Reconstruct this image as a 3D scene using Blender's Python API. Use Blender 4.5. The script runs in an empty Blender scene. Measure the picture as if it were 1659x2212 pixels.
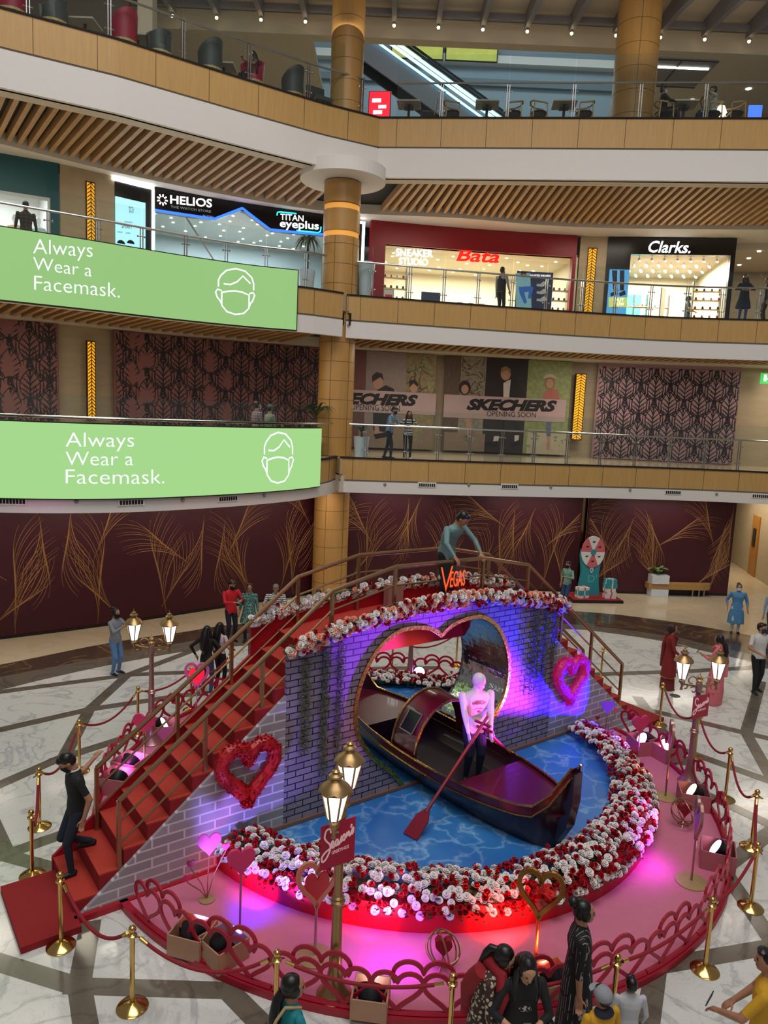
import bpy, bmesh, math, random
import numpy as np
from mathutils import Vector, Matrix
random.seed(7)
sc = bpy.context.scene
col = sc.collection
PI = math.pi
# ------------------------------------------------------------------ camera
FOC, CX, CY, EYE = 1600.0, 829.5, 1106.0, 6.5      # focal length in pixels of the 1659x2212 frame, eye height in metres
_dn = np.array([305.0-CX, 12900.0-CY, FOC]); _up = -_dn/np.linalg.norm(_dn)
_fw = np.array([0, 0, 1.0]); _fy = _fw-_up*(_fw@_up); _fy /= np.linalg.norm(_fy)
CR = np.stack([np.cross(_fy, _up), _fy, _up])       # camera axes (right, down, forward) -> world
cam_d = bpy.data.cameras.new('camera'); cam = bpy.data.objects.new('camera', cam_d); col.objects.link(cam)
cam_d.sensor_fit = 'AUTO'; cam_d.sensor_width = 36.0; cam_d.lens = FOC/2212*36.0
cam_d.clip_end = 300
_m = Matrix.Identity(4)
for i in range(3):
    _m[i][0], _m[i][1], _m[i][2] = CR[i][0], -CR[i][1], -CR[i][2]
_m[2][3] = EYE
cam.matrix_world = _m
sc.camera = cam
# ------------------------------------------------------------------ exposure, world, big lights
sc.view_settings.view_transform = 'Standard'; sc.view_settings.look = 'None'
sc.view_settings.exposure = 0.0; sc.view_settings.gamma = 1.0; sc.view_settings.use_curve_mapping = False
cy = sc.cycles
cy.max_bounces = 5; cy.diffuse_bounces = 2; cy.glossy_bounces = 2; cy.transmission_bounces = 2; cy.transparent_max_bounces = 10
cy.caustics_reflective = False; cy.caustics_refractive = False; cy.sample_clamp_indirect = 3.0
cy.use_denoising = True
world = bpy.data.worlds.new('mall_ambient'); sc.world = world; world.use_nodes = True
world.node_tree.nodes['Background'].inputs[0].default_value = (0.95, 0.93, 0.95, 1)
world.node_tree.nodes['Background'].inputs[1].default_value = 0.17
def aim(o, target):
    d = Vector(target)-o.location
    o.rotation_euler = d.to_track_quat('-Z', 'Y').to_euler()
def area(name, loc, target, sx, sy, power, colr=(1, 1, 1)):
    l = bpy.data.lights.new(name, 'AREA'); l.shape = 'RECTANGLE'; l.size = sx; l.size_y = sy; l.energy = power; l.color = colr
    o = bpy.data.objects.new(name, l); col.objects.link(o); o.location = loc; aim(o, target); return o
def spot(name, loc, target, deg, power, colr, blend=0.5, r=0.06):
    l = bpy.data.lights.new(name, 'SPOT'); l.spot_size = math.radians(deg); l.spot_blend = blend; l.energy = power; l.color = colr
    l.shadow_soft_size = r
    o = bpy.data.objects.new(name, l); col.objects.link(o); o.location = loc; aim(o, target); return o
def point(name, loc, power, colr, r=0.05):
    l = bpy.data.lights.new(name, 'POINT'); l.energy = power; l.color = colr; l.shadow_soft_size = r
    o = bpy.data.objects.new(name, l); col.objects.link(o); o.location = loc; return o
area('atrium_ceiling_light', (2, 4, 33), (2, 12, 0), 20, 14, 5000, (1.0, 0.98, 0.97))
area('opposite_gallery_light', (2, -7, 20), (0, 25, 13), 16, 5, 900, (1.0, 0.93, 0.84))
# ------------------------------------------------------------------ pixel -> place helpers
def ray(px, py):
    return CR @ np.array([(px-CX)/FOC, (py-CY)/FOC, 1.0])
def gp(px, py, z=0.0):
    "the point of the level plane at height z that the photograph shows at this pixel"
    d = ray(px, py); t = (z-EYE)/d[2]
    return Vector((d[0]*t, d[1]*t, z))
def pd(px, py, y, z):
    'the point at plan depth y on the sight line column of a pixel, put at height z'
    d = ray(px, py); return Vector((d[0]/d[1]*y, y, z))
class Wall:
    "a vertical wall standing on a plan polyline; u runs along it, off is towards the viewer"
    def __init__(s, pts, smooth=0):
        P = [np.array(p, float) for p in pts]
        if smooth:
            Q = []
            for i in range(len(P)-1):
                p0 = P[i-1] if i else 2*P[0]-P[1]; p1, p2 = P[i], P[i+1]; p3 = P[i+2] if i+2 < len(P) else 2*P[-1]-P[-2]
                for k in range(smooth):
                    t = k/smooth
                    Q.append(0.5*(2*p1+(p2-p0)*t+(2*p0-5*p1+4*p2-p3)*t*t+(3*p1-p0-3*p2+p3)*t**3))
            Q.append(P[-1]); P = Q
        s.p = np.array(P); d = np.diff(s.p, axis=0); s.l = np.hypot(d[:, 0], d[:, 1]); s.c = np.r_[0, np.cumsum(s.l)]
        t = d/s.l[:, None]
        tv = np.vstack([t[:1], (t[1:]+t[:-1])/2, t[-1:]]) if len(t) > 1 else np.vstack([t, t])
        s.t = tv/np.hypot(tv[:, 0], tv[:, 1])[:, None]
        s.L = s.c[-1]
    def tan(s, u):
        t = np.array([np.interp(u, s.c, s.t[:, 0]), np.interp(u, s.c, s.t[:, 1])]); return t/np.hypot(*t)
    def pt(s, u, z, off=0.0):
        x, y = np.interp(u, s.c, s.p[:, 0]), np.interp(u, s.c, s.p[:, 1])
        if u < 0: x, y = s.p[0]+s.t[0]*u
        if u > s.L: x, y = s.p[-1]+s.t[-1]*(u-s.L)
        t = s.tan(u); return Vector((x+t[1]*off, y-t[0]*off, z))
    def at(s, px, py):
        "u and z where the sight line of a pixel meets the wall"
        d = ray(px, py)
        for i in range(len(s.l)):
            a, b = s.p[i], s.p[i+1]
            e = b-a; det = d[0]*(-e[1])+e[0]*d[1]
            if abs(det) < 1e-9: continue
            t = (a[0]*(-e[1])+e[0]*a[1])/det; k = (d[0]*a[1]-d[1]*a[0])/det
            lo = -9 if i == 0 else -1e-6; hi = 9 if i == len(s.l)-1 else 1+1e-6
            if t > 0 and lo <= k <= hi: return s.c[i]+k*s.l[i], EYE+d[2]*t
        return None
    def sub(s, u0, u1, step=0.4):
        n = max(1, int(abs(u1-u0)/step)); return [u0+(u1-u0)*i/n for i in range(n+1)]
    def ang(s, u):
        t = s.tan(u); return math.atan2(t[1], t[0])
def wall_ribbon(mb, W, pts, w, off, th=0.008):
    "tapered line drawn on a wall through (u,z) points"
    P = [np.array(p, float) for p in pts]; n = len(P); ww = w if isinstance(w, (list, tuple)) else [w]*n; vs = []
    for i in range(n):
        a, b = P[max(i-1, 0)], P[min(i+1, n-1)]; t = (b-a)/(np.hypot(*(b-a))+1e-9); q = np.array([-t[1], t[0]])*ww[i]/2
        vs += [W.pt(*(P[i]+q), off), W.pt(*(P[i]-q), off), W.pt(*P[i], off+th)]
    fs = []
    for i in range(n-1):
        a, b = 3*i, 3*i+3; fs += [(a, a+2, b+2, b), (a+2, a+1, b+1, b+2)]
    mb.add(vs, fs)
def wallprofile(mb, W, u0, u1, lo, hi, off0, off1, step=0.25):
    "curved board whose lower and upper edges are functions of u"
    us_ = W.sub(u0, u1, step); vs = []; fs = []
    for u in us_: vs += [W.pt(u, lo(u), off0), W.pt(u, hi(u), off0), W.pt(u, hi(u), off1), W.pt(u, lo(u), off1)]
    for i in range(len(us_)-1):
        a, b = 4*i, 4*i+4; fs += [(a+j, a+(j+1) % 4, b+(j+1) % 4, b+j) for j in range(4)]
    n = len(vs); mb.add(vs, fs+[(3, 2, 1, 0), (n-4, n-3, n-2, n-1)])
# ------------------------------------------------------------------ materials
def lin(h):
    h = h.lstrip('#'); c = [int(h[i:i+2], 16)/255 for i in (0, 2, 4)]
    return tuple(x/12.92 if x <= 0.04045 else ((x+0.055)/1.055)**2.4 for x in c)
MC = {}
def nd(nt, t, **k):
    n = nt.nodes.new(t)
    for a, b in k.items(): setattr(n, a, b)
    return n
def math_n(nt, op, a, b=None):
    n = nd(nt, 'ShaderNodeMath', operation=op)
    for i, v in enumerate((a, b)):
        if v is None: continue
        if isinstance(v, (int, float)): n.inputs[i].default_value = v
        else: nt.links.new(v, n.inputs[i])
    return n.outputs[0]
def mixc(nt, f, a, b):
    n = nd(nt, 'ShaderNodeMix', data_type='RGBA')
    for s_, v in (('Factor', f), ('A', a), ('B', b)):
        i = [x for x in n.inputs if x.name == s_ and (x.type == 'RGBA' if s_ != 'Factor' else x.type == 'VALUE')][0]
        if isinstance(v, (int, float)): i.default_value = v
        elif isinstance(v, tuple): i.default_value = (*v[:3], 1)
        else: nt.links.new(v, i)
    return [x for x in n.outputs if x.type == 'RGBA'][0]
def mat(name, hexc, rough=0.5, metal=0.0, emit=0.0, var=0.12, scale=14.0, coat=0.0, bump=0.0, stretch=(1, 1, 1), body=None):
    if name in MC: return MC[name]
    m = bpy.data.materials.new(name); m.use_nodes = True; nt = m.node_tree; b = nt.nodes['Principled BSDF']
    c = lin(hexc) if isinstance(hexc, str) else hexc
    b.inputs['Roughness'].default_value = rough; b.inputs['Metallic'].default_value = metal
    if coat: b.inputs['Coat Weight'].default_value = coat
    tc = nd(nt, 'ShaderNodeTexCoord'); mp = nd(nt, 'ShaderNodeMapping'); mp.inputs['Scale'].default_value = stretch
    nt.links.new(tc.outputs['Object'], mp.inputs[0])
    no = nd(nt, 'ShaderNodeTexNoise'); no.inputs['Scale'].default_value = scale; no.inputs['Detail'].default_value = 3
    nt.links.new(mp.outputs[0], no.inputs['Vector'])
    c0 = lin(body) if body else c; lo = tuple(x*(1-var) for x in c0); hi = tuple(min(1, x*(1+var)) for x in c0)
    o = mixc(nt, no.outputs[0], lo, hi)
    nt.links.new(o, b.inputs['Base Color'])
    if emit:
        b.inputs['Emission Color'].default_value = (*c, 1); b.inputs['Emission Strength'].default_value = emit
    if bump:
        bp = nd(nt, 'ShaderNodeBump'); bp.inputs['Strength'].default_value = bump; bp.inputs['Distance'].default_value = 0.02
        nt.links.new(no.outputs[0], bp.inputs['Height']); nt.links.new(bp.outputs[0], b.inputs['Normal'])
    MC[name] = m; return m
def glass_mat(name, tint=(0.93, 0.97, 0.96), refl=0.035):
    if name in MC: return MC[name]
    m = bpy.data.materials.new(name); m.use_nodes = True; nt = m.node_tree; nt.nodes.remove(nt.nodes['Principled BSDF'])
    tr = nd(nt, 'ShaderNodeBsdfTransparent'); tr.inputs[0].default_value = (*tint, 1)
    gl = nd(nt, 'ShaderNodeBsdfGlossy'); gl.inputs['Roughness'].default_value = 0.03
    mx = nd(nt, 'ShaderNodeMixShader'); mx.inputs[0].default_value = refl
    nt.links.new(tr.outputs[0], mx.inputs[1]); nt.links.new(gl.outputs[0], mx.inputs[2])
    nt.links.new(mx.outputs[0], nt.nodes['Material Output'].inputs[0]); MC[name] = m; return m
def marble(name, base, vein, scale=0.9, amount=0.55, rough=0.16, patch=0.25):
    m = bpy.data.materials.new(name); m.use_nodes = True; nt = m.node_tree; b = nt.nodes['Principled BSDF']
    tc = nd(nt, 'ShaderNodeTexCoord')
    n1 = nd(nt, 'ShaderNodeTexNoise'); n1.inputs['Scale'].default_value = scale; n1.inputs['Detail'].default_value = 8; n1.inputs['Distortion'].default_value = 1.6
    nt.links.new(tc.outputs['Object'], n1.inputs['Vector'])
    v = math_n(nt, 'ABSOLUTE', math_n(nt, 'SUBTRACT', n1.outputs[0], 0.5))
    v = math_n(nt, 'MULTIPLY', v, 26.0); v = math_n(nt, 'SUBTRACT', 1.0, v); v = math_n(nt, 'MAXIMUM', v, 0.0)
    n2 = nd(nt, 'ShaderNodeTexNoise'); n2.inputs['Scale'].default_value = scale*2.6; n2.inputs['Detail'].default_value = 6; n2.inputs['Distortion'].default_value = 2.5
    nt.links.new(tc.outputs['Object'], n2.inputs['Vector'])
    w = math_n(nt, 'ABSOLUTE', math_n(nt, 'SUBTRACT', n2.outputs[0], 0.52))
    w = math_n(nt, 'MULTIPLY', w, 40.0); w = math_n(nt, 'SUBTRACT', 0.6, w); w = math_n(nt, 'MAXIMUM', w, 0.0)
    f = math_n(nt, 'MULTIPLY', math_n(nt, 'ADD', v, w), amount)
    n3 = nd(nt, 'ShaderNodeTexNoise'); n3.inputs['Scale'].default_value = scale*0.7; nt.links.new(tc.outputs['Object'], n3.inputs['Vector'])
    basec = mixc(nt, math_n(nt, 'MULTIPLY', n3.outputs[0], patch*2), lin(base), tuple(x*0.75 for x in lin(base)))
    nt.links.new(mixc(nt, f, basec, lin(vein)), b.inputs['Base Color'])
    b.inputs['Roughness'].default_value = rough
    MC[name] = m; return m
# ------------------------------------------------------------------ mesh builder
class MB:
    def __init__(s): s.v = []; s.f = []; s.m = []; s.mi = 0
    def add(s, vs, fs):
        n = len(s.v); s.v += [tuple(v) for v in vs]; s.f += [tuple(i+n for i in f) for f in fs]; s.m += [s.mi]*len(fs); return s
    def box(s, c, size, rz=0.0, M=None):
        hx, hy, hz = (x/2 for x in size); R = M or Matrix.Rotation(rz, 3, 'Z'); c = Vector(c)
        vs = [c+R@Vector((x, y, z)) for x in (-hx, hx) for y in (-hy, hy) for z in (-hz, hz)]
        return s.add(vs, [(0, 1, 3, 2), (4, 6, 7, 5), (0, 4, 5, 1), (2, 3, 7, 6), (0, 2, 6, 4), (1, 5, 7, 3)])
    def prism(s, poly, z0, z1):
        n = len(poly); a = sum(poly[i][0]*poly[(i+1) % n][1]-poly[(i+1) % n][0]*poly[i][1] for i in range(n))
        if a < 0: poly = poly[::-1]
        vs = [(p[0], p[1], z0) for p in poly]+[(p[0], p[1], z1) for p in poly]
        return s.add(vs, [tuple(range(n))[::-1], tuple(range(n, 2*n))]+[(i, (i+1) % n, n+(i+1) % n, n+i) for i in range(n)])
    def slabp(s, poly, O, U, V, W):
        "flat polygon given in (u,v) on plane O+uU+vV, thickened along vector W"
        O, U, V, W = Vector(O), Vector(U), Vector(V), Vector(W); n = len(poly)
        a = sum(poly[i][0]*poly[(i+1) % n][1]-poly[(i+1) % n][0]*poly[i][1] for i in range(n))
        if (a < 0) == (U.cross(V).dot(W) > 0): poly = poly[::-1]
        P = [O+U*p[0]+V*p[1] for p in poly]
        return s.add(P+[p+W for p in P], [tuple(range(n))[::-1], tuple(range(n, 2*n))]+[(i, (i+1) % n, n+(i+1) % n, n+i) for i in range(n)])
    def band(s, path, width, O, U, V, W, closed=True):
        "flat strip of given width along a 2-D path, thickened along W (heart outlines, scrolls)"
        O, U, V, W = Vector(O), Vector(U), Vector(V), Vector(W); P = [np.array(p, float) for p in path]; n = len(P); L = []; R = []
        for i in range(n):
            a = P[i-1] if (closed or i) else P[i]; b = P[(i+1) % n] if (closed or i < n-1) else P[i]
            t = b-a; t = t/(np.hypot(*t)+1e-9); nn = np.array([-t[1], t[0]])*width/2
            L.append(P[i]+nn); R.append(P[i]-nn)
        vs = []
        for w in (0, 1):
            for q in (L, R): vs += [O+U*p[0]+V*p[1]+W*w for p in q]
        fs = []; m = n if closed else n-1
        for i in range(m):
            j = (i+1) % n
            fs += [(i, j, n+j, n+i), (2*n+i, 3*n+i, 3*n+j, 2*n+j), (i, 2*n+i, 2*n+j, j), (n+i, n+j, 3*n+j, 3*n+i)]
        if not closed: fs += [(0, n, 3*n, 2*n), (n-1, 3*n-1, 4*n-1, 2*n-1)]
        return s.add(vs, fs)
    def tube(s, pts, r, n=8, closed=False):
        P = [Vector(p) for p in pts]; k = len(P); rr = r if isinstance(r, (list, tuple)) else [r]*k
        vs = []; up = None
        for i in range(k):
            a = P[i-1] if (closed or i) else P[i]; b = P[(i+1) % k] if (closed or i < k-1) else P[i]
            t = (b-a); t = t.normalized() if t.length > 1e-9 else Vector((0, 0, 1))
            if up is None: up = Vector((0, 0, 1)) if abs(t.z) < 0.9 else Vector((1, 0, 0))
            x = up.cross(t)
            if x.length < 1e-5: x = Vector((0, 1, 0)).cross(t)
            x.normalize(); y = t.cross(x); up = y
            for j in range(n):
                an = 2*PI*j/n; vs.append(P[i]+(x*math.cos(an)+y*math.sin(an))*rr[i])
        fs = []
        for i in range(k if closed else k-1):
            i2 = (i+1) % k
            fs += [(i*n+j, i*n+(j+1) % n, i2*n+(j+1) % n, i2*n+j) for j in range(n)]
        if not closed: fs += [tuple(range(n))[::-1], tuple((k-1)*n+j for j in range(n))]
        return s.add(vs, fs)
    def lathe(s, prof, c=(0, 0, 0), n=20, M=None, loop=False):
        c = Vector(c); vs = []; k = len(prof)
        for r, z in prof:
            for j in range(n):
                an = 2*PI*j/n; q = Vector((max(r, 1e-4)*math.cos(an), max(r, 1e-4)*math.sin(an), z)); vs.append(c+(M@q if M else q))
        fs = [(i*n+j, i*n+(j+1) % n, (i+1)*n+(j+1) % n, (i+1)*n+j) for i in range(k-1) for j in range(n)]
        fs += [((k-1)*n+j, (k-1)*n+(j+1) % n, (j+1) % n, j) for j in range(n)] if loop else [tuple(range(n))[::-1], tuple((k-1)*n+j for j in range(n))]
        return s.add(vs, fs)
    def ball(s, c, r, n=12, M=None):
        r = r if isinstance(r, (list, tuple)) else (r, r, r); c = Vector(c); vs = []; k = n//2
        for i in range(k+1):
            a = -PI/2+PI*i/k
            for j in range(n):
                b = 2*PI*j/n; q = Vector((r[0]*math.cos(a)*math.cos(b), r[1]*math.cos(a)*math.sin(b), r[2]*math.sin(a))); vs.append(c+(M@q if M else q))
        fs = [(i*n+j, i*n+(j+1) % n, (i+1)*n+(j+1) % n, (i+1)*n+j) for i in range(k) for j in range(n)]
        return s.add(vs, fs)
    def wallstrip(s, W, u0, u1, z0, z1, off0, off1, step=0.35):
        "solid curved board on a wall between two offsets"
        us = W.sub(u0, u1, step); n = len(us); vs = []
        for u in us: vs += [W.pt(u, z0, off0), W.pt(u, z1, off0), W.pt(u, z1, off1), W.pt(u, z0, off1)]
        fs = []
        for i in range(n-1):
            a, b = 4*i, 4*(i+1)
            fs += [(a+j, a+(j+1) % 4, b+(j+1) % 4, b+j) for j in range(4)]
        fs += [(3, 2, 1, 0), (4*n-4, 4*n-3, 4*n-2, 4*n-1)]
        return s.add(vs, fs)
    def wallpoly(s, W, pts, off, th=0.0):
        "polygon given in (u,z) on a wall (small enough to count as flat), with thickness"
        n = len(pts); A = [W.pt(u, z, off) for u, z in pts]
        if th <= 0: return s.add(A, [tuple(range(n))])
        B = [W.pt(u, z, off+th) for u, z in pts]
        return s.add(A+B, [tuple(range(n))[::-1], tuple(range(n, 2*n))]+[(i, (i+1) % n, n+(i+1) % n, n+i) for i in range(n)])
    def build(s, name, mats, parent=None, smooth=False, loc=None, rz=0.0, fix=True):
        me = bpy.data.meshes.new(name); me.from_pydata(s.v, [], s.f)
        for m in (mats if isinstance(mats, (list, tuple)) else [mats]): me.materials.append(m)
        if any(s.m): me.polygons.foreach_set('material_index', s.m)
        if smooth: me.polygons.foreach_set('use_smooth', [True]*len(s.f))
        if fix:
            bm = bmesh.new(); bm.from_mesh(me); bmesh.ops.recalc_face_normals(bm, faces=bm.faces); bm.to_mesh(me); bm.free()
        if smooth: me.set_sharp_from_angle(angle=math.radians(42))
        o = bpy.data.objects.new(name, me); col.objects.link(o)
        if parent: o.parent = parent
        if loc is not None: o.location = loc
        if rz: o.rotation_euler.z = rz
        return o
def tag(o, label, cat, group=None, kind=None):
    o['label'] = label; o['category'] = cat
    if group: o['group'] = group
    if kind: o['kind'] = kind
    return o
def thing(name, label, cat, loc=(0, 0, 0), rz=0.0, group=None):
    o = bpy.data.objects.new(name, None); col.objects.link(o); o.location = loc; o.rotation_euler.z = rz; o.empty_display_size = 0.1
    return tag(o, label, cat, group)
def struct(o): o['kind'] = 'structure'; return o
def dup(root, loc, rz, label=None, group=None):
    r = root.copy(); col.objects.link(r); r.location = loc; r.rotation_euler = (0, 0, rz)
    if label: r['label'] = label
    if group: r['group'] = group
    def kids(a, b):
        for ch in list(a.children):
            c = ch.copy(); col.objects.link(c); c.parent = b; kids(ch, c)
    kids(root, r); return r
def text_mesh(txt, shear=0.0, bold=0.0, extrude=0.0, spacing=1.0):
    "lettering as a mesh, bounds normalised to the unit square"
    cu = bpy.data.curves.new('lettering', 'FONT'); cu.body = txt; cu.shear = shear; cu.offset = bold; cu.extrude = 0.0; cu.space_character = spacing
    cu.resolution_u = 3
    o = bpy.data.objects.new('lettering', cu); col.objects.link(o)
    dg = bpy.context.evaluated_depsgraph_get(); dg.update()
    me = bpy.data.meshes.new_from_object(o.evaluated_get(dg)); bpy.data.objects.remove(o); bpy.data.curves.remove(cu)
    v = np.array([x.co[:2] for x in me.vertices]); lo, hi = v.min(0), v.max(0); v = (v-lo)/(hi-lo)
    fs = [tuple(p.vertices) for p in me.polygons]; bpy.data.meshes.remove(me); return v, fs
def heart(w, h, n=40, notch=0.17):
    "closed heart outline, width w, height h, point at the origin"
    P = []
    for i in range(n):
        t = 2*PI*i/n
        x = 16*math.sin(t)**3/16.0; y = (13*math.cos(t)-5*math.cos(2*t)-2*math.cos(3*t)-math.cos(4*t)+17)/29.0
        P.append((x*w/2, y*h))
    return P
def letters_on_wall(mb, W, txt, box, off, th=0.03, dy=0, **k):
    "fits lettering on a wall so that it fills the picture box (x0,y0,x1,y1)"
    v, fs = text_mesh(txt, **k); (x0, y0, x1, y1) = box
    c = [W.at(x0, y0), W.at(x1, y0+dy), W.at(x1, y1+dy), W.at(x0, y1)]
    (a, b, cc, d) = c
    def q(u, w):
        U = (a[0]*(1-u)+b[0]*u)*w+(d[0]*(1-u)+cc[0]*u)*(1-w); Z = (a[1]*(1-u)+b[1]*u)*w+(d[1]*(1-u)+cc[1]*u)*(1-w); return U, Z
    flat_letters(mb, v, fs, lambda u, w, o: W.pt(*q(u, w), off+o), th)
def flat_letters(mb, v, fs, fn, th):
    n = len(v); A = [fn(p[0], p[1], th) for p in v]
    if th <= 0: mb.add(A, fs); return
    B = [fn(p[0], p[1], 0) for p in v]; E = {}
    for f in fs:
        for i in range(len(f)):
            e = (f[i], f[(i+1) % len(f)]); E[e] = 1
    side = [(a, b) for (a, b) in E if (b, a) not in E]
    mb.add(A+B, fs+[(a, a+n, b+n, b) for a, b in side])
# ================================================================== MATERIALS
wood_f = mat('oak_panel', '#c39a5c', 0.42, var=0.16, scale=3.0, stretch=(6, 6, 0.5))
wood_c = mat('oak_column', '#b98c4e', 0.4, var=0.16, scale=3.0, stretch=(6, 6, 0.5))
wood_s = mat('oak_slat', '#b99468', 0.5, var=0.2, scale=4.0)
joint = mat('panel_joint', '#5f4526', 0.7)
white_p = mat('white_plaster', '#e6e1da', 0.6, var=0.03)
cream_p = mat('cream_plaster', '#d8cdbb', 0.6, var=0.04)
grey_p = mat('grey_plaster', '#8d8a86', 0.6, var=0.05)
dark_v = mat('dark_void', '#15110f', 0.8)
stone = mat('beige_stone', '#b3a184', 0.45, var=0.14, scale=1.6, stretch=(1, 1, 5))
steel = mat('brushed_steel', '#b9b9b6', 0.25, 1.0)
glassm = glass_mat('balustrade_glass')
shopglass = glass_mat('shop_glass', (0.97, 0.98, 0.98), 0.05)
gold = mat('polished_brass', '#d9b36a', 0.16, 1.0)
bronze = mat('bronze_rail', '#a58462', 0.34, 0.85)
white_l = mat('white_light', '#ffffff', 0.5, emit=6.0)
m_white = marble('white_marble', '#dcdcd6', '#8f9094', 0.9, 0.5, 0.13)
m_beige = marble('beige_marble', '#cdbb9c', '#ab9470', 0.5, 0.25, 0.12, 0.3)
m_grey = marble('grey_marble', '#6d6559', '#4a4239', 0.9, 0.5, 0.14)
m_dark = marble('brown_marble', '#4a3a30', '#8a6f50', 0.6, 0.5, 0.12)
# ================================================================== GROUND FLOOR
def floor_poly(name, pts, z0, z1, m):
    W = Wall(pts, 6); P = [tuple(p) for p in W.p]; P += [(P[-1][0], 1.5), (P[0][0], 1.5)]
    return struct(MB().prism(P, z0, z1).build(name, m))
struct(MB().box((0, 22, -0.15), (70, 46, 0.3)).build('floor', m_beige))
floor_poly('trim_1', [(-16.5, 10), (-12.5, 14), (-9.15, 17.27), (-7.29, 19.21), (-5.54, 20.53), (-4.39, 21.4), (0, 23.6), (3, 24.6), (6.84, 24.75), (9.03, 24.26), (11.09, 23.2), (13.5, 21.3), (16, 18), (17.5, 14)], -0.1, 0.004, m_dark)
floor_poly('trim_2', [(-15.5, 9), (-12, 13.3), (-8.74, 16.47), (-6.8, 18.21), (-5.28, 19.58), (-3.95, 20.54), (0, 22.3), (3, 23.0), (6.4, 23.08), (8.92, 22.27), (9.9, 21.5), (11.6, 20.0), (13.5, 17.5), (15, 14)], -0.1, 0.008, m_grey)
floor_poly('trim_3', [(-14, 8), (-11.2, 12.5), (-9.6, 14.4), (-8.33, 15.69), (-7.68, 16.45), (-6.48, 17.66), (-4.87, 18.95), (-3.62, 19.53), (0, 21.3), (3, 22.2), (5.73, 22.5), (6.93, 22.36), (8.7, 21.6), (9.38, 20.95), (10.77, 19.74), (12.5, 17.5), (14, 14)], -0.1, 0.012, m_white)
# dark inlay strips that cross the white marble
strips = [((-8.6, 15.4), (-6.07, 16.86)), ((-6.07, 16.92), (-3.2, 17.66)), ((-3.2, 17.66), (1.5, 18.4)), ((-4.87, 18.96), (-5.94, 16.93)), ((-5.94, 16.93), (-6.02, 14.87)),
          ((-6.02, 14.87), (-5.6, 12.6)), ((-8.8, 12.4), (-6.02, 14.87)), ((-6.02, 14.87), (-4.29, 15.87)), ((-4.29, 15.87), (0.5, 17.6)), ((-6.9, 10.5), (-5.71, 12.63)), ((-5.71, 12.63), (-3.4, 15.2)),
          ((-4.9, 7.95), (-3.2, 7.45)), ((-3.2, 7.45), (-1.5, 7.48)), ((-1.5, 7.48), (-0.6, 6.6)), ((-3.42, 8.4), (-3.16, 7.46)), ((-3.16, 7.46), (-2.75, 6.7)), ((-5.3, 9.65), (-4.0, 10.9)), ((-6.3, 11.2), (-5.15, 9.75)),
          ((-5.15, 9.75), (-3.7, 9.3)), ((3.55, 8.15), (5.3, 8.62)), ((3.6, 8.3), (2.9, 6.8)), ((5.25, 10.1), (5.2, 8.6)), ((5.25, 10.2), (6.9, 11.6)), ((4.6, 17.2), (7.97, 15.15)), ((7.97, 15.15), (9.4, 14.3)),
          ((9.9, 18.4), (7.97, 15.15)), ((7.97, 15.15), (7.4, 12.8)), ((6.25, 16.9), (6.05, 13.6)), ((5.9, 14.5), (7.9, 12.5)), ((5.8, 12.6), (6.9, 11.1)), ((5.0, 18.3), (8.4, 19.05)), ((8.4, 19.05), (11.5, 19.9))]
mb = MB()
for k, (a, b) in enumerate(strips):
    a, b = Vector(a), Vector(b); t = (b-a).normalized(); n = Vector((-t.y, t.x))*0.125; a -= t*0.1; b += t*0.1
    mb.prism([tuple(a+n), tuple(a-n), tuple(b-n), tuple(b+n)], 0.0, 0.0125+0.00015*k)
struct(mb.build('trim_4', m_grey))
# ================================================================== PLANS OF THE GALLERIES (traced from the photograph's geometry)
G_L = Wall([(-15, 16.2), (-12.6, 17.5), (-10.13, 19.16), (-7.9, 20.77), (-5.34, 22.97), (-2.62, 25.32), (-1.9, 26.0)], 6)      # ground hoarding, left
G_R = Wall([(-1.4, 26.5), (1.5, 27.0), (4.2, 27.4), (7.36, 27.65), (10.2, 27.85), (13.45, 28.15)], 4)                          # ground hoarding, right
E1L = Wall([(-14, 17.2), (-11.2, 16.6), (-8.69, 16.6), (-6.81, 17.13), (-5.4, 18.02), (-3.75, 19.6), (-2.5, 21.3), (-1.83, 22.9), (-1.62, 24.3)], 6)
E1R = Wall([(-1.5, 23.85), (-1.1, 23.9), (2.6, 24.5), (6.7, 25.45), (10.2, 26.05), (13.6, 26.05), (18, 25.3), (22, 23)], 6)
E2L = Wall([(-15.5, 15.6), (-12.6, 17.3), (-9.95, 19.15), (-8.1, 20.4), (-6.0, 21.95), (-4.3, 22.9), (-2.9, 23.4), (-2.0, 24.0), (-1.6, 24.3)], 6)
E2R = Wall([(-1.5, 24.6), (-1.1, 24.67), (2.33, 25.45), (6.38, 26.19), (9.66, 26.43), (12.83, 26.06), (17, 25.1), (21, 23)], 6)
E3L = Wall([(-20, 13.2), (-13, 17.4), (-9.83, 19.35), (-7.48, 20.65), (-4.88, 22.5), (-2.39, 24.2), (-0.7, 25.1)])
E3R = Wall([(-0.7, 25.1), (5.5, 24.43), (11.1, 23.83), (20, 22.9)])
BW = Wall([(-18, 20.4), (-14, 22.9), (-12.31, 24.02), (-10.8, 24.81), (-9.47, 25.9), (-8.47, 26.78), (-6.05, 28.22), (-2.91, 29.48), (-1.03, 30.06), (2.64, 30.72), (7.3, 31.09), (8.44, 31.03), (13.28, 30.34), (18, 29.4), (24, 27.5)], 4)
Z1, Z2, Z3 = 4.95, 10.15, 15.75
def slab(name, fronts, back, z0, z1, m, inset=0.06):
    P = []
    for W in fronts: P += [tuple(W.pt(u, 0, -inset))[:2] for u in W.c]
    Q = [tuple(back.pt(u, 0, -6.5))[:2] for u in back.c][::-1]
    return struct(MB().prism(P+Q, z0, z1).build(name, m))
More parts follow.
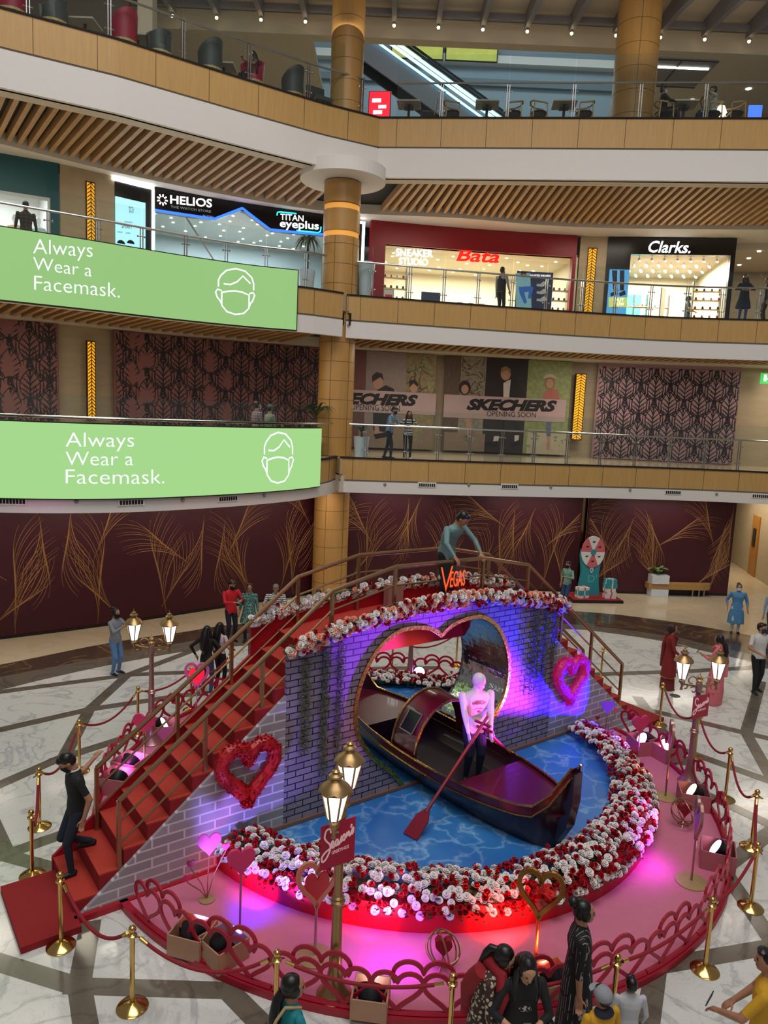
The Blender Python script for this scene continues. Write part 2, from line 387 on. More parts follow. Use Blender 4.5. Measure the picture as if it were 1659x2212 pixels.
def fascia(name_w, name_p, W, zw0, zw1, zp0, seam, u0=0, u1=None):
    u1 = W.L if u1 is None else u1
    o = struct(MB().wallstrip(W, u0, u1, zw0, zw1, -0.1, 0.0).build(name_w, wood_f))
    j = MB(); u = u0+seam*0.4
    while u < u1:
        j.wallstrip(W, u-0.008, u+0.008, zw0, zw1, 0.0, 0.004); u += seam
    j.build('panel_joint', joint, o)
    p = MB().wallstrip(W, u0, u1, zp0, zw0-0.06, -0.2, 0.02); p.mi = 1; p.wallstrip(W, u0, u1, zw0-0.06, zw0, -0.12, -0.04)
    p.mi = 2; p.wallstrip(W, u0, u1, zw1, zw1+0.05, -0.12, 0.03)
    struct(p.build(name_p, [white_p, grey_p, dark_v]))
# slabs
slab('floor', [E1L, E1R], BW, Z1-0.5, Z1, m_beige); slab('floor', [E2L, E2R], BW, Z2-0.5, Z2, m_beige); slab('floor', [E3L, E3R], Wall([(-24, 42), (24, 42)]), Z3-0.5, Z3, m_beige)
fascia('trim_5', 'trim_6', E1L, 4.27, Z1, 3.85, 1.35); fascia('trim_7', 'trim_8', E1R, 4.27, Z1, 3.85, 1.25)
fascia('trim_9', 'trim_10', E2L, 9.4, Z2, 8.82, 1.35); fascia('trim_11', 'trim_12', E2R, 9.4, Z2, 8.82, 1.25)
fascia('trim_13', 'trim_14', E3L, 14.9, Z3, 13.95, 1.5); fascia('trim_15', 'trim_16', E3R, 14.9, Z3, 13.95, 1.42)
# ceilings under the slabs: plain plaster near the shops, wooden slats in front
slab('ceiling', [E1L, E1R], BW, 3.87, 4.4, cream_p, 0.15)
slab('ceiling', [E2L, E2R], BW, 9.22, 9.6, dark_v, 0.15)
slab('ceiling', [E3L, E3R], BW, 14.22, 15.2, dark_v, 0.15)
I2 = Wall([(-18, 18.3), (-12.6, 22.6), (-11.75, 23.2), (-9.18, 25.45), (-5.9, 27.6), (-2.91, 29.0), (-0.5, 29.2), (2.46, 29.2), (6.97, 29.75), (13.78, 28.9), (20, 27.5)], 3)
def plaster_back(name, W, z, m):
    P = [tuple(W.pt(u, 0, 0))[:2] for u in W.c]; Q = [tuple(BW.pt(u, 0, -1.2))[:2] for u in BW.c][::-1]
    return struct(MB().prism(P+Q, z, z+0.35).build(name, m))
plaster_back('ceiling', I2, 13.85, white_p); plaster_back('ceiling', I2, 8.88, cream_p)
b = MB()
for E in (E3L, E3R):
    us = [u for u in E.sub(0.0, E.L, 0.3)]
    P = [tuple(E.pt(u, 0, -0.1))[:2] for u in us]+[tuple(E.pt(u, 0, -0.62))[:2] for u in us][::-1]
    b.prism(P, 13.95, 14.25)
struct(b.build('ceiling', cream_p))
def slat_field(name, E, I, z, h, step, w, lo, hi, flip, ins=0.62):
    s = MB(); u = lo
    while u < hi:
        a = E.pt(u, z, -ins); k = (u-lo)/(hi-lo)
        t = E.tan(u); nrm = Vector((-t[1], t[0])); ang = flip(u, a); d = Vector((math.cos(ang), math.sin(ang)))
        best = None
        for i in range(len(I.l)):
            p, q = I.p[i], I.p[i+1]; e = q-p; det = d.x*(-e[1])+e[0]*d.y
            if abs(det) < 1e-9: continue
            tt = ((p[0]-a.x)*(-e[1])+e[0]*(p[1]-a.y))/det; kk = (d.x*(p[1]-a.y)-d.y*(p[0]-a.x))/det
            if 0 <= kk <= 1 and tt > 0: best = tt if best is None else min(best, tt)
        if best and best < 9:
            c = a+Vector((d.x, d.y, 0))*best/2
            s.box((c.x, c.y, z+h/2), (best, w, h), ang)
        u += step
    return struct(s.build(name, wood_s))
fan = lambda u, a: math.radians(np.interp(a.x, [-12, -8, -4, 0, 2, 6, 12, 16], [123, 126, 121, 104, 96, 88.5, 84, 82]))
slat_field('ceiling', E3L, I2, 13.97, 0.24, 0.315, 0.125, 0.3, E3L.L-0.9, fan); slat_field('ceiling', E3R, I2, 13.97, 0.24, 0.27, 0.12, 0.9, 19.5, fan)
slat_field('ceiling', E2L, I2, 8.9, 0.22, 0.33, 0.12, 0.3, E2L.L-0.4, fan, 0.25); slat_field('ceiling', E2R, I2, 8.9, 0.22, 0.28, 0.1, 0.4, 19, fan, 0.25)
# column with its disc capital and glowing grooves
mb = MB(); mb.lathe([(0.6, 0), (0.6, 12.02), (0.56, 12.02), (0.56, 12.2), (0.6, 12.2), (0.6, 12.86), (0.56, 12.86), (0.56, 13.06), (0.6, 13.06), (0.6, 13.75), (0.52, 13.75), (0.52, 20.4)], (-1.8, 25.2, 0), 40)
co = struct(mb.build('wall_column', wood_c, smooth=True))
g = MB()
for z in [0.62*i for i in range(1, 33)]:
    if 12 < z < 14: continue
    g.lathe([(0.596 if z < 13.7 else 0.515, z-0.008), (0.603 if z < 13.7 else 0.523, z-0.006), (0.603 if z < 13.7 else 0.523, z+0.006), (0.596 if z < 13.7 else 0.515, z+0.008)], (-1.8, 25.2, 0), 40, loop=True)
for k in range(6):
    a = -PI/2-0.25+k*PI/3; g.box((-1.8+0.6*math.cos(a), 25.2+0.6*math.sin(a), 6.0), (0.012, 0.012, 12.0), a)
g.build('panel_joint', joint, co)
amber_g = mat('groove_light', '#f0a848', 0.5, emit=0.45)
g = MB()
for z in (12.03, 12.87): g.lathe([(0.562, z), (0.572, z), (0.572, z+0.16), (0.562, z+0.16)], (-1.8, 25.2, 0), 40, loop=True)
g.build('groove_light', amber_g, co)
struct(MB().lathe([(0.3, 13.78), (1.35, 13.78), (1.38, 13.8), (1.38, 14.2), (0.3, 14.2)], (-1.8, 25.2, 0), 48, loop=True).build('ceiling', white_p))
mb = MB().lathe([(0.7, 14.5), (0.7, 22)], (7.75, 26.6, 0), 40); co = struct(mb.build('wall_column', wood_c, smooth=True))
g = MB()
for z in [15.9+0.72*i for i in range(8)]: g.lathe([(0.697, z-0.008), (0.704, z-0.006), (0.704, z+0.006), (0.697, z+0.008)], (7.75, 26.6, 0), 40, loop=True)
a = -1.75; g.box((7.75+0.7*math.cos(a), 26.6+0.7*math.sin(a), 18.5), (0.012, 0.012, 7), a); g.build('panel_joint', joint, co)
# back walls of the galleries (stone piers appear between the shop fronts)
struct(MB().wallstrip(BW, 0, BW.L, Z1, 9.3, -0.6, -0.35).build('wall_back', stone))
# ================================================================== BALUSTRADES
def balustrade(name, label, W, z, u0, u1, posts, hg=1.62, zr=1.1, zb=0.02, off=-0.16):
    t = thing(name, label, 'balustrade', W.pt((u0+u1)/2, z, off)); L = -Vector(t.location)
    def sh(mb): mb.v = [tuple(Vector(v)+L) for v in mb.v]; return mb
    sh(MB().tube([W.pt(u, z+zr, off+0.03) for u in W.sub(u0, u1, 0.4)], 0.032, 8)).build('handrail', steel, t, smooth=True)
    P = sorted([p for p in posts if u0 < p < u1]); E = [u0]+P+[u1]
    for p in P:
        m = MB(); tn = W.tan(p); a = math.atan2(tn[1], tn[0])
        for d in (-0.035, 0.035):
            q = W.pt(p+d, z, off); m.box((q.x, q.y, z+zr/2+zb/2), (0.022, 0.05, zr-zb), a)
        for zz in (0.28, 0.86):
            for d in (-0.1, 0.1): q = W.pt(p+d, z+zz, off); m.ball(q, 0.03, 6); m.tube([W.pt(p, z+zz, off+0.02), q], 0.012, 5)
        sh(m).build('post', steel, t)
    for a, b_ in zip(E[:-1], E[1:]):
        if b_-a > 0.2: sh(MB().wallstrip(W, a+0.015, b_-0.015, z+zb+0.05, z+hg, off-0.012, off, 0.5)).build('glass_panel', glassm, t)
    return t
def us(W, pix, py): return [W.at(x, y)[0] for x, y in zip(pix, py if isinstance(py, (list, tuple)) else [py]*len(pix))]
balustrade('glass_balustrade', 'glass balustrade with steel handrail along the first gallery, right of the wood column', E1R, Z1, 0.35, 20, us(E1R, [792, 880, 950, 1020, 1090, 1160, 1232, 1305, 1380, 1455, 1530, 1605], 940))
balustrade('glass_balustrade', 'glass balustrade with steel handrail along the second gallery, in front of the shoe shops', E2R, Z2, 0.35, 20, us(E2R, [805, 888, 962, 1036, 1110, 1185, 1262, 1335, 1412, 1490, 1565, 1645], 620))
balustrade('glass_balustrade', 'glass balustrade with steel handrail on the top floor, right of the corner', E3R, Z3, 0.5, 19, us(E3R, [845, 953, 1097, 1240, 1385, 1527], 225), 1.95)
balustrade('glass_balustrade', 'glass balustrade with steel handrail on the top floor, left side before the tub chairs', E3L, Z3, 2.0, E3L.L-0.5, us(E3L, [62, 239, 400, 543, 672, 787], [30, 60, 90, 130, 180, 215]), 1.95)
balustrade('glass_balustrade', 'glass balustrade above the upper green screen, in front of the watch shop', E2L, Z2, 1.0, E2L.L-0.6, us(E2L, [107, 216, 310, 405, 492, 577, 665], [475, 490, 505, 520, 540, 560, 590]))
balustrade('glass_balustrade', 'glass balustrade above the lower green screen', E1L, Z1, 1.0, E1L.L-0.3, us(E1L, [40, 200, 350, 500, 620], 905))
# ================================================================== GREEN LED SCREENS
green1 = mat('screen_green', '#a6da8c', 0.5, emit=0.97, var=0.02, body='#0c120a'); green2 = mat('screen_green_upper', '#97c67c', 0.5, emit=0.97, var=0.02, body='#0c120a')
txt_w = mat('screen_white', '#e6f4ff', 0.5, emit=1.0, var=0.0); black_m = mat('black_casing', '#131313', 0.5)
icon = [[(1231, 700), (1231, 665), (1240, 640), (1260, 612), (1295, 597), (1330, 605), (1355, 635), (1362, 665), (1362, 700)],
        [(1250, 682), (1275, 683), (1300, 665), (1322, 632), (1350, 667)],
        [(1243, 728), (1243, 795), (1262, 825), (1293, 835), (1325, 825), (1345, 795), (1345, 728), (1320, 716), (1293, 713), (1270, 718), (1243, 728)],
        [(1243, 720), (1228, 713), (1220, 730), (1226, 755), (1236, 770), (1243, 790)], [(1345, 720), (1360, 712), (1366, 725), (1358, 757), (1350, 770), (1345, 790)]]
def led(W, name, label, ends, z0, z1, gm, lines, conv, lw):
    u0, u1 = ends; t = thing(name, label, 'screen', W.pt(u1, z0, 0.1))
    def put(mb, nm, m): mb.v = [tuple(Vector(v)-t.location) for v in mb.v]; return mb.build(nm, m, t)
    put(MB().wallstrip(W, u0, u1, z0-0.03, z1+0.03, 0.02, 0.12), 'casing', black_m)
    put(MB().wallstrip(W, u0, u1-0.03, z0, z1, 0.12, 0.135), 'display', gm)
    m = MB()
    for tx, box, dy in lines: letters_on_wall(m, W, tx, box, 0.137, 0.004, dy, bold=-0.012)
    put(m, 'lettering', txt_w)
    m = MB()
    for p in icon: wall_ribbon(m, W, [W.at(*conv(*q)) for q in p], lw, 0.137, 0.004)
    put(m, 'face_mask_symbol', txt_w)
led(E1L, 'led_screen', 'long curved green screen on the first gallery, the lower of the two face mask notices', (0.6, E1L.at(685, 1000)[0]), 4.2, 5.92, green1,
    [('Always', (143, 934, 286, 974), 0), ('Wear a', (143, 975, 284, 1004), 0), ('Facemask.', (143, 1013, 350, 1043), 0)], lambda x, y: (x/2.183, 660+y/2.183), 0.045)
led(E2L, 'led_screen', 'curved green screen on the second gallery, the upper of the two face mask notices', (0.6, E2L.at(641, 650)[0]), 8.86, 10.62, green2,
    [('Always', (70, 518, 197, 559), 8), ('Wear a', (70, 557, 195, 584), 15), ('Facemask.', (72, 597, 255, 627), 17)],
    lambda x, y: ((1010+(x-1220)*186/146)/2.183, 380+(430+(y-597)*215/238+(x-1220)*20/146)/2.183), 0.042)
# ================================================================== LINE PATTERNS ON THE HOARDINGS
def bez(p0, p1, p2, n=8):
    return [((1-t)**2*p0[0]+2*(1-t)*t*p1[0]+t*t*p2[0], (1-t)**2*p0[1]+2*(1-t)*t*p1[1]+t*t*p2[1]) for t in [i/n for i in range(n+1)]]
gold_l = mat('gold_print', '#a87a45', 0.5, 0.2); maroon = mat('maroon_hoarding', '#420f1c', 0.5, var=0.1, scale=2)
def plume(mb, W, u, z, ang, L, sgn, off, lim, nb=12, bl=0.6):
    "one golden plume: a long swelling stem whose thin barbs leave it along one side and sweep outwards"
    def draw(P, w):
        i = 0
        while i < len(P):
            ok = lambda p: lim[0] < p[0] < lim[1] and 0.08 < p[1] < lim[2]
            if not ok(P[i]): i += 1; continue
            j = i
            while j+1 < len(P) and ok(P[j+1]): j += 1
            if j > i: wall_ribbon(mb, W, P[i:j+1], w[i:j+1], off, 0.004)
            i = j+1
    P = []; D = []; x, y, a = u, z, ang; n = 24
    for i in range(n+1):
        P.append((x, y)); D.append(a); x += L/n*math.cos(a); y += L/n*math.sin(a); a += sgn*(0.05-0.07*math.sin(i/n*4.2))
    draw(P, [0.009+0.036*math.sin(PI*min(1, i/n*1.02))**3 for i in range(n+1)])
    for k in range(nb):
        i = 1+int((n-7)*k/nb); x, y = P[i]; a = D[i]+sgn*0.12; ln = L*bl*1.25*(1-0.35*k/nb); Q = []; m_ = 9
        for j in range(m_+1): Q.append((x, y)); x += ln/m_*math.cos(a); y += ln/m_*math.sin(a); a += sgn*0.1
        draw(Q, [0.004+0.0085*math.sin(PI*(j+0.3)/(m_+0.6)) for j in range(m_+1)])
def gold_hoarding(name, label, W, u0, u1, z1, seeds, seed):
    o = thing(name, label, 'hoarding', W.pt((u0+u1)/2, 0, 0)); rn = random.Random(seed)
    def put(mb, nm, m): mb.v = [tuple(Vector(v)-o.location) for v in mb.v]; return mb.build(nm, m, o)
    put(MB().wallstrip(W, u0, u1, 0.0, z1, -0.08, 0.0), 'board', maroon)
    put(MB().wallstrip(W, u0, u1, 0.0, 0.07, 0.0, 0.02), 'skirting', black_m)
    m = MB()
    lim = (u0+0.03, u1-0.03, z1-0.05)
    for k in range(-1, seeds+1):
        j = lambda q: rn.uniform(-q, q)*1.8
        u = u0+(u1-u0)*(k+0.5)/seeds; sg = 1 if k % 2 else -1
        plume(m, W, u+j(.2), 0.1, PI/2-sg*0.1+j(.15), 3.0, sg, 0.001, lim, 11, 0.62); plume(m, W, u+sg*0.75+j(.2), 0.2+j(.1), PI/2+sg*0.75+j(.2), 2.1, -sg, 0.001, lim, 8, 0.7)
        plume(m, W, u-sg*0.3+j(.2), 1.9+j(.3), PI/2-sg*0.55+j(.2), 2.4, -sg, 0.001, lim, 10, 0.62); plume(m, W, u-sg*0.9+j(.2), 3.2+j(.2), -PI/2-sg*0.35+j(.2), 2.3, sg, 0.001, lim, 10, 0.6)
    put(m, 'gold_line_pattern', gold_l)
gold_hoarding('shop_hoarding', 'dark maroon hoarding with gold plume lines, left of the wood column on the ground floor', G_L, 0, G_L.L, 3.86, 7, 3)
uR = G_R.at(1254, 1200)[0]
gold_hoarding('shop_hoarding', 'dark maroon hoarding with gold plume lines, behind the bridge and right of the wood column', G_R, 0, uR-0.06, 3.86, 4, 5)
gold_hoarding('shop_hoarding', 'dark maroon hoarding with gold plume lines, behind the bench and planter', G_R, uR+0.18, G_R.L, 3.86, 3, 9)
mir = mat('gold_mirror', '#a98a5a', 0.15, 1.0)
q = G_R.pt(uR+0.06, 0, -0.25); tag(MB().box((q.x, q.y, 1.9), (0.3, 0.05, 3.8), G_R.ang(uR)).build('mirror_strip', mir), 'narrow bronze mirror strip in the gap between two maroon hoardings', 'mirror')
# leaf print hoardings on the first gallery
pink_b = mat('dusty_pink_board', '#8b5a58', 0.55, var=0.06); navy = mat('navy_print', '#1b1620', 0.55); pink_r = mat('pale_pink_board', '#a8858a', 0.55, var=0.06)
def leaf(mb, W, u, z, ang, L, wd, off, lim, nr=6, bend=0.0):
    def R(x, y): y += bend*x*x; c, s_ = math.cos(ang), math.sin(ang); return (u+x*c-y*s_, z+x*s_+y*c)
    cl = lambda p: (min(max(p[0], lim[0]), lim[1]), min(max(p[1], lim[2]), lim[3]))
    edge = [[R(*p) for p in bez((0, 0), (L*0.5, sg*wd*2), (L, 0), 9)] for sg in (1, -1)]
    P = [cl(p) for p in edge[0]+edge[1][::-1][1:-1]]
    if max(p[0] for p in P)-min(p[0] for p in P) < 0.03 or max(p[1] for p in P)-min(p[1] for p in P) < 0.03: return
    mb.mi = 1; mb.wallpoly(W, P, off); mb.mi = 0
    def clip(Q, w):
        i = 0
        while i < len(Q):
            ok = lambda p: lim[0] < p[0] < lim[1] and lim[2] < p[1] < lim[3]
            if not ok(Q[i]): i += 1; continue
            j = i
            while j+1 < len(Q) and ok(Q[j+1]): j += 1
            if j > i: wall_ribbon(mb, W, Q[i:j+1], w[i:j+1] if isinstance(w, list) else w, off+0.001, 0.002)
            i = j+1
    clip(edge[0], 0.035); clip(edge[1], 0.035); clip([R(L*t/6, 0) for t in range(7)], [0.07, 0.06, 0.05, 0.045, 0.04, 0.03, 0.02])
    for k in range(nr):
        t = (k+0.4)/(nr+0.6)
        for sg in (1, -1):
            te = min(0.97, t+0.22); e = 2*te*(1-te)*wd*2*0.96; clip([R(*p) for p in bez((L*t, 0), (L*(t+0.12), sg*e*0.35), (L*te, sg*e), 5)], [0.055, 0.052, 0.048, 0.043, 0.036, 0.022])
def leaf_hoarding(label, u0, u1, z1, bm):
    o = thing('leaf_print_hoarding', label, 'hoarding', BW.pt((u0+u1)/2, Z1, 0))
    def put(mb, nm, m): mb.v = [tuple(Vector(v)-o.location) for v in mb.v]; return mb.build(nm, m, o, fix=False)
    put(MB().wallstrip(BW, u0, u1, Z1, z1, -0.1, 0.0), 'board', bm); m = MB(); lim = (u0+0.06, u1-0.04, Z1+0.05, z1-0.16); r = 0; z = z1-0.3; PX = 1.16
    while z > Z1-1.2:
        for pas in (0, 1):
            u = u0-PX+(PX/2 if r % 2 else 0)
            while u < u1+PX:
                f = 0.03+0.0022*(2*r+pas)
                if pas == 0: leaf(m, BW, u, z, PI/2+1.0, 0.98, 0.3, f, lim, 6, -0.35); leaf(m, BW, u, z, PI/2-1.0, 0.98, 0.3, f, lim, 6, 0.35)
                else: leaf(m, BW, u, z, PI/2, 1.1, 0.31, f, lim)
                u += PX
        z -= 0.62; r += 1
    put(m, 'leaf_line_pattern', [navy, bm])
ub = lambda x, y: BW.at(x, y)[0]
leaf_hoarding('dusty pink hoarding with dark leaf print at far left of the first gallery', 0.5, ub(127, 800), 9.05, pink_b)
leaf_hoarding('wide dusty pink hoarding with dark leaf print left of the wood column, first gallery', ub(247, 800), ub(700, 850), 9.0, pink_b)
leaf_hoarding('pale pink hoarding with dark leaf print on the right, beside the SKECHERS banner', ub(1284, 900), ub(1592, 900), 8.88, pink_r)
# amber light strips on the stone piers
amber = mat('amber_light', '#ffae1c', 0.5, emit=0.75, var=0.3, scale=20); dark_w = mat('dark_frame', '#2a1408', 0.6)
def pier_light(x0, x1, y0, y1, label, hidden=0.0):
    a, b = BW.at(x0, (y0+y1)/2), BW.at(x1, (y0+y1)/2); zt = BW.at((x0+x1)/2, y0)[1]; zb = BW.at((x0+x1)/2, y1)[1]-hidden
    t = thing('pier_light', label, 'wall light', BW.pt((a[0]+b[0])/2, zb, 0.0), 0, 'amber lights on the stone piers')
    def put(mb, nm, m): mb.v = [tuple(Vector(v)-t.location) for v in mb.v]; return mb.build(nm, m, t)
    u0, u1 = a[0], b[0]; put(MB().wallstrip(BW, u0-0.03, u1+0.03, zb-0.04, zt+0.04, -0.05, 0.05), 'frame', dark_w); put(MB().wallstrip(BW, u0, u1, zb, zt, 0.05, 0.06), 'panel', amber)
    m = MB(); n = int((zt-zb)/0.22); h = (zt-zb)/n; uc = (u0+u1)/2
    for i in range(n):
        z = zb+i*h
        for p, q in (((u0, z), (uc, z+h/2)), ((u1, z), (uc, z+h/2)), ((u0, z+h/2), (uc, z+h)), ((u1, z+h/2), (uc, z+h)), ((uc, z), (uc, z+h))): wall_ribbon(m, BW, [p, q], 0.026, 0.08)
    put(m, 'lattice', dark_w)
pier_light(187, 203, 396, 515, 'amber lattice light on the second gallery pier, left of the light blue advertising panel', 0.4)
pier_light(189, 204, 739, 906, 'amber lattice light on the first gallery pier, between two leaf print hoardings')
pier_light(1266, 1283, 538, 680, 'amber lattice light on the pier between the red and black shoe shops', 0.4)
pier_light(1240, 1260, 809, 949, 'amber lattice light on the pier right of the SKECHERS banner')
# SKECHERS banners: printed fabric with plain stand-in pictures
def flatmat(n, c): return mat(n, c, 0.6, var=0.2, scale=5)
pr = {'grey': flatmat('print_grey', '#8f7f7c'), 'brick': flatmat('print_brick', '#6b4340'), 'autumn': mat('print_foliage', '#8c7c5c', 0.6, var=0.6, scale=6), 'bark': mat('print_bark', '#5d4a40', 0.6, var=0.5, scale=5, stretch=(5, 5, 1)),
      'branch': mat('print_branches', '#8d8573', 0.6, var=0.6, scale=7), 'dark': flatmat('print_dark', '#2b2427'), 'leafy': mat('print_green', '#8a9463', 0.6, var=0.5, scale=6), 'path': flatmat('print_path', '#8d7868'), 'pale': flatmat('print_pale', '#b7ad98'),
      'skin': flatmat('print_skin', '#b58a76'), 'hair': flatmat('print_hair', '#2a1f1d'), 'blond': flatmat('print_blond', '#8f6f4a'), 'jacket': flatmat('print_jacket', '#221f22'), 'white': flatmat('print_white', '#cfc6c4'), 'coral': flatmat('print_coral', '#a8645c'),
      'jeans': flatmat('print_jeans', '#5d6a86'), 'band': mat('print_band', '#b59d9d', 0.6, var=0.08, scale=2), 'ink': flatmat('print_ink', '#17151a')}
def banner():
    z0, z1 = Z1+0.08, 8.86; T = [thing('printed_banner', 'printed shop banner lettered SKECHERS OPENING SOON, cut off by the wood column', 'banner', BW.pt(ub(860, 860), z0, 0.12)),
         thing('printed_banner', 'printed shop banner lettered SKECHERS OPENING SOON, beside the amber pier light', 'banner', BW.pt(ub(1090, 860), z0, 0.12))]
    def put(t, mb, nm, m, lab=None):
        mb.v = [tuple(Vector(v)-t.location) for v in mb.v]; o = mb.build(nm, m, t); return o
    def strip(t, x0, x1, m, off=0.1): put(t, MB().wallstrip(BW, ub(x0, 850), ub(x1, 850), z0, z1, off-0.03, off, 0.5), 'printed_picture', pr[m])
    L, R = T
    for a, b_, m in ((740, 788, 'brick'), (788, 873, 'grey'), (873, 938, 'autumn')): strip(L, a, b_, m)
    put(L, MB().wallstrip(BW, ub(740, 950), ub(935, 960), z0, z0+0.9, 0.1, 0.103, 0.5), 'printed_ground', pr['path'])
    for a, b_, m in ((958, 992, 'bark'), (992, 1046, 'branch'), (1046, 1136, 'dark'), (1136, 1230, 'leafy')): strip(R, a, b_, m)
    put(R, MB().wallstrip(BW, ub(958, 950), ub(1046, 950), z0, z0+0.75, 0.1, 0.103, 0.5), 'printed_ground', pr['path']); put(R, MB().wallstrip(BW, ub(1137, 950), ub(1229, 950), z0, z0+1.0, 0.1, 0.103, 0.5), 'printed_ground', pr['pale'])
    def blob(t, cx, cy_, rx, ry, m, o=0.106, n=14, nm='printed_figure'):
        P = [BW.at(cx+rx*math.cos(2*PI*i/n), cy_+ry*math.sin(2*PI*i/n)) for i in range(n)]; put(t, MB().wallpoly(BW, P, o, 0.002), nm, pr[m])
    def poly(t, pts, m, o=0.105, nm='printed_figure'): put(t, MB().wallpoly(BW, [BW.at(*p) for p in pts], o, 0.002), nm, pr[m])
    rb = random.Random(4)
    for t_, x0, x1, n_, mm in ((L, 875, 937, 16, 'bark'), (R, 994, 1045, 22, 'bark'), (R, 1138, 1228, 14, 'leafy')):
        m = MB(); ua, uz = ub(x0, 850), ub(x1, 850)
        for k in range(n_):
            u, z, a = rb.uniform(ua, uz), rb.uniform(z1-2.2, z1-0.2), rb.uniform(0, PI); P = []
            for j in range(7):
                P.append((min(max(u, ua+0.02), uz-0.02), min(z, z1-0.03))); u += 0.13*math.cos(a); z += 0.13*math.sin(a); a += rb.uniform(-.5, .5)
            wall_ribbon(m, BW, P, [0.07-0.009*j for j in range(7)], 0.103, 0.001)
        put(t_, m, 'printed_branches', pr[mm])
        m = MB()
        for k in range(n_*6):
            u, z, r_ = rb.uniform(ua+.1, uz-.1), rb.uniform(z0+0.3, z1-0.15), rb.uniform(.03, .1); m.wallpoly(BW, [(u+r_*math.cos(q), z+r_*math.sin(q)*.7) for q in (0, 1.2, 2.5, 3.7, 5)], 0.1045, 0.0)
        put(t_, m, 'printed_leaves', pr['leafy' if x0 != 994 else 'branch'])
    # figures on the prints (generic people, flat because they are printed)
    blob(L, 815, 826, 11, 15, 'skin'); poly(L, [(803, 826), (803, 812), (812, 804), (824, 807), (828, 822), (820, 815)], 'hair', 0.109); poly(L, [(805, 848), (815, 842), (832, 832), (850, 840), (853, 868), (848, 935), (805, 930)], 'jacket'); poly(L, [(808, 920), (818, 918), (826, 935), (808, 940)], 'skin', 0.107); poly(L, [(806, 938), (840, 932), (843, 942), (810, 948)], 'ink', 0.109)
    blob(L, 893, 836, 9, 12, 'skin'); poly(L, [(882, 838), (884, 822), (895, 820), (903, 830), (901, 836), (892, 828)], 'hair', 0.109); poly(L, [(880, 855), (895, 846), (912, 850), (918, 880), (880, 885)], 'jeans')
    blob(R, 1003, 838, 13, 16, 'hair'); blob(R, 1003, 841, 8, 10, 'skin', 0.109); poly(R, [(990, 862), (1003, 852), (1018, 858), (1022, 872), (990, 872)], 'grey'); poly(R, [(1003, 900), (1014, 898), (1018, 935), (1008, 940)], 'skin')
    blob(R, 1091, 807, 11, 15, 'skin'); poly(R, [(1080, 806), (1082, 795), (1092, 791), (1102, 798), (1101, 808), (1094, 800)], 'blond', 0.109); poly(R, [(1083, 825), (1092, 822), (1108, 812), (1122, 825), (1126, 860), (1084, 865)], 'jacket'); poly(R, [(1086, 828), (1094, 823), (1102, 820), (1098, 862), (1086, 862)], 'white', 0.108)
    poly(R, [(1075, 905), (1090, 905), (1082, 945), (1068, 945)], 'jacket'); poly(R, [(1108, 905), (1122, 905), (1120, 945), (1108, 945)], 'jacket'); poly(R, [(1066, 942), (1077, 942), (1074, 956), (1064, 954)], 'white', 0.109); poly(R, [(1110, 940), (1120, 940), (1118, 955), (1110, 953)], 'white', 0.109); poly(R, [(1045, 955), (1074, 952), (1074, 966), (1046, 962)], 'ink', 0.111); poly(R, [(1100, 958), (1120, 950), (1122, 960), (1104, 966)], 'ink', 0.111)
    blob(R, 1186, 828, 12, 15, 'blond'); blob(R, 1186, 829, 8, 10, 'skin', 0.109); poly(R, [(1170, 818), (1178, 810), (1192, 808), (1203, 818), (1186, 815)], 'pale', 0.111); poly(R, [(1172, 848), (1186, 842), (1202, 840), (1208, 865), (1172, 865)], 'coral'); poly(R, [(1178, 905), (1190, 905), (1188, 942), (1179, 942)], 'jeans'); poly(R, [(1180, 942), (1187, 942), (1186, 972), (1179, 972)], 'skin')
    put(L, MB().wallstrip(BW, ub(740, 870), ub(940, 875), BW.at(850, 893)[1], BW.at(850, 846)[1], 0.12, 0.125, 0.5), 'name_band', pr['band']); put(R, MB().wallstrip(BW, ub(957, 880), ub(1220, 885), BW.at(1090, 907)[1], BW.at(1090, 858)[1], 0.12, 0.125, 0.5), 'name_band', pr['band'])
    m = MB(); letters_on_wall(m, BW, 'SKECHERS', (706, 846, 902, 871), 0.126, 0.004, 7, shear=0.35, bold=0.06); put(L, m, 'brand_lettering', pr['ink']); m = MB(); letters_on_wall(m, BW, 'OPENING SOON', (756, 872, 862, 885), 0.126, 0.004, 4); put(L, m, 'small_lettering', pr['ink'])
    m = MB(); letters_on_wall(m, BW, 'SKECHERS', (1006, 861, 1202, 886), 0.126, 0.004, 4, shear=0.35, bold=0.06); put(R, m, 'brand_lettering', pr['ink']); m = MB(); letters_on_wall(m, BW, 'OPENING SOON', (1050, 888, 1156, 899), 0.126, 0.004, 3); put(R, m, 'small_lettering', pr['ink'])
banner()
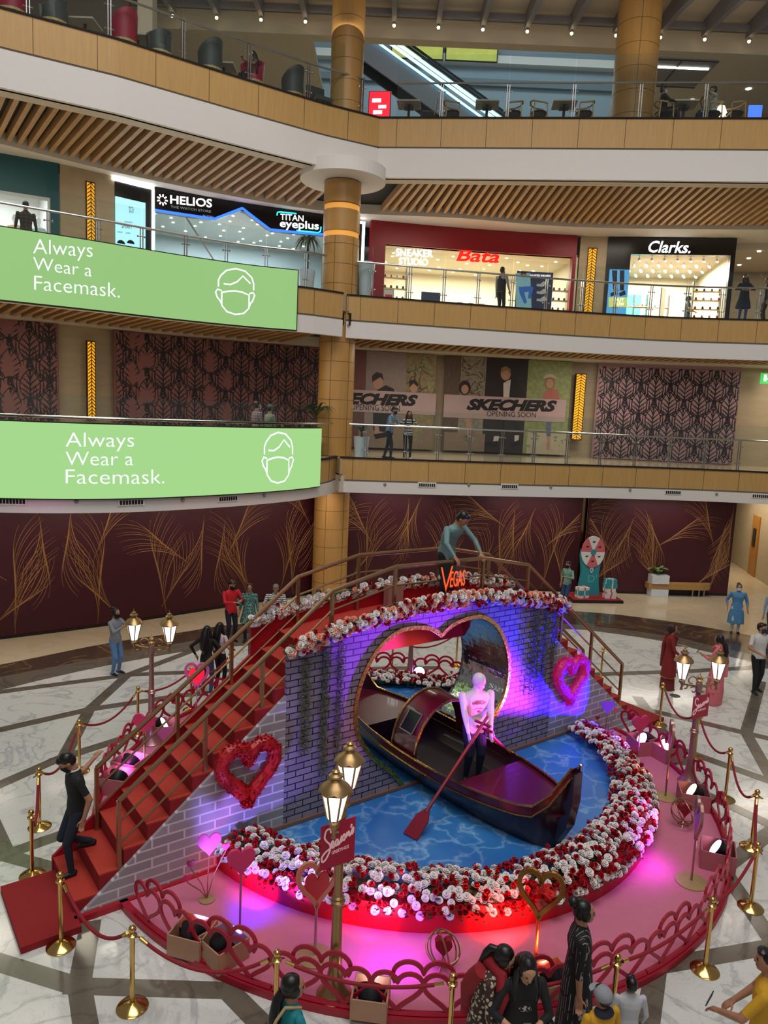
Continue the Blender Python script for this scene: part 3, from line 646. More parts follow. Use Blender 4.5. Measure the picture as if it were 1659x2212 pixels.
# ================================================================== SHOPS ON THE SECOND GALLERY
ZC = 13.85
def rel(t, mb, nm, m, smooth=False):
    mb.v = [tuple(Vector(v)-t.location) for v in mb.v]; return mb.build(nm, m, t, smooth=smooth)
def room(u0, u1, depth, wm, cm, power, colr=(1, 0.97, 0.92), zc=13.55, back=None):
    m = MB().wallstrip(BW, u0, u1, Z2, zc, -depth-0.1, -depth); 
    if back: m.mi = 0
    for u in (u0, u1):
        a, b_ = BW.pt(u, 0, 0), BW.pt(u, 0, -depth); d = b_-a; c = (a+b_)/2; m.box((c.x, c.y, (Z2+zc)/2), (d.length, 0.08, zc-Z2), math.atan2(d.y, d.x))
    struct(m.build('wall_shop', wm)); struct(MB().wallstrip(BW, u0, u1, zc, zc+0.1, -depth-0.1, 0.0).build('ceiling', cm))
    uc = (u0+u1)/2; p = BW.pt(uc, zc-0.12, -depth*0.5); q = BW.pt(uc, Z2, -depth*0.5-0.01); power *= 2.4
    area('shop_light', p, q, (u1-u0)*0.7, depth*0.6, power, colr)
dl = mat('downlight_glow', '#fff6e6', 0.5, emit=5.0)
def downlights(u0, u1, d0, d1, nu, ndp, z, label, group, r=0.07, jit=0.0):
    rn = random.Random(nu*7+ndp); first = None
    for j in range(ndp):
        for i in range(nu):
            p = BW.pt(u0+(u1-u0)*(i+0.5+rn.uniform(-jit, jit))/nu, z, -(d0+(d1-d0)*(j+0.5+rn.uniform(-jit, jit))/ndp))
            if first is None:
                first = thing('ceiling_downlight', label, 'ceiling light', p, 0, group)
                MB().lathe([(r+0.02, -0.012), (r+0.02, 0.0), (r, 0.0), (r, -0.012)], (0, 0, 0), 12, loop=True).build('trim_ring', white_p, first); MB().lathe([(0.0, -0.014), (r, -0.012), (r, 0.0), (0.0, 0.0)], (0, 0, 0), 12).build('lens', dl, first)
            else: dup(first, p, 0)
U = lambda x, y=560: BW.at(x, y)[0]
# --- teal clothes shop far left
teal = mat('teal_cladding', '#1f5a63', 0.5, stretch=(1, 1, 12)); frame_w = mat('white_frame', '#cfd6dc', 0.4); grey_in = mat('shop_grey', '#a9adb0', 0.6)
a, b = U(0, 430)-2.5, U(127, 430); uo = U(108, 440)
struct(MB().wallstrip(BW, U(0, 430)-4, b, 12.75, ZC, -0.15, 0.05).wallstrip(BW, uo, b, Z2, 12.75, -0.15, 0.05).build('wall_shop', teal)); room(a-1, b, 4, grey_in, white_p, 160)
t = struct(MB().wallstrip(BW, a, uo, 12.67, 12.75, -0.08, 0.06).wallstrip(BW, uo-0.08, uo, Z2, 12.67, -0.08, 0.06).build('window_1', frame_w)); MB().wallstrip(BW, a, uo-0.08, Z2+0.05, 12.67, -0.03, -0.02).build('pane', shopglass, t)
def mannequin(px, py, dress, label, sc_=1.0):
    u, z = BW.at(px, py); p = BW.pt(u, Z2+0.35, -0.5); t = thing('shop_mannequin', label, 'mannequin', p, PI)
    wm = mat('mannequin_white', '#dfe3e6', 0.35); dm = mat(*dress)
    MB().lathe([(0.2, 0), (0.2, 0.03), (0.02, 0.04), (0.02, 0.7)], n=16).build('stand', steel, t); MB().ball((0, 0, 1.62), (0.085, 0.1, 0.12), 12).tube([(0, 0, 1.35), (0, 0, 1.55)], 0.05, 8).ball((0, 0, 1.36), (0.17, 0.09, 0.07), 10).build('figure', wm, t, smooth=True)
    MB().lathe([(0.27, 0.55), (0.2, 0.9), (0.13, 1.05), (0.16, 1.2), (0.17, 1.36), (0.07, 1.42)], n=16, M=Matrix.Diagonal((1, 0.65, 1))).tube([(0.17, 0, 1.36), (0.27, 0, 1.2), (0.24, 0.1, 1.05)], 0.045, 8).tube([(-0.17, 0, 1.36), (-0.27, 0, 1.2), (-0.24, 0.1, 1.05)], 0.045, 8).build('dress', dm, t, smooth=True)
mannequin(84, 475, ('teal_dress', '#1f9a92', 0.7), 'white mannequin in a teal dress in the shop window at far left'); mannequin(32, 480, ('mustard_dress', '#c08a3a', 0.7), 'white mannequin in mustard behind the rail at the far left edge')
# pier blocks
def pier(x0, x1, y): struct(MB().wallstrip(BW, U(x0, y), U(x1, y), Z2, ZC, -0.4, 0.02).build('wall_pier', stone))
pier(130, 247, 450); pier(1248, 1310, 600); 
# --- light blue advertising panel and watch / eyewear shop
blk = mat('black_fascia', '#0c0d10', 0.3); ice = mat('ice_blue_panel', '#a8e4f2', 0.5, emit=0.95, var=0.08, scale=1.0); blue_l = mat('blue_led', '#1f4dff', 0.5, emit=4.0); cyan_l = mat('cyan_led', '#28d7f2', 0.5, emit=2.0); sign_w = mat('sign_white', '#ffffff', 0.5, emit=1.3, var=0); ink = mat('dark_lettering', '#1d3a44', 0.5)
u0, u1 = U(248, 450), U(328, 470)
struct(MB().wallstrip(BW, u0, u1+0.03, Z2, ZC-0.1, -0.3, 0.0).build('wall_shop', blk))
t = thing('advertising_lightbox', 'light blue watch advertising lightbox left of the black watch shop sign', 'lightbox', BW.pt(U(281, 480), Z2+0.1, 0.05))
z1 = BW.at(281, 432)[1]; rel(t, MB().wallstrip(BW, U(248.5, 470), U(313, 480), Z2+0.15, z1, 0.0, 0.06), 'panel', ice)
m = MB(); letters_on_wall(m, BW, 'TITAN', (276, 447, 295, 456), 0.062, 0.004, 2); letters_on_wall(m, BW, 'SMART', (277, 456, 294, 460), 0.062, 0.004, 2); letters_on_wall(m, BW, 'SMART PRO', (261, 484, 301, 493), 0.062, 0.004, 4); letters_on_wall(m, BW, 'INTRODUCING', (267, 478, 295, 481), 0.062, 0.003, 3)
for x0, x1 in ((252, 263), (270, 280), (287, 293), (296, 303)): letters_on_wall(m, BW, 'AMOLED' if x0 < 260 else 'ALEXA', (x0, 500+(x0-252)*.1, x1, 503+(x0-252)*.1), 0.062, 0.003, 1)
rel(t, m, 'lettering', ink); m = MB()
for x in (260, 281, 300): p = BW.at(x, 527); m.wallpoly(BW, [(p[0]+0.14*math.cos(k*PI/8), p[1]+0.12*math.sin(k*PI/8)) for k in range(9)], 0.062, 0.004)
rel(t, m, 'printed_watch', blk)
wl = thing('neon_edge_light', 'white light line framing the watch advertising panel', 'light strip', BW.pt(u1, Z2, 0.05)); rel(wl, MB().wallstrip(BW, u0-0.1, u1+0.06, ZC-0.12, ZC-0.03, 0.0, 0.07).wallstrip(BW, u1, u1+0.07, Z2, ZC-0.12, 0.0, 0.07), 'tube', white_l)
h0, h1 = U(333, 440), U(760, 480); hs = mat('watch_shop_wall', '#a7b7bf', 0.5, var=0.06); room(h0, h1+0.1, 6.0, hs, mat('watch_shop_ceiling', '#a9b7be', 0.35), 210, (0.9, 0.97, 1.0))
zig = [BW.at(x, y) for x, y in ((333, 456), (400, 466), (463, 475), (523, 452), (583, 498), (640, 504), (693, 508), (760, 516))]
lo = lambda u: float(np.interp(u, [p[0] for p in zig], [p[1] for p in zig]))
m = MB(); wallprofile(m, BW, h0, h1, lo, lambda u: ZC-0.02, -0.25, 0.02); sh_ = struct(m.build('wall_shop', blk))
t = thing('shop_sign', 'black zigzag shop sign reading HELIOS and TITAN eyeplus with a blue light line', 'shop sign', BW.pt(U(500, 470), lo(U(500, 470)), 0.03))
m = MB(); wall_ribbon(m, BW, [(u, lo(u)+0.03) for u in sorted(BW.sub(h0, h1, 0.5)+[p[0] for p in zig])], 0.09, 0.025, 0.02); rel(t, m, 'blue_light_line', blue_l)
m = MB(); letters_on_wall(m, BW, 'TITAN', (605, 462, 655, 475), 0.03, 0.02, 4); letters_on_wall(m, BW, 'eyeplus', (604, 474, 688, 496), 0.03, 0.03, 6, bold=0.012); rel(t, m, 'lettering', sign_w)
m = MB(); letters_on_wall(m, BW, 'THE WATCH STORE', (368, 444, 455, 449), 0.03, 0.01, 11); letters_on_wall(m, BW, 'BY TITAN', (438, 464, 460, 468), 0.03, 0.01, 3); rel(t, m, 'small_lettering', mat('sign_grey', '#a9b4bd', 0.5, emit=0.3))
m = MB(); letters_on_wall(m, BW, 'HELIOS', (367, 422, 457, 440), 0.03, 0.03, 9, bold=0.012)
c = BW.at(350, 432)
for k in range(9):
    a_ = 2*PI*k/9; wall_ribbon(m, BW, [(c[0]+0.09*math.cos(a_), c[1]+0.09*math.sin(a_)), (c[0]+0.19*math.cos(a_), c[1]+0.19*math.sin(a_))], 0.05, 0.03, 0.02)
rel(t, m, 'lettering', sign_w)
m = MB(); wall_ribbon(m, BW, [BW.at(598, 466), BW.at(599, 459), BW.at(604, 458), BW.at(640, 462)], 0.05, 0.03); wall_ribbon(m, BW, [BW.at(640, 498), BW.at(686, 503), BW.at(692, 500), BW.at(693, 490)], 0.05, 0.03); rel(t, m, 'cyan_corner', cyan_l)
downlights(h0+0.2, h1-0.6, 0.4, 5.6, 8, 6, 13.54, 'small round downlight in the pale ceiling of the watch shop', 'downlights of the watch shop', 0.06, 0.25)
m = MB()
for i in range(3): q = BW.pt(h0+1+i*2.2, 0, -5.6); m.box((q.x, q.y, Z2+1.1), (1.2, 0.35, 2.2), BW.ang(h0+2))
tag(m.build('display_cabinet', frame_w), 'row of pale display cabinets at the back of the watch shop', 'cabinet')
ptn = thing('shop_partition', 'dark sloping roof edge line inside the watch shop', 'partition', BW.pt(h0+1, 12, -1)); rel(ptn, MB().tube([BW.pt(U(398, 490), 13.4, -0.5), BW.pt(U(480, 530), 11.6, -0.6)], 0.03, 6), 'bar', steel)
# dark panel with light line behind the column
d0, d1 = U(764, 480), U(782, 500); struct(MB().wallstrip(BW, d0, d1, Z2, ZC-0.1, -0.2, 0.03).build('wall_shop', blk)); wl = thing('neon_edge_light', 'vertical white light line between the wood column and the red shop front', 'light strip', BW.pt(d1, Z2, 0.05)); rel(wl, MB().wallstrip(BW, d1, d1+0.1, Z2+0.3, ZC-0.1, 0.0, 0.07).wallstrip(BW, d0, d1, ZC-0.18, ZC-0.1, 0.0, 0.07), 'tube', white_l)
# --- red shoe shop
redf = mat('red_fascia', '#8e0f22', 0.4, var=0.05); cream_in = mat('shop_cream', '#e4d8bd', 0.6, var=0.05); reds = mat('sign_red', '#ff1410', 0.5, emit=1.6, var=0)
r0, r1 = U(801, 500), U(1247, 520); i0, i1 = U(832, 540), U(1236, 560); zt = BW.at(1000, 541)[1]
struct(MB().wallstrip(BW, r0, r1, zt, ZC, -0.25, 0.06).wallstrip(BW, r0, i0, Z2, zt, -0.25, 0.06).wallstrip(BW, i1, r1, Z2, zt, -0.25, 0.06).build('wall_shop', redf)); room(i0-0.2, i1+0.2, 5.5, cream_in, mat('shop_ceiling', '#e6dcc4', 0.5), 330, (1, 0.93, 0.8), zt)
struct(MB().wallstrip(BW, i0, i1, Z2+0.02, zt, -0.1, -0.09).build('window_2', shopglass))
t = thing('shop_sign', 'red glowing Bata script sign hanging in the red framed shop', 'shop sign', BW.pt(U(1030, 555), zt, 0.0)); m = MB(); letters_on_wall(m, BW, 'Bata', (985, 537, 1078, 564), 0.0, 0.06, 5, shear=0.3, bold=0.02); rel(t, m, 'lettering', reds)
m = MB(); [m.tube([BW.pt(U(x, 540), zt, 0.02), BW.pt(U(x, 540), zt-0.35, 0.02)], 0.012, 5) for x in (992, 1035, 1075)]; rel(t, m, 'hanger', steel)
t = thing('shop_sign', 'white glowing SNEAKER STUDIO sign hanging at the left of the red framed shop', 'shop sign', BW.pt(U(895, 550), zt, 0.0)); m = MB(); letters_on_wall(m, BW, 'SNEAKER', (855, 537, 935, 553), 0.0, 0.05, 3, bold=0.015); letters_on_wall(m, BW, 'STUDIO', (862, 556, 925, 571), 0.0, 0.05, 3, bold=0.015); rel(t, m, 'lettering', sign_w)
downlights(i0, i1, 0.6, 5.2, 7, 4, zt-0.01, 'small round downlight in the cream ceiling of the red framed shop', 'downlights of the red framed shop', 0.07, 0.3)
# poster, shelves, bags
t = thing('window_poster', 'dark shop window poster with a seated figure and sneakers', 'poster', BW.pt(U(1152, 630), Z2+0.1, 0.02)); zt2 = BW.at(1152, 587)[1]
pn = mat('poster_navy', '#27304f', 0.5, emit=0.25); rel(t, MB().wallstrip(BW, U(1114, 630), U(1192, 630), Z2+0.1, zt2, -0.02, 0.02), 'board', pn)
def pp(pts, mname, o=0.022): rel(t, MB().wallpoly(BW, [BW.at(*p) for p in pts], o, 0.004), 'printed_picture', mname)
cy_p = mat('poster_cyan', '#7fb2c4', 0.5, emit=0.3); jb = mat('poster_denim', '#2e62b8', 0.5, emit=0.3); pp([(1114, 590), (1145, 590), (1148, 668), (1114, 668)], cy_p); pp([(1120, 612), (1128, 600), (1140, 600), (1146, 612), (1144, 622), (1118, 622)], mat('poster_grey', '#5f7078', 0.5)); pp([(1127, 600), (1126, 590), (1136, 588), (1138, 598)], pr['skin'], 0.027); pp([(1124, 596), (1126, 587), (1138, 587), (1136, 591), (1127, 592)], pr['hair'], 0.03)
pp([(1120, 620), (1148, 618), (1152, 622), (1146, 645), (1140, 645), (1142, 630), (1132, 632), (1138, 654), (1132, 656), (1122, 634)], jb, 0.027)
for y in (612, 628, 644): pp([(1158, y+6), (1160, y+1), (1166, y+2), (1174, y-4), (1179, y-3), (1180, y+5), (1170, y+8)], frame_w, 0.027)
m = MB(); letters_on_wall(m, BW, 'UNLIMITED SNEAKERS', (1143, 593, 1189, 597), 0.022, 0.004, 1); rel(t, m, 'lettering', sign_w); m = MB(); letters_on_wall(m, BW, 'NEW COLLECTION', (1152, 601, 1178, 604), 0.022, 0.004, 1); 
shoe_cols = ['#5d4a3d', '#e8e4dc', '#1d1d20', '#a32a2a', '#3d5a80', '#c7a27a']
def shoe_mesh():
    m = MB(); prof = [(-0.14, 0.045, 0.09), (-0.1, 0.05, 0.11), (-0.02, 0.045, 0.1), (0.06, 0.05, 0.065), (0.12, 0.045, 0.05), (0.15, 0.02, 0.03)]; vs = []
    for x, w, h in prof: vs += [(x, -w, 0), (x, w, 0), (x, w*0.7, h), (x, -w*0.7, h)]
    fs = [(4*i+j, 4*i+(j+1) % 4, 4*i+4+(j+1) % 4, 4*i+4+j) for i in range(5) for j in range(4)]+[(3, 2, 1, 0), (20, 21, 22, 23)]; m.add(vs, fs); return m
def shoe_rack(u, off, w, levels, z0, dz, label, slope=0.0, per=5, grp='shoes on the shop shelves'):
    t = thing('shoe_rack', label, 'shelf', BW.pt(u, Z2, -off), BW.ang(u)); wood = mat('shelf_wood', '#c9ab7c', 0.5)
    for s_ in (-1, 1): MB().box((s_*w/2, 0.1, z0+levels*dz/2), (0.04, 0.3, levels*dz+0.1)).build('upright', steel, t)
    for l in range(levels):
        MB().box((0, 0.1, z0+l*dz), (w, 0.3, 0.025)).build('shelf', wood, t)
        for k in range(per):
            p = Vector((-w/2+w*(k+0.5)/per, 0.08, z0+l*dz+0.013)); q = t.matrix_basis if False else Matrix.Rotation(BW.ang(u), 3, 'Z')@p+Vector(t.location)
            c = shoe_cols[(k*2+l*3) % 6]
            if c not in SH: SH[c] = shoe_mesh().build('shoe', mat('shoe_'+c[1:], c, 0.5)); o = SH[c]
            else: o = SH[c].copy(); col.objects.link(o)
            o.location = q; o.rotation_euler.z = BW.ang(u)+PI/2-0.3; tag(o, SHL[c]+grp[5:], 'shoe', grp)
SH = {}; SHL = dict(zip(shoe_cols, ['brown shoe', 'white shoe', 'black shoe', 'red shoe', 'blue shoe', 'tan shoe']))
shoe_rack(U(862, 620), 0.9, 1.0, 4, 0.5, 0.42, 'shoe rack at the left of the red framed shop', per=4, grp='shoes on the left rack of the red framed shop'); shoe_rack(U(1222, 620), 0.8, 0.7, 4, 0.45, 0.4, 'narrow shoe rack at the right of the red framed shop', per=3, grp='shoes on the right rack of the red framed shop')
def bag(px, py, c, label, s_=1.0):
    u = U(px, py); t = thing('handbag', label, 'bag', BW.pt(u, Z2+0.5, -0.6), BW.ang(u)); m_ = mat('bag_'+c[1:], c, 0.5)
    MB().lathe([(0.3, 0), (0.32, 0.12), (0.24, 0.28), (0.2, 0.3)], n=14, M=Matrix.Diagonal((1, 0.45, 1))).build('body', m_, t, smooth=True); MB().tube([(-0.14, 0, 0.28), (-0.1, 0, 0.42), (0.1, 0, 0.42), (0.14, 0, 0.28)], 0.015, 6).build('handle', m_, t)
bag(1000, 655, '#54413a', 'dark brown handbag in the red framed shop window, left of the standing man'); bag(1047, 655, '#9a5a3a', 'tan handbag in the shop window just behind the standing man'); bag(1024, 657, '#b01f2c', 'red handbag in the shop window between two brown ones')
t = thing('plinth', 'grey display plinth behind the rail in the red framed shop', 'plinth', BW.pt(U(940, 650), Z2, -0.9), BW.ang(U(940, 650))); MB().box((0, 0, 0.45), (0.6, 0.4, 0.9)).build('block', grey_p, t); MB().box((0, 0, 1.1), (0.8, 0.05, 0.4)).build('panel', pn, t)
t = thing('notice_board', 'framed white notice board leaning at the left edge of the red shop window', 'sign', BW.pt(U(836, 640), Z2, 0.3), BW.ang(U(836, 640))); MB().box((0, 0, 0.55), (0.42, 0.03, 1.1)).box((0, 0.05, 0.3), (0.03, 0.12, 0.6)).build('frame', steel, t); MB().box((0, -0.018, 0.55), (0.37, 0.01, 1.04)).build('sheet', frame_w, t); MB().box((0, -0.025, 0.75), (0.28, 0.006, 0.3)).build('red_notice', reds if False else mat('notice_red', '#c8323a', 0.5), t)
# --- black shoe shop
c0, c1 = U(1310, 560), U(1587, 560); o0, o1 = U(1358, 600), U(1573, 600); zt = BW.at(1460, 551)[1]
struct(MB().wallstrip(BW, c0, c1, zt, ZC-0.03, -0.25, 0.06).wallstrip(BW, c0, o0, Z2, zt, -0.25, 0.06).wallstrip(BW, o1, c1, Z2, zt, -0.25, 0.06).build('wall_shop', blk)); room(o0-0.1, o1+0.1, 5.5, cream_in, MC['shop_ceiling'], 400, (1, 0.95, 0.85), zt+0.1)
t = thing('shop_sign', 'white glowing Clarks script sign on the black shop front', 'shop sign', BW.pt(U(1445, 535), zt, 0.06)); m = MB(); letters_on_wall(m, BW, 'Clarks.', (1400, 521, 1490, 546), 0.06, 0.05, 2, shear=0.32, bold=0.008); rel(t, m, 'lettering', mat('sign_white_bright', '#ffffff', 0.5, emit=1.6, var=0))
t = thing('window_poster', 'blue backlit poster of trousers and shoes left of the black shop opening', 'poster', BW.pt(U(1334, 625), Z2+0.3, 0.08)); bp = mat('poster_blue', '#4d9bd8', 0.5, emit=0.6); rel(t, MB().wallstrip(BW, U(1313, 625), U(1356, 625), Z2+0.35, BW.at(1334, 583)[1], 0.05, 0.09), 'panel', bp)
dj = mat('poster_dark_denim', '#1b2440', 0.5); pp([(1321, 585), (1333, 585), (1331, 628), (1324, 628)], dj, 0.092); pp([(1338, 585), (1348, 585), (1347, 628), (1338, 628)], dj, 0.092); pp([(1318, 634), (1332, 628), (1334, 637), (1318, 641)], blk, 0.095); pp([(1336, 634), (1349, 628), (1351, 637), (1338, 641)], blk, 0.095); pp([(1314, 643), (1354, 643), (1353, 664), (1314, 664)], mat('poster_yellow', '#cfd87a', 0.5, emit=0.5), 0.091)
m = MB(); letters_on_wall(m, BW, 'OUT', (1325, 645, 1347, 652), 0.097, 0.004); letters_on_wall(m, BW, 'NOW', (1325, 654, 1347, 661), 0.097, 0.004); rel(t, m, 'lettering', sign_w)
# track spotlights
sp0 = None
for j in range(4):
    for i in range(7):
        p = BW.pt(o0+0.2+(o1-o0-0.3)*(i+0.5)/7, zt+0.08, -0.6-j*1.15)
        if sp0 is None:
            sp0 = thing('track_spotlight', 'white track spotlight under the ceiling of the black fronted shop', 'ceiling light', p, 0, 'track spotlights of the black fronted shop'); MB().tube([(0, 0, 0), (0, 0, -0.14)], 0.015, 5).build('stem', white_p, sp0); MB().tube([(0, 0.05, -0.12), (0, -0.1, -0.22)], 0.05, 8).build('barrel', white_p, sp0); MB().ball((0, -0.11, -0.225), 0.035, 8).build('lamp', dl, sp0)
        else: dup(sp0, p, 0)
shoe_rack(U(1395, 650), 3.4, 1.4, 3, 0.5, 0.5, 'pale shoe shelf at the back left of the black fronted shop', per=4, grp='shoes on the back left shelf of the black fronted shop'); shoe_rack(U(1445, 650), 3.6, 1.5, 3, 0.5, 0.5, 'pale shoe shelf at the back right of the black fronted shop', per=4, grp='shoes on the back right shelf of the black fronted shop'); shoe_rack(U(1545, 650), 1.2, 1.2, 5, 0.4, 0.36, 'tall shoe shelf right of the salesperson in the black fronted shop', per=4, grp='shoes on the tall right shelf of the black fronted shop')
t = thing('wall_picture', 'turquoise picture on the back wall of the black fronted shop', 'picture', BW.pt(U(1408, 640), Z2+1.2, -5.3), BW.ang(U(1408, 640))); MB().box((0, 0, 0.5), (1.1, 0.04, 1.2)).build('canvas', mat('turquoise_print', '#3fb3b8', 0.5, emit=0.3, var=0.5, scale=3), t)
t = thing('mirror_stand', 'tall narrow mirror standing in the black fronted shop', 'mirror', BW.pt(U(1443, 645), Z2, -1.0), 0.9); MB().box((0, 0, 0.95), (0.5, 0.04, 1.9)).build('glass', steel, t)
# corridor at the right end of the second gallery
struct(MB().wallstrip(BW, c1+0.1, BW.L, Z2, ZC, -5.6, -5.5).build('wall_back', stone)); struct(MB().wallstrip(BW, c1, BW.L, ZC-0.25, ZC, -6, -0.9).build('ceiling', cream_p)); downlights(c1+0.4, c1+5, 0.4, 4.5, 3, 3, ZC-0.27, 'round downlight in the corridor ceiling right of the black fronted shop', 'corridor downlights', 0.08)
area('corridor_light', BW.pt(c1+3, ZC-0.4, -2.5), BW.pt(c1+3, Z2, -2.6), 4, 2, 60, (1, 0.9, 0.75)); area('corridor_light', BW.pt(U(1440, 900)+7, 8.6, -2.0), BW.pt(U(1440, 900)+7, Z1, -2.0), 4, 2, 60, (1, 0.9, 0.75))
# opening right of the pale leaf hoarding, first gallery
ux = U(1596, 900); ex = thing('exit_sign', 'green running man exit sign above the right end of the first gallery', 'sign', BW.pt(U(1648, 803), 8.45, 0.35), BW.ang(ux)); MB().box((0, 0, 0), (0.35, 0.05, 0.42)).build('panel', mat('exit_green', '#2fae4a', 0.5, emit=0.8), ex); MB().box((0, -0.03, 0.02), (0.1, 0.01, 0.25)).box((0.08, -0.03, -0.02), (0.12, 0.01, 0.04)).build('symbol', sign_w, ex); MB().tube([(0, 0, 0.2), (0, 0, 0.45)], 0.012, 5).build('hanger', steel, ex)
# gallery ceiling downlights over the walkways
for W_, zz, pw in ((E1R, 8.8, 70), (E1L, 8.8, 60), (E2R, 13.75, 70), (E2L, 13.75, 60)):
    for k in range(3): u_ = W_.L*(0.15+0.28*k); p = W_.pt(u_, zz, -2.6); area('walkway_light', p, p-Vector((0, 0, 3)), 2.5, 1.2, pw*(1.5 if zz < 9 else 0.8), (1, 0.88, 0.72))
# ground floor: wash under the first gallery, corridor on the right, door
for k in range(3): p = G_R.pt(2+k*5, 3.8, 1.0); area('walkway_light', p, p+Vector((0, -0.3, -3)), 3, 0.8, 45, (1, 0.9, 0.78))
struct(MB().box((20.5, 33.5, 1.95), (0.2, 14, 3.9), 0.5).build('wall_right', stone)); struct(MB().box((15.5, 40, 1.95), (14, 0.2, 3.9)).build('wall_back', stone)); struct(MB().box((17, 33.2, 3.9), (9, 14, 0.1)).build('ceiling', cream_p))
d = MB().box((16.49, 32.45, 1.33), (0.1, 0.9, 2.66), -0.168).build('door_1', mat('door_wood', '#a5702f', 0.45, stretch=(1, 1, 0.2))); struct(d); MB().box((16.43, 32.45, 1.7), (0.06, 0.34, 0.8), -0.168).build('vision_panel', dark_v, d); MB().box((16.41, 32.45, 1.7), (0.06, 0.03, 0.85), -0.168).build('bar', steel, d)
struct(MB().box((16.95, 34.2, 1.95), (0.3, 8.5, 3.9), -0.168).build('wall_right', stone)); area('corridor_light', (15, 32, 3.7), (15, 32, 0), 2, 4, 130, (1, 0.86, 0.66))
for k in range(4): p = G_L.pt(4.5+k*3.2, 3.75, 1.6); area('walkway_light', p, p+Vector((-0.5, 0.6, -3)), 2.5, 0.6, 30, (1, 0.85, 0.72))  # added wash under the gallery to lift the left hoarding
# air vents and small detectors on the white bands
v0 = thing('air_vent', 'small slotted air vent in the white band below the lower green screen, leftmost', 'vent', (0, 0, 0))
MB().box((0, 0, 0), (0.62, 0.03, 0.17)).build('frame', white_p, v0); m = MB()
for k in range(8): m.box((-0.245+k*0.07, -0.016, -0.01), (0.05, 0.012, 0.1))
m.build('slots', dark_v, v0)
vents = [(E1L, 28, 1082, None), (E1L, 283, 1084, 'small slotted air vent under the words of the lower green screen'), (E1L, 491, 1076, 'small slotted air vent under the mask symbol of the lower green screen'), (E1R, 922, 1047, 'slotted air vent on the right white band, first one right of the wood column'), (E1R, 1100, 1050, 'slotted air vent on the right white band, second one right of the wood column'), (E1R, 1453, 1063, 'slotted air vent on the right white band above the bench'), (E1R, 1642, 1071, 'slotted air vent on the right white band at the picture edge')]
for k, (W_, x, y, lb) in enumerate(vents):
    u, z = W_.at(x, y); p = W_.pt(u, z, 0.03)
    if k == 0: v0.location = p; v0.rotation_euler.z = W_.ang(u)
    else: dup(v0, p, W_.ang(u), lb)
dt = None
for W_, x, y in ((E1L, 165, 1083), (E1L, 393, 1080), (E1L, 569, 1070), (E1R, 831, 1046), (E1R, 1012, 1047), (E1R, 1189, 1052), (E1R, 1360, 1058), (E1R, 1547, 1067)):
    u, z = W_.at(x, y); o = MB().lathe([(0.05, -0.02), (0.05, 0.02), (0.02, 0.05), (0.0, 0.05)], n=12, M=Matrix.Rotation(PI/2, 3, 'X')).build('nozzle', grey_p) if dt is None else dt.copy()
    if dt is not None: col.objects.link(o)
    dt = o; o.location = W_.pt(u, z, 0.03); o.rotation_euler.z = W_.ang(u); tag(o, 'small round grey nozzle in the white band of the first gallery', 'nozzle', 'round nozzles in the white band')
# ================================================================== TOP FLOOR
ceil_t = mat('top_ceiling', '#ddd0ba', 0.7, var=0.03); beam_g = mat('grey_beam', '#8f8d92', 0.55); blue_v = mat('far_blue_wall', '#8fa3ad', 0.6, var=0.05); blue_d = mat('far_grey_wall', '#6c7c86', 0.6)
struct(MB().box((2, 24.6, 21.25), (46, 11, 0.3)).build('ceiling', ceil_t)); struct(MB().box((2, 30.0, 20.57), (46, 0.5, 0.56)).box((2, 29.7, 20.9), (46, 0.12, 0.1)).build('wall_back', ceil_t))
bt = None
for k in range(19):                                                # ceiling beams with a lamp on each tip
    x = -15.0+k*1.62; lean = 0.26 if x < 3 else -0.34
    b0 = thing('ceiling_beam', 'grey tapered ceiling beam with a small lamp at its tip, top floor', 'beam', (x, 24.6, 20.9), 0, 'grey ceiling beams of the top floor')
    d = -0.28*(x-4)/8; vs = []
    for y, h in ((0.0, 0.95), (2.6, 0.5), (4.7, 0.32)):
        xo = d*(4.7-y)*0.0+0.0; vs += [(-0.09+xo, y, -h), (0.09+xo, y, -h), (0.09+xo, y, 0.22), (-0.09+xo, y, 0.22)]
    MB().add(vs, [(4*i+j, 4*i+(j+1) % 4, 4*i+4+(j+1) % 4, 4*i+4+j) for i in range(2) for j in range(4)]+[(3, 2, 1, 0), (8, 9, 10, 11)]).build('beam', beam_g, b0)
    MB().tube([(0, 4.55, -0.3), (0, 4.55, -0.42)], 0.05, 8).build('lamp_holder', steel, b0); MB().ball((0, 4.55, -0.45), 0.06, 8).build('lamp', white_l if False else mat('warm_lamp', '#ffe2ac', 0.5, emit=9.0), b0)
struct(MB().box((2, 27.0, 20.82), (46, 0.16, 0.2)).box((2, 29.0, 20.82), (46, 0.16, 0.2)).build('trim_17', beam_g))
# lower ceiling on the right with its long light slot, far walls, void
struct(MB().box((21.5, 37, 20.4), (24.0, 13.8, 0.2)).build('ceiling', ceil_t)); struct(MB().box((-10, 37, 20.4), (13, 13.8, 0.2)).build('ceiling', ceil_t))
struct(MB().box((3, 44, 21.5), (56, 0.3, 13)).build('wall_back', blue_v)); struct(MB().box((3, 43.6, 25.78), (30, 0.5, 0.4)).box((3, 43.7, 22.0), (30, 0.4, 0.25)).build('trim_18', white_p)); struct(MB().box((3, 38, 27.4), (56, 13, 0.3)).build('ceiling', blue_d))
for z in (18.4,): struct(MB().box((6, 43.75, 24.7), (36, 0.3, 0.35)).build('wall_back', blue_d))
t = thing('light_slot', 'long white light strip in the ceiling recess right of the second column', 'ceiling light', (10.7, 30.95, 20.25)); MB().box((0.1, 0, 0), (2.1, 0.1, 0.05)).build('tube', white_l, t)
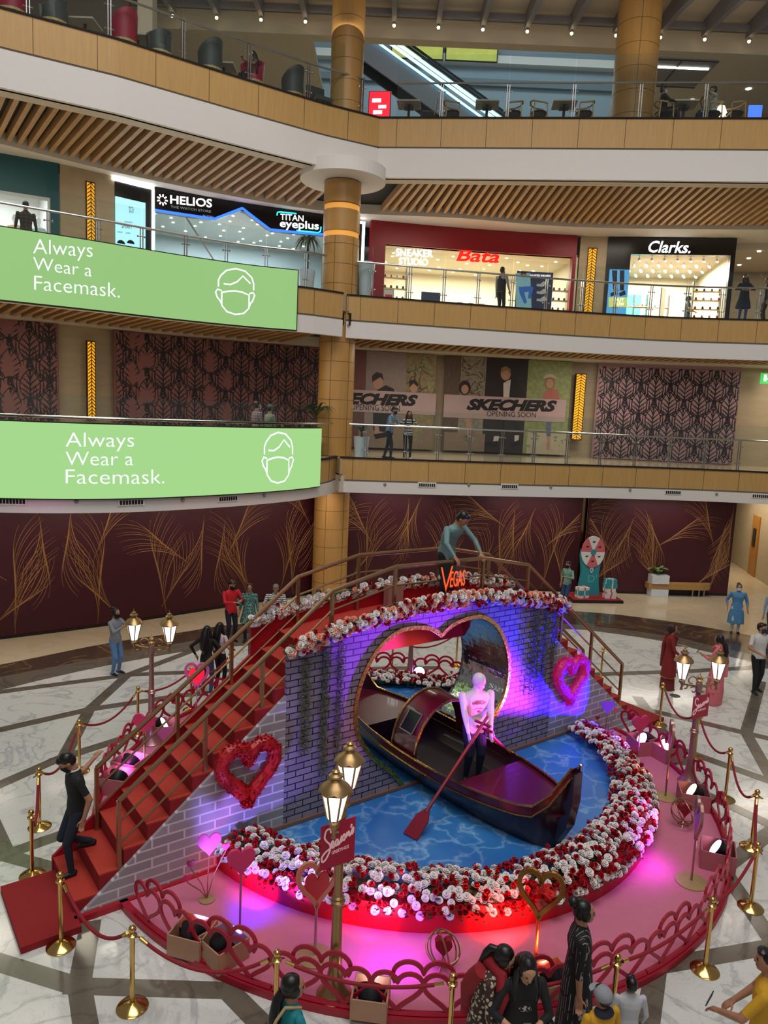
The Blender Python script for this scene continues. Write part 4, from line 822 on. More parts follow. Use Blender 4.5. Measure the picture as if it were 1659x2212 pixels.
struct(MB().box((10.75, 31.5, 20.29), (2.5, 2.3, 0.06)).build('ceiling', mat('recess_grey', '#8b8682', 0.6))); tr = MB()
for x in (9.5, 10.6): tr.box((x, 31.5, 20.25), (0.04, 2.3, 0.03))
for y in (30.36, 32.64): tr.box((10.75, y, 20.25), (2.5, 0.04, 0.03))
struct(tr.build('trim_19', dark_v))
screen_yg = mat('screen_yellow_green', '#a8ad4a', 0.5, emit=0.5, var=0.4, scale=1.5)
for k, x in enumerate((0.7, 3.65)):
    t = thing('wall_screen', ('left', 'right')[k]+' one of two yellow-green screens high on the far wall above the escalator', 'screen', (x, 43.3, 26.05)); MB().box((0, 0, 0), (2.85, 0.1, 0.95)).build('casing', dark_v, t); MB().box((0, -0.06, 0), (2.75, 0.02, 0.88)).build('display', screen_yg, t)
# escalator
t = thing('escalator', 'escalator with cyan light lines descending behind the cafe tables', 'escalator', (4.5, 38, 15.75)); cyan2 = mat('escalator_light', '#9fe4ff', 0.5, emit=3.0); side = mat('escalator_side', '#55616a', 0.4)
def esc(m, dy, dz, r): m.tube([(-7.5, dy, 9.35+dz), (2.5, dy, 3.25+dz)], r, 6)
m = MB()
for dy in (-0.7, 0.7): m.slabp([(-7.5, 8.85), (-7.5, 7.7), (2.5, 1.6), (2.5, 2.75)], (0, dy, 0), (1, 0, 0), (0, 0, 1), (0, 0.12, 0))
m.build('truss', side, t); m = MB(); esc(m, -0.8, 0.05, 0.07); esc(m, -0.8, -0.5, 0.05); esc(m, 0.8, 0.55, 0.07); m.build('light_line', cyan2, t); m = MB(); esc(m, -0.72, 0.45, 0.06); esc(m, 0.72, 0.95, 0.06); m.build('handrail', dark_v, t)
m = MB(); m.slabp([(-7.5, 8.75), (2.5, 2.65), (2.5, 2.4), (-7.5, 8.5)], (0, -0.6, 0), (1, 0, 0), (0, 0, 1), (0, 1.2, 0)); m.build('step_band', dark_v, t)
area('top_ceiling_fill', (2, 24.9, 18.2), (2, 26.5, 22), 30, 0.6, 100, (1, 0.9, 0.76)); area('top_floor_light', (2, 33, 20.1), (2, 33, 15), 22, 4, 260, (1, 0.9, 0.75)); area('void_light', (4, 40, 27), (4, 43, 20), 20, 2, 420, (0.8, 0.92, 1.0))  # first lamp: unseen uplight added to brighten the dark ceiling above
downlights_t = None
for x, y in ((11.6, 31.2), (14.2, 32.6), (12.4, 33.9), (15.6, 30.8), (17.0, 33.5), (-6, 31.5), (-9, 32.5)):
    if downlights_t is None:
        downlights_t = thing('ceiling_downlight', 'round warm downlight in the top floor ceiling', 'ceiling light', (x, y, 20.29), 0, 'top floor downlights'); MB().lathe([(0.0, -0.014), (0.1, -0.012), (0.12, 0.0), (0.0, 0.0)], n=12).build('lens', dl, downlights_t)
    else: dup(downlights_t, (x, y, 20.29), 0)
# dark side wall top left with ribbed panel
struct(MB().box((-13.5, 27.5, 18.5), (8, 0.3, 6)).build('wall_left', mat('brown_grey_wall', '#6d6357', 0.6))); struct(MB().box((-8.7, 26.9, 18.0), (0.5, 0.5, 5)).build('trim_20', cream_p))
# cafe furniture ------------------------------------------------------------------
red_l = mat('red_leather', '#9e1632', 0.45); grey_l = mat('charcoal_leather', '#45443f', 0.5); ash = mat('ash_wood', '#b9945f', 0.45); blackm = mat('black_metal', '#1a1a1a', 0.45); ttop = mat('table_top', '#b7ada0', 0.45)
def tub_chair(m_, label, x, y, rz, grp):
    t = thing('tub_chair', label, 'chair', (x, y, Z3), rz, grp); vs = []; n = 15
    for i in range(n):
        a = -0.25*PI+1.5*PI*i/(n-1); k = math.sin(PI*i/(n-1)); top = 0.68+0.42*k**1.5
        for r, z in ((0.33, 0.32), (0.36, top), (0.29, top), (0.27, 0.36)): vs.append((r*math.cos(a), -r*math.sin(a), z))
    MB().add(vs, [(4*i+j, 4*i+(j+1) % 4, 4*i+4+(j+1) % 4, 4*i+4+j) for i in range(n-1) for j in range(4)]+[(0, 1, 2, 3), (4*n-1, 4*n-2, 4*n-3, 4*n-4)]).build('backrest', m_, t, smooth=True)
    MB().lathe([(0.3, 0.3), (0.31, 0.36), (0.3, 0.46), (0.2, 0.5), (0, 0.5)], n=18).build('seat', m_, t, smooth=True)
    MB().lathe([(0.33, 0.25), (0.35, 0.25), (0.35, 0.31), (0.33, 0.31)], n=18, loop=True).build('base_ring', ash, t)
    for k in range(4): a = PI/4+k*PI/2; MB().tube([(0.32*math.cos(a), 0.32*math.sin(a), 0.27), (0.36*math.cos(a), 0.36*math.sin(a), 0)], 0.022, 6).build('leg', ash, t)
    return t
def on3(W, px, off, py=180): u = W.at(px, py)[0]; return W.pt(u, Z3, -off)
for px, m_, lb, rz in ((35, red_l, 'red tub chair at the top left edge behind the glass', 0.3), (128, grey_l, 'charcoal tub chair on the top floor, leftmost of the charcoal ones', 2.4), (283, red_l, 'empty red tub chair with a tall back behind the top floor glass', 0.4), (362, grey_l, 'charcoal tub chair facing the empty red one', 2.7), (475, grey_l, 'charcoal tub chair left of the seated woman', 0.4), (567, red_l, 'red tub chair with a person sitting in it', 2.6), (655, grey_l, 'charcoal tub chair near the corner, right of the seated woman', 0.4)):
    p = on3(E3L, px, 0.75); tub_chair(m_, lb, p.x, p.y, rz+0.5, None)
for px, lb in ((205, 'dark low cafe table on the top floor, leftmost'), (325, 'dark low cafe table between the red and charcoal tub chairs'), (520, 'dark low cafe table beside the seated woman')):
    p = on3(E3L, px, 1.3); t = thing('cafe_table', lb, 'table', p); MB().box((0, 0, 0.74), (0.7, 0.7, 0.04)).build('tabletop', ttop, t); MB().tube([(0, 0, 0.02), (0, 0, 0.72)], 0.04, 8).build('stem', blackm, t); MB().lathe([(0.26, 0), (0.26, 0.02), (0.03, 0.04)], n=16).build('base', blackm, t)
for px, lb in ((880, 'small square cafe table nearest the corner on the top floor'), (1055, 'square cafe table second from the corner'), (1228, 'square cafe table left of the second wood column'), (1497, 'square cafe table between the two seated men')):
    p = on3(E3R, px, 0.85); t = thing('cafe_table', lb, 'table', p, -0.1); MB().box((0, 0, 0.74), (0.75, 0.75, 0.04)).build('tabletop', ttop, t); MB().box((0, 0, 0.62), (0.3, 0.3, 0.02)).tube([(0, 0, 0.02), (0, 0, 0.72)], 0.045, 8).build('stem', blackm, t); MB().box((0, 0, 0.012), (0.45, 0.45, 0.024)).build('base', blackm, t)
def arm_chair(label, p, rz):
    t = thing('cafe_armchair', label, 'chair', p, rz)
    MB().tube([(-0.28, -0.2, 0.68), (-0.27, 0.1, 0.72), (-0.18, 0.25, 0.77), (0, 0.29, 0.79), (0.18, 0.25, 0.77), (0.27, 0.1, 0.72), (0.28, -0.2, 0.68)], 0.028, 7).build('backrest', ash, t, smooth=True)
    MB().lathe([(0.25, 0.42), (0.27, 0.45), (0.25, 0.48), (0, 0.48)], n=16).build('seat', blackm, t); MB().box((0, -0.22, 0.4), (0.5, 0.03, 0.05)).box((0, 0.22, 0.4), (0.5, 0.03, 0.05)).build('rail', ash, t)
    for x, y in ((-1, -1), (1, -1), (-1, 1), (1, 1)): MB().tube([(0.25*x, 0.2*y, 0.68 if y < 0 else 0.71), (0.27*x, 0.24*y, 0)], 0.02, 6).build('leg', ash, t)
    return t
for px, rz, lb in ((978, 1.6, 'ash wood armchair between the first two square cafe tables'), (1115, -1.6, 'ash wood armchair right of the second square cafe table'), (1172, 1.6, 'ash wood armchair left of the third square cafe table'), (1274, -1.6, 'ash wood armchair just left of the second wood column'), (1452, 1.6, 'ash wood armchair holding the man in dark clothes'), (1560, -1.6, 'ash wood armchair holding the man in a white shirt'), (1612, -1.6, 'ash wood armchair nearest the right picture edge')): arm_chair(lb, on3(E3R, px, 0.8), rz)
t = thing('metal_chair', 'black slim metal chair beside the corner cafe table', 'chair', on3(E3R, 922, 0.8), -1.5); MB().slabp([(-0.2, 0.45), (0.2, 0.45), (0.2, 0.85), (-0.2, 0.85)], (0, 0.2, 0), (1, 0, 0), (0, 0.1, 1), (0, 0.02, 0)).build('backrest', blackm, t); MB().box((0, 0, 0.45), (0.42, 0.42, 0.03)).build('seat', blackm, t)
for x, y in ((-1, -1), (1, -1), (-1, 1), (1, 1)): MB().tube([(0.19*x, 0.19*y, 0.45), (0.2*x, 0.21*y, 0)], 0.014, 5).build('leg', blackm, t)
p = on3(E3L, 712, 0.7); t = thing('lounge_chair', 'low black lounge chair in the corner left of the wood column', 'chair', p, 0.6); MB().box((0, 0, 0.35), (0.6, 0.6, 0.12)).build('seat', grey_l, t); MB().box((0, 0.3, 0.6), (0.6, 0.1, 0.5)).build('backrest', grey_l, t); MB().tube([(-0.3, -0.3, 0), (-0.3, 0.3, 0.3)], 0.02, 6).tube([(0.3, -0.3, 0), (0.3, 0.3, 0.3)], 0.02, 6).tube([(-0.3, 0.3, 0), (-0.3, -0.3, 0.3)], 0.02, 6).tube([(0.3, 0.3, 0), (0.3, -0.3, 0.3)], 0.02, 6).build('frame', ash, t)
p = on3(E3R, 812, 1.1); t = thing('lit_sign', 'tilted red and white backlit sign in the corner of the top floor', 'sign', p, -0.15); MB().box((0, 0, 0.75), (0.75, 0.08, 1.0)).build('casing', blackm, t); MB().box((0, -0.05, 0.75), (0.7, 0.02, 0.95)).build('panel', mat('red_sign', '#d81f34', 0.5, emit=1.2), t); m = MB()
for (x, z, w, h) in ((-0.1, 0.95, 0.3, 0.12), (0.1, 0.75, 0.26, 0.1), (-0.05, 0.58, 0.3, 0.12)): m.box((x, -0.065, z), (w, 0.012, h), 0)
m.build('white_shape', sign_w, t); MB().box((0, 0.1, 0.12), (0.5, 0.4, 0.24)).build('foot', blackm, t)
# orange mural wall at the right
om = mat('orange_mural', '#a85a22', 0.6, var=0.55, scale=0.8, stretch=(1, 1, 2.5)); struct(MB().box((17.5, 29.5, 17.0), (11, 0.2, 2.5), -0.1).build('wall_right', om)); struct(MB().box((6.5, 31.5, 16.6), (9, 0.2, 1.7)).build('wall_back', mat('orange_counter', '#9c5236', 0.6, var=0.4, scale=1.2)))
t = thing('table_lamp', 'small white shaded lamp behind the man in the white shirt', 'lamp', on3(E3R, 1585, 1.0)); MB().lathe([(0.12, 0), (0.12, 0.02), (0.015, 0.04), (0.015, 0.5)], n=12).build('base', blackm, t); MB().lathe([(0.2, 0.48), (0.1, 0.75)], n=16).build('lamp_shade', mat('lamp_shade_glow', '#fff0d8', 0.5, emit=2.5), t)
t = thing('cafe_display', 'small blue display screen at the right picture edge, top floor', 'screen', on3(E3R, 1652, 0.6), -0.1); MB().box((0, 0, 0.45), (0.4, 0.05, 0.35)).build('display', mat('blue_screen', '#4a7dff', 0.5, emit=1.0), t); MB().box((0, 0.05, 0.2), (0.1, 0.05, 0.5)).build('stand', blackm, t)
# ================================================================== THE VALENTINE BRIDGE (local x along the wall, y backwards, z up)
BD = Vector((0.8027, 0.5964, 0)); BB = Vector((-0.5964, 0.8027, 0)); BF = Vector((1.036, 11.924, 0)); BRZ = math.atan2(BD.y, BD.x)
def bp(s, y, z=0.0): return BF+BD*s+BB*y+Vector((0, 0, z))
def brick(name, c1, c2, mortar, w, h, mw, rough=0.6):
    m = bpy.data.materials.new(name); m.use_nodes = True; nt = m.node_tree; b = nt.nodes['Principled BSDF']; b.inputs['Roughness'].default_value = rough
    tc = nd(nt, 'ShaderNodeTexCoord'); sx = nd(nt, 'ShaderNodeSeparateXYZ'); cx = nd(nt, 'ShaderNodeCombineXYZ'); nt.links.new(tc.outputs['Object'], sx.inputs[0])
    nt.links.new(sx.outputs[0], cx.inputs[0]); nt.links.new(sx.outputs[2], cx.inputs[1])
    br = nd(nt, 'ShaderNodeTexBrick'); nt.links.new(cx.outputs[0], br.inputs['Vector']); br.inputs['Color1'].default_value = (*lin(c1), 1); br.inputs['Color2'].default_value = (*lin(c2), 1); br.inputs['Mortar'].default_value = (*lin(mortar), 1)
    br.inputs['Scale'].default_value = 1.0; br.inputs['Brick Width'].default_value = w; br.inputs['Row Height'].default_value = h; br.inputs['Mortar Size'].default_value = mw; br.inputs['Mortar Smooth'].default_value = 0.05; br.inputs['Bias'].default_value = -0.1
    nt.links.new(br.outputs['Color'], b.inputs['Base Color']); return m
brick_d = brick('small_dark_joint_brick', '#8f8694', '#7b7181', '#1a161d', 0.27, 0.1, 0.009); brick_l = brick('pale_joint_brick', '#a09ca2', '#8d8990', '#cfcbd0', 0.44, 0.135, 0.013)
carpet = mat('red_carpet', '#8e1218', 0.85, var=0.1, scale=40); carpet_t = mat('red_carpet_tread', '#b23426', 0.85, var=0.12, scale=30); red_in = mat('red_inner_wall', '#a80d22', 0.5, var=0.05); foil = mat('silver_foil', '#c9c6cc', 0.1, 1.0, bump=0.5, scale=5); goldf = mat('gold_foil', '#e0b04f', 0.2, 1.0, bump=0.6, scale=18)
wtop = lambda s: 3.0+0.40*(1-(s/2.9)**2); ptop = lambda s: 3.15+0.30*(1-(s/2.9)**2); deckz = lambda s: 2.88+0.29*(1-(s/2.9)**2)
HO_ = [(0, 2.86), (0.12, 2.95), (0.3, 3.03), (0.6, 3.08), (0.92, 3.06), (1.26, 2.87), (1.5, 2.56), (1.64, 2.21), (1.68, 1.85), (1.62, 1.51), (1.46, 1.24), (1.22, 0.96)]
HPS = {1: [tuple(p) for p in Wall(HO_+[(1.12, 0.7), (1.09, 0.28), (0, 0.28)], 4).p], -1: [tuple(p) for p in Wall(HO_+[(0.93, 0.71), (0.68, 0.42), (0.58, 0.28), (0, 0.28)], 4).p]}
bridge = thing('bridge', 'arched brick footbridge with red carpet stairs, rails and a heart shaped opening', 'bridge', BF, BRZ)
def face(y0, y1, name, m):
    o = MB(); tops = [2.89*i/12 for i in range(13)]
    for sg in (1, -1):
        P = [(sg*a, b) for a, b in HPS[sg]]+[(0, 0), (sg*2.89, 0)]+[(sg*t, wtop(t)) for t in tops[::-1]]
        o.slabp(P, (0, y0, 0), (1, 0, 0), (0, 0, 1), (0, y1-y0, 0))
    return o.build(name, m, bridge)
face(0.0, 0.06, 'front_wall', brick_d); face(1.2, 1.26, 'back_wall', brick_d)
for sg, nm in ((-1, 'stair_side_wall'), (1, 'stair_side_wall')):
    P = [(sg*2.892, 0), (sg*5.82, 0), (sg*5.82, 0.02), (sg*2.892, 2.38)]
    for y0, y1 in ((0.0, 0.06), (1.2, 1.26)): MB().slabp(P, (0, y0, 0), (1, 0, 0), (0, 0, 1), (0, y1-y0, 0)).build(nm, brick_l, bridge)
m = MB()                                                            # tunnel lining of the heart opening
for sg in (1, -1):
    vs = []
    for a, b in HPS[sg]: vs += [(sg*a, 0.06, b), (sg*a, 1.2, b)]
    m.add(vs, [(2*i, 2*i+2, 2*i+3, 2*i+1) for i in range(len(HPS[sg])-1)])
m.build('tunnel_lining', foil, bridge)
m = MB(); full = HPS[1][:-1]+[(-a, b) for a, b in HPS[-1][::-1]][:-1]
m.band(full, 0.07, (0, -0.03, 0), (1, 0, 0), (0, 0, 1), (0, 0.05, 0)); m.build('gold_edge_trim', goldf, bridge)
# deck, parapet, stairs
m = MB(); n = 16
for i in range(n):
    a, b = -2.2+4.4*i/n, -2.2+4.4*(i+1)/n; m.add([(a, 0.06, deckz(a)), (b, 0.06, deckz(b)), (b, 1.2, deckz(b)), (a, 1.2, deckz(a)), (a, 0.06, deckz(a)-0.08), (b, 0.06, deckz(b)-0.08), (b, 1.2, deckz(b)-0.08), (a, 1.2, deckz(a)-0.08)], [(0, 1, 2, 3), (7, 6, 5, 4), (0, 4, 5, 1), (3, 2, 6, 7), (0, 3, 7, 4), (1, 5, 6, 2)])
m.build('deck', carpet_t, bridge)
P = [(-2.9, 2.3), (2.9, 2.3)]+[(2.9-5.8*i/16, ptop(2.9-5.8*i/16)) for i in range(17)]
MB().slabp(P, (0, 1.15, 0), (1, 0, 0), (0, 0, 1), (0, 0.05, 0)).build('parapet', red_in, bridge)
NS, RI, RU = 12, 0.2495, 0.306
for sg in (-1, 1):
    for k in range(NS):
        x1 = 5.8-RU*k; x0 = 5.8-RU*(k+1)
        if k == NS-1: x0 = 2.1
        st = MB(); st.box((sg*(x0+x1)/2, 0.63, RI*(k+1)-RI/2-0.01), (x1-x0, 1.14, RI)); st.mi = 1; st.box((sg*(x0+x1)/2-sg*0.0, 0.63, RI*(k+1)+0.0), (x1-x0+0.02, 1.14, 0.02)); st.build('step', [carpet, carpet_t], bridge)
    MB().slabp([(sg*5.82, 0), (sg*5.82, 0.26), (sg*2.9, 2.66), (sg*2.9, 2.2)], (0, 1.15, 0), (1, 0, 0), (0, 0, 1), (0, 0.05, 0)).build('stringer_board', red_in, bridge)
    MB().box((sg*6.13, 0.44, 0.05), (0.68, 1.34, 0.1)).build('landing_mat', carpet, bridge)
MB().box((-4.4, -0.03, 0.05), (2.85, 0.06, 0.1)).build('skirting_board', red_in, bridge)
MB().box((0, -0.02, 0.385), (7.9, 0.04, 0.05)).build('skirting_board', mat('brown_skirting', '#7d5a4a', 0.6), bridge)
# railings
RT = [(-5.24, 1.42), (-2.11, 3.83), (-0.95, 4.09), (0.96, 4.07), (2.11, 3.85), (5.22, 1.44)]
def rz_(s): return float(np.interp(s, [p[0] for p in RT], [p[1] for p in RT]))
def basez(s): return 3.0-(abs(s)-2.12)*0.8 if abs(s) > 2.12 else deckz(s)
for y, lb in ((0.09, 'front'), (1.11, 'back')):
    rl = MB().tube([(s, y, z) for s, z in RT], 0.035, 8).build('railing', bronze, bridge, smooth=True)
    for s in (-5.24, -4.08, -3.24, -2.11, -0.95, 0.96, 2.11, 3.14, 4.12, 5.22): MB().box((s, y, (rz_(s)+basez(s))/2), (0.05, 0.05, rz_(s)-basez(s))).build('post', bronze, rl)
    for d in (0.3, 0.6): MB().tube([(s, y, z-d) for s, z in RT], 0.016, 6).build('mid_rail', bronze, rl)
# ================================================================== PLATFORM AND POOL
PC = (0.63, 12.3); pink = mat('pink_carpet', '#c8708a', 0.8, var=0.08, scale=12); crim = mat('crimson_paint', '#a3122c', 0.45, var=0.06); RC = (0.69, 12.5)
t = thing('stage_platform', 'round pink carpeted platform with a crimson edge carrying the pool and the bridge', 'platform', (PC[0], PC[1], 0))
MB().lathe([(5.1, 0), (5.1, 0.08), (0, 0.08), (0, 0)], n=96).build('carpet', pink, t); MB().lathe([(5.1, 0), (5.2, 0), (5.2, 0.1), (5.1, 0.1)], n=96, loop=True).build('edge_board', crim, t)
wm_ = bpy.data.materials.new('pool_water'); wm_.use_nodes = True; nt = wm_.node_tree; b = nt.nodes['Principled BSDF']; b.inputs['Roughness'].default_value = 0.35
tc = nd(nt, 'ShaderNodeTexCoord'); v1 = nd(nt, 'ShaderNodeTexNoise'); v1.inputs['Scale'].default_value = 2.6; v1.inputs['Detail'].default_value = 4; nt.links.new(tc.outputs['Object'], v1.inputs['Vector'])
mp = nd(nt, 'ShaderNodeMix', data_type='VECTOR'); mp.inputs['Factor'].default_value = 0.42; nt.links.new(tc.outputs['Object'], mp.inputs[4]); nt.links.new(v1.outputs['Color'], mp.inputs[5])
vo = nd(nt, 'ShaderNodeTexVoronoi', feature='DISTANCE_TO_EDGE'); vo.inputs['Scale'].default_value = 2.4; nt.links.new(mp.outputs[1], vo.inputs['Vector'])
f = math_n(nt, 'POWER', math_n(nt, 'MAXIMUM', math_n(nt, 'SUBTRACT', 1.0, math_n(nt, 'MULTIPLY', vo.outputs['Distance'], 9.0)), 0.0), 3.0)
n2 = nd(nt, 'ShaderNodeTexNoise'); n2.inputs['Scale'].default_value = 1.2; nt.links.new(tc.outputs['Object'], n2.inputs['Vector']); base = mixc(nt, n2.outputs[0], lin('#1a55a6'), lin('#3f8aca'))
nt.links.new(mixc(nt, math_n(nt, 'MULTIPLY', math_n(nt, 'MULTIPLY', f, n2.outputs[0]), 0.75), base, lin('#a9d3ee')), b.inputs['Base Color'])
t = thing('pool', 'shallow round pool of printed blue water with a red rim', 'pool', (RC[0], RC[1], 0.08)); MB().lathe([(3.75, 0.2), (3.75, 0.27), (0, 0.27), (0, 0.2)], n=96).build('water', wm_, t); MB().lathe([(3.74, 0), (4.05, 0), (4.05, 0.36), (3.74, 0.36)], n=96, loop=True).build('rim', mat('red_rim', '#b3101f', 0.45, var=0.05), t)
# ================================================================== FLOWERS
leaf_g = mat('leaf_green', '#3c4a2c', 0.6, var=0.4, scale=30); vine_g = mat('vine_green', '#6a7348', 0.65, var=0.5, scale=30)
f_white = mat('white_petal', '#efe6e2', 0.6, var=0.06); f_red = mat('red_petal', '#b3101c', 0.55, var=0.15, scale=40); f_peach = mat('peach_petal', '#f0a184', 0.6, var=0.12, scale=30)
def petal(mb, a, r0, r1, z0, z1, w, curl):
    c, s_ = math.cos(a), math.sin(a); vs = []
    for t in (0, 0.55, 1):
        r = r0+(r1-r0)*t+(curl if t == 1 else 0); z = z0+(z1-z0)*(t**0.6 if t < 1 else 1)
        for q in (-1, 0, 1):
            ww = w*q*(0.5+0.6*t if t < 1 else 0.75); vs.append((r*c-ww*s_-(0.15*w*abs(q))*c, r*s_+ww*c-(0.15*w*abs(q))*s_, z-0.2*w*abs(q)*(t == 1)))
    mb.add(vs, [(3*i+j, 3*i+j+1, 3*i+j+4, 3*i+j+3) for i in range(2) for j in range(2)])
def rose():
    m = MB()
    for k, (cnt, r0, r1, z0, z1, w, cu) in enumerate(((3, 0.002, 0.012, 0.0, 0.052, 0.016, -0.006), (5, 0.006, 0.028, -0.005, 0.05, 0.024, 0.006), (6, 0.01, 0.044, -0.01, 0.036, 0.03, 0.012), (7, 0.012, 0.055, -0.016, 0.014, 0.032, 0.008))):
        for i in range(cnt): petal(m, 2*PI*i/cnt+k*0.5, r0, r1, z0, z1, w, cu)
    m.ball((0, 0, 0.005), (0.03, 0.03, 0.03), 8); return m
def bud():
    m = MB()
    for k, (cnt, r0, r1, z0, z1, w, cu) in enumerate(((3, 0.002, 0.01, 0.0, 0.085, 0.014, -0.004), (4, 0.008, 0.024, -0.01, 0.08, 0.024, -0.006), (5, 0.01, 0.036, -0.015, 0.06, 0.028, 0.01))):
        for i in range(cnt): petal(m, 2*PI*i/cnt+k*0.6, r0, r1, z0, z1, w, cu)
    m.ball((0, 0, 0.012), (0.022, 0.022, 0.034), 8); return m
def base_mesh(mb, name, m):
    o = mb.build(name, m, smooth=False); me = o.data; bpy.data.objects.remove(o); return me
ME = {'white': base_mesh(rose(), 'white_flower', f_white), 'red': base_mesh(bud(), 'red_rose', f_red), 'peach': base_mesh(rose(), 'peach_rose', f_peach)}
EUL = lambda n: n.to_track_quat('Z', 'Y').to_euler()
def flower(kind, p, n, s_, parent=None):
    o = bpy.data.objects.new({'white': 'white_flower', 'red': 'red_rose', 'peach': 'peach_rose'}[kind], ME[kind]); col.objects.link(o)
    o.location = p; o.rotation_euler = EUL(Vector(n)); o.rotation_euler.rotate_axis('Z', random.uniform(0, 6)); o.scale = (s_, s_, s_)
    if parent: o.parent = parent
    return o
def merged(name, items, parent=None):
    mb = MB(); order = ['white', 'red', 'peach']
    for k, p, n, s_ in items:
        me = ME[k]; R = EUL(Vector(n)).to_matrix(); mb.mi = order.index(k); mb.add([Vector(p)+R@(v.co*s_) for v in me.vertices], [tuple(f_.vertices) for f_ in me.polygons])
    o = mb.build(name, [f_white, f_red, f_peach], parent, fix=False); o['kind'] = 'stuff'; return o
def leaves(mb, p, n, k=3, L=0.07):
    for _ in range(k):
        a = random.uniform(0, 2*PI); d = Vector((math.cos(a), math.sin(a), random.uniform(-0.2, 0.5))).normalized(); q = Vector(p)+d*0.02; s_ = d.cross(Vector((0, 0, 1))).normalized()*L*0.28
        mb.add([q, q+d*L*0.5+s_, q+d*L, q+d*L*0.5-s_], [(0, 1, 2, 3)])
# pool border: flowers planted all round the rim
items = []; lf = MB(); rn = random.Random(11)
for ring in range(12):
    r = 3.44+0.062*ring if ring < 10 else (4.075, 4.09)[ring-10]; cnt = int(2*PI*r/0.102)
    for i in range(cnt):
        a = 2*PI*(i+rn.uniform(-0.35, 0.35))/cnt+ring*0.4; rr = r+(rn.uniform(-0.035, 0.035) if ring < 10 else rn.uniform(0, 0.02)); x, y = RC[0]+rr*math.cos(a), RC[1]+rr*math.sin(a)
        q = Vector((x, y, 0))-BF; s_, yy = q.dot(BD), q.dot(BB)
        if -0.1 < yy < 1.36: continue
        if abs(s_-0.2) < 0.85 and yy > 1.3 and rr < 3.6: continue
        m_ = (r-3.44)/0.64; z = (0.47+0.12*math.sin(PI*min(1, max(0, 0.15+m_*0.9)))+rn.uniform(-0.02, 0.05)+0.04*math.sin(a*7+1)) if ring < 10 else (0.44, 0.37)[ring-10]+rn.uniform(-0.03, 0.03)+(rn.uniform(0.06, 0.16) if rn.random() < 0.09 else 0)
        tilt = (m_-0.35)*1.3; n = Vector((math.cos(a)*tilt+rn.uniform(-.35, .35), math.sin(a)*tilt+rn.uniform(-.35, .35), 1)).normalized()
        items.append(('white' if rn.random() < 0.56 else 'red', Vector((x, y, z)), n, rn.uniform(0.78, 1.02)))
        leaves(lf, (x, y, z-0.05), n, 2)
for i in range(140):                                                # foam bed under the flowers is hidden by foliage
    pass
items.sort(key=lambda it: (it[1]-Vector((0, 0, EYE))).length)
nw = nr = 0; rest = []
for it in items:
    yb = (it[1]-BF).dot(BB)
    if yb < 0 and ((it[0] == 'white' and nw < 270) or (it[0] == 'red' and nr < 190)):
        o = flower(*it)
        if it[0] == 'white': nw += 1; tag(o, 'white artificial rose planted in the flower border of the blue pool', 'flower', 'white roses of the pool border')
        else: nr += 1; tag(o, 'red artificial rosebud planted in the flower border of the blue pool', 'flower', 'red rosebuds of the pool border')
    else: rest.append(it)
tag(merged('pool_border_flowers', rest), 'far and rearmost red and white flowers of the pool border', 'flowers', kind='stuff')
tag(lf.build('border_foliage', leaf_g, fix=False), 'dark green foliage between the flowers of the pool border', 'foliage', kind='stuff')
rb = MB()
for sgn in (-1, 1):
    a0, a1 = (PI+BRZ-0.02, 2*PI+BRZ+0.02) if sgn < 0 else (BRZ+0.3, PI+BRZ-0.3)
    rb.tube([(RC[0]+3.76*math.cos(a0+(a1-a0)*i/40), RC[1]+3.76*math.sin(a0+(a1-a0)*i/40), 0.4) for i in range(41)], 0.12, 8)
tag(rb.build('flower_bed', leaf_g), 'dark green bed holding the flowers round the pool rim', 'flower bed')
# garlands on the bridge
def garland(label, path, wd, kinds, dens, nparts, out):
    t = thing('flower_garland', label, 'garland', path[0]); rn2 = random.Random(len(path)); L = sum((path[i+1]-path[i]).length for i in range(len(path)-1)); its = []; lm = MB()
    for i in range(int(L*dens)):
        k = rn2.uniform(0, len(path)-1.001); j = int(k); p = path[j].lerp(path[j+1], k-j); a = rn2.uniform(-1.0, 1.0)
        off = out*(wd*(0.25+0.75*math.cos(a*1.4)))+Vector((0, 0, wd*a*1.1)); n = (out*(1.2-abs(a)*0.4)+Vector((rn2.uniform(-.4, .4), rn2.uniform(-.4, .4), 0.25+a))).normalized()
        q = p+off-t.location; its.append((rn2.choices(list(kinds), list(kinds.values()))[0], q, n, rn2.uniform(0.72, 1.0))); leaves(lm, q-n*0.04, n, 2, 0.09)
    for it in its[:nparts]: flower(*it, parent=t)
    if len(its) > nparts: merged('garland_flowers', its[nparts:], t)
    lm.build('garland_leaves', leaf_g, t, fix=False)['kind'] = 'stuff'
    MB().tube([p-t.location for p in path], wd*0.35, 6).build('garland_core', leaf_g, t); return t
garland('thick red, white and peach flower garland along the front top edge of the bridge', [bp(s, -0.02, wtop(s)+0.06) for s in [-2.95+6.05*i/24 for i in range(25)]], 0.11, {'white': 5, 'red': 3, 'peach': 3}, 75, 100, -BB)
garland('whitish flower garland along the rear parapet of the bridge', [bp(s, 1.2, ptop(s)+0.05) for s in [-2.95+5.8*i/20 for i in range(21)]], 0.09, {'white': 9, 'red': 1, 'peach': 1}, 50, 90, -BB)
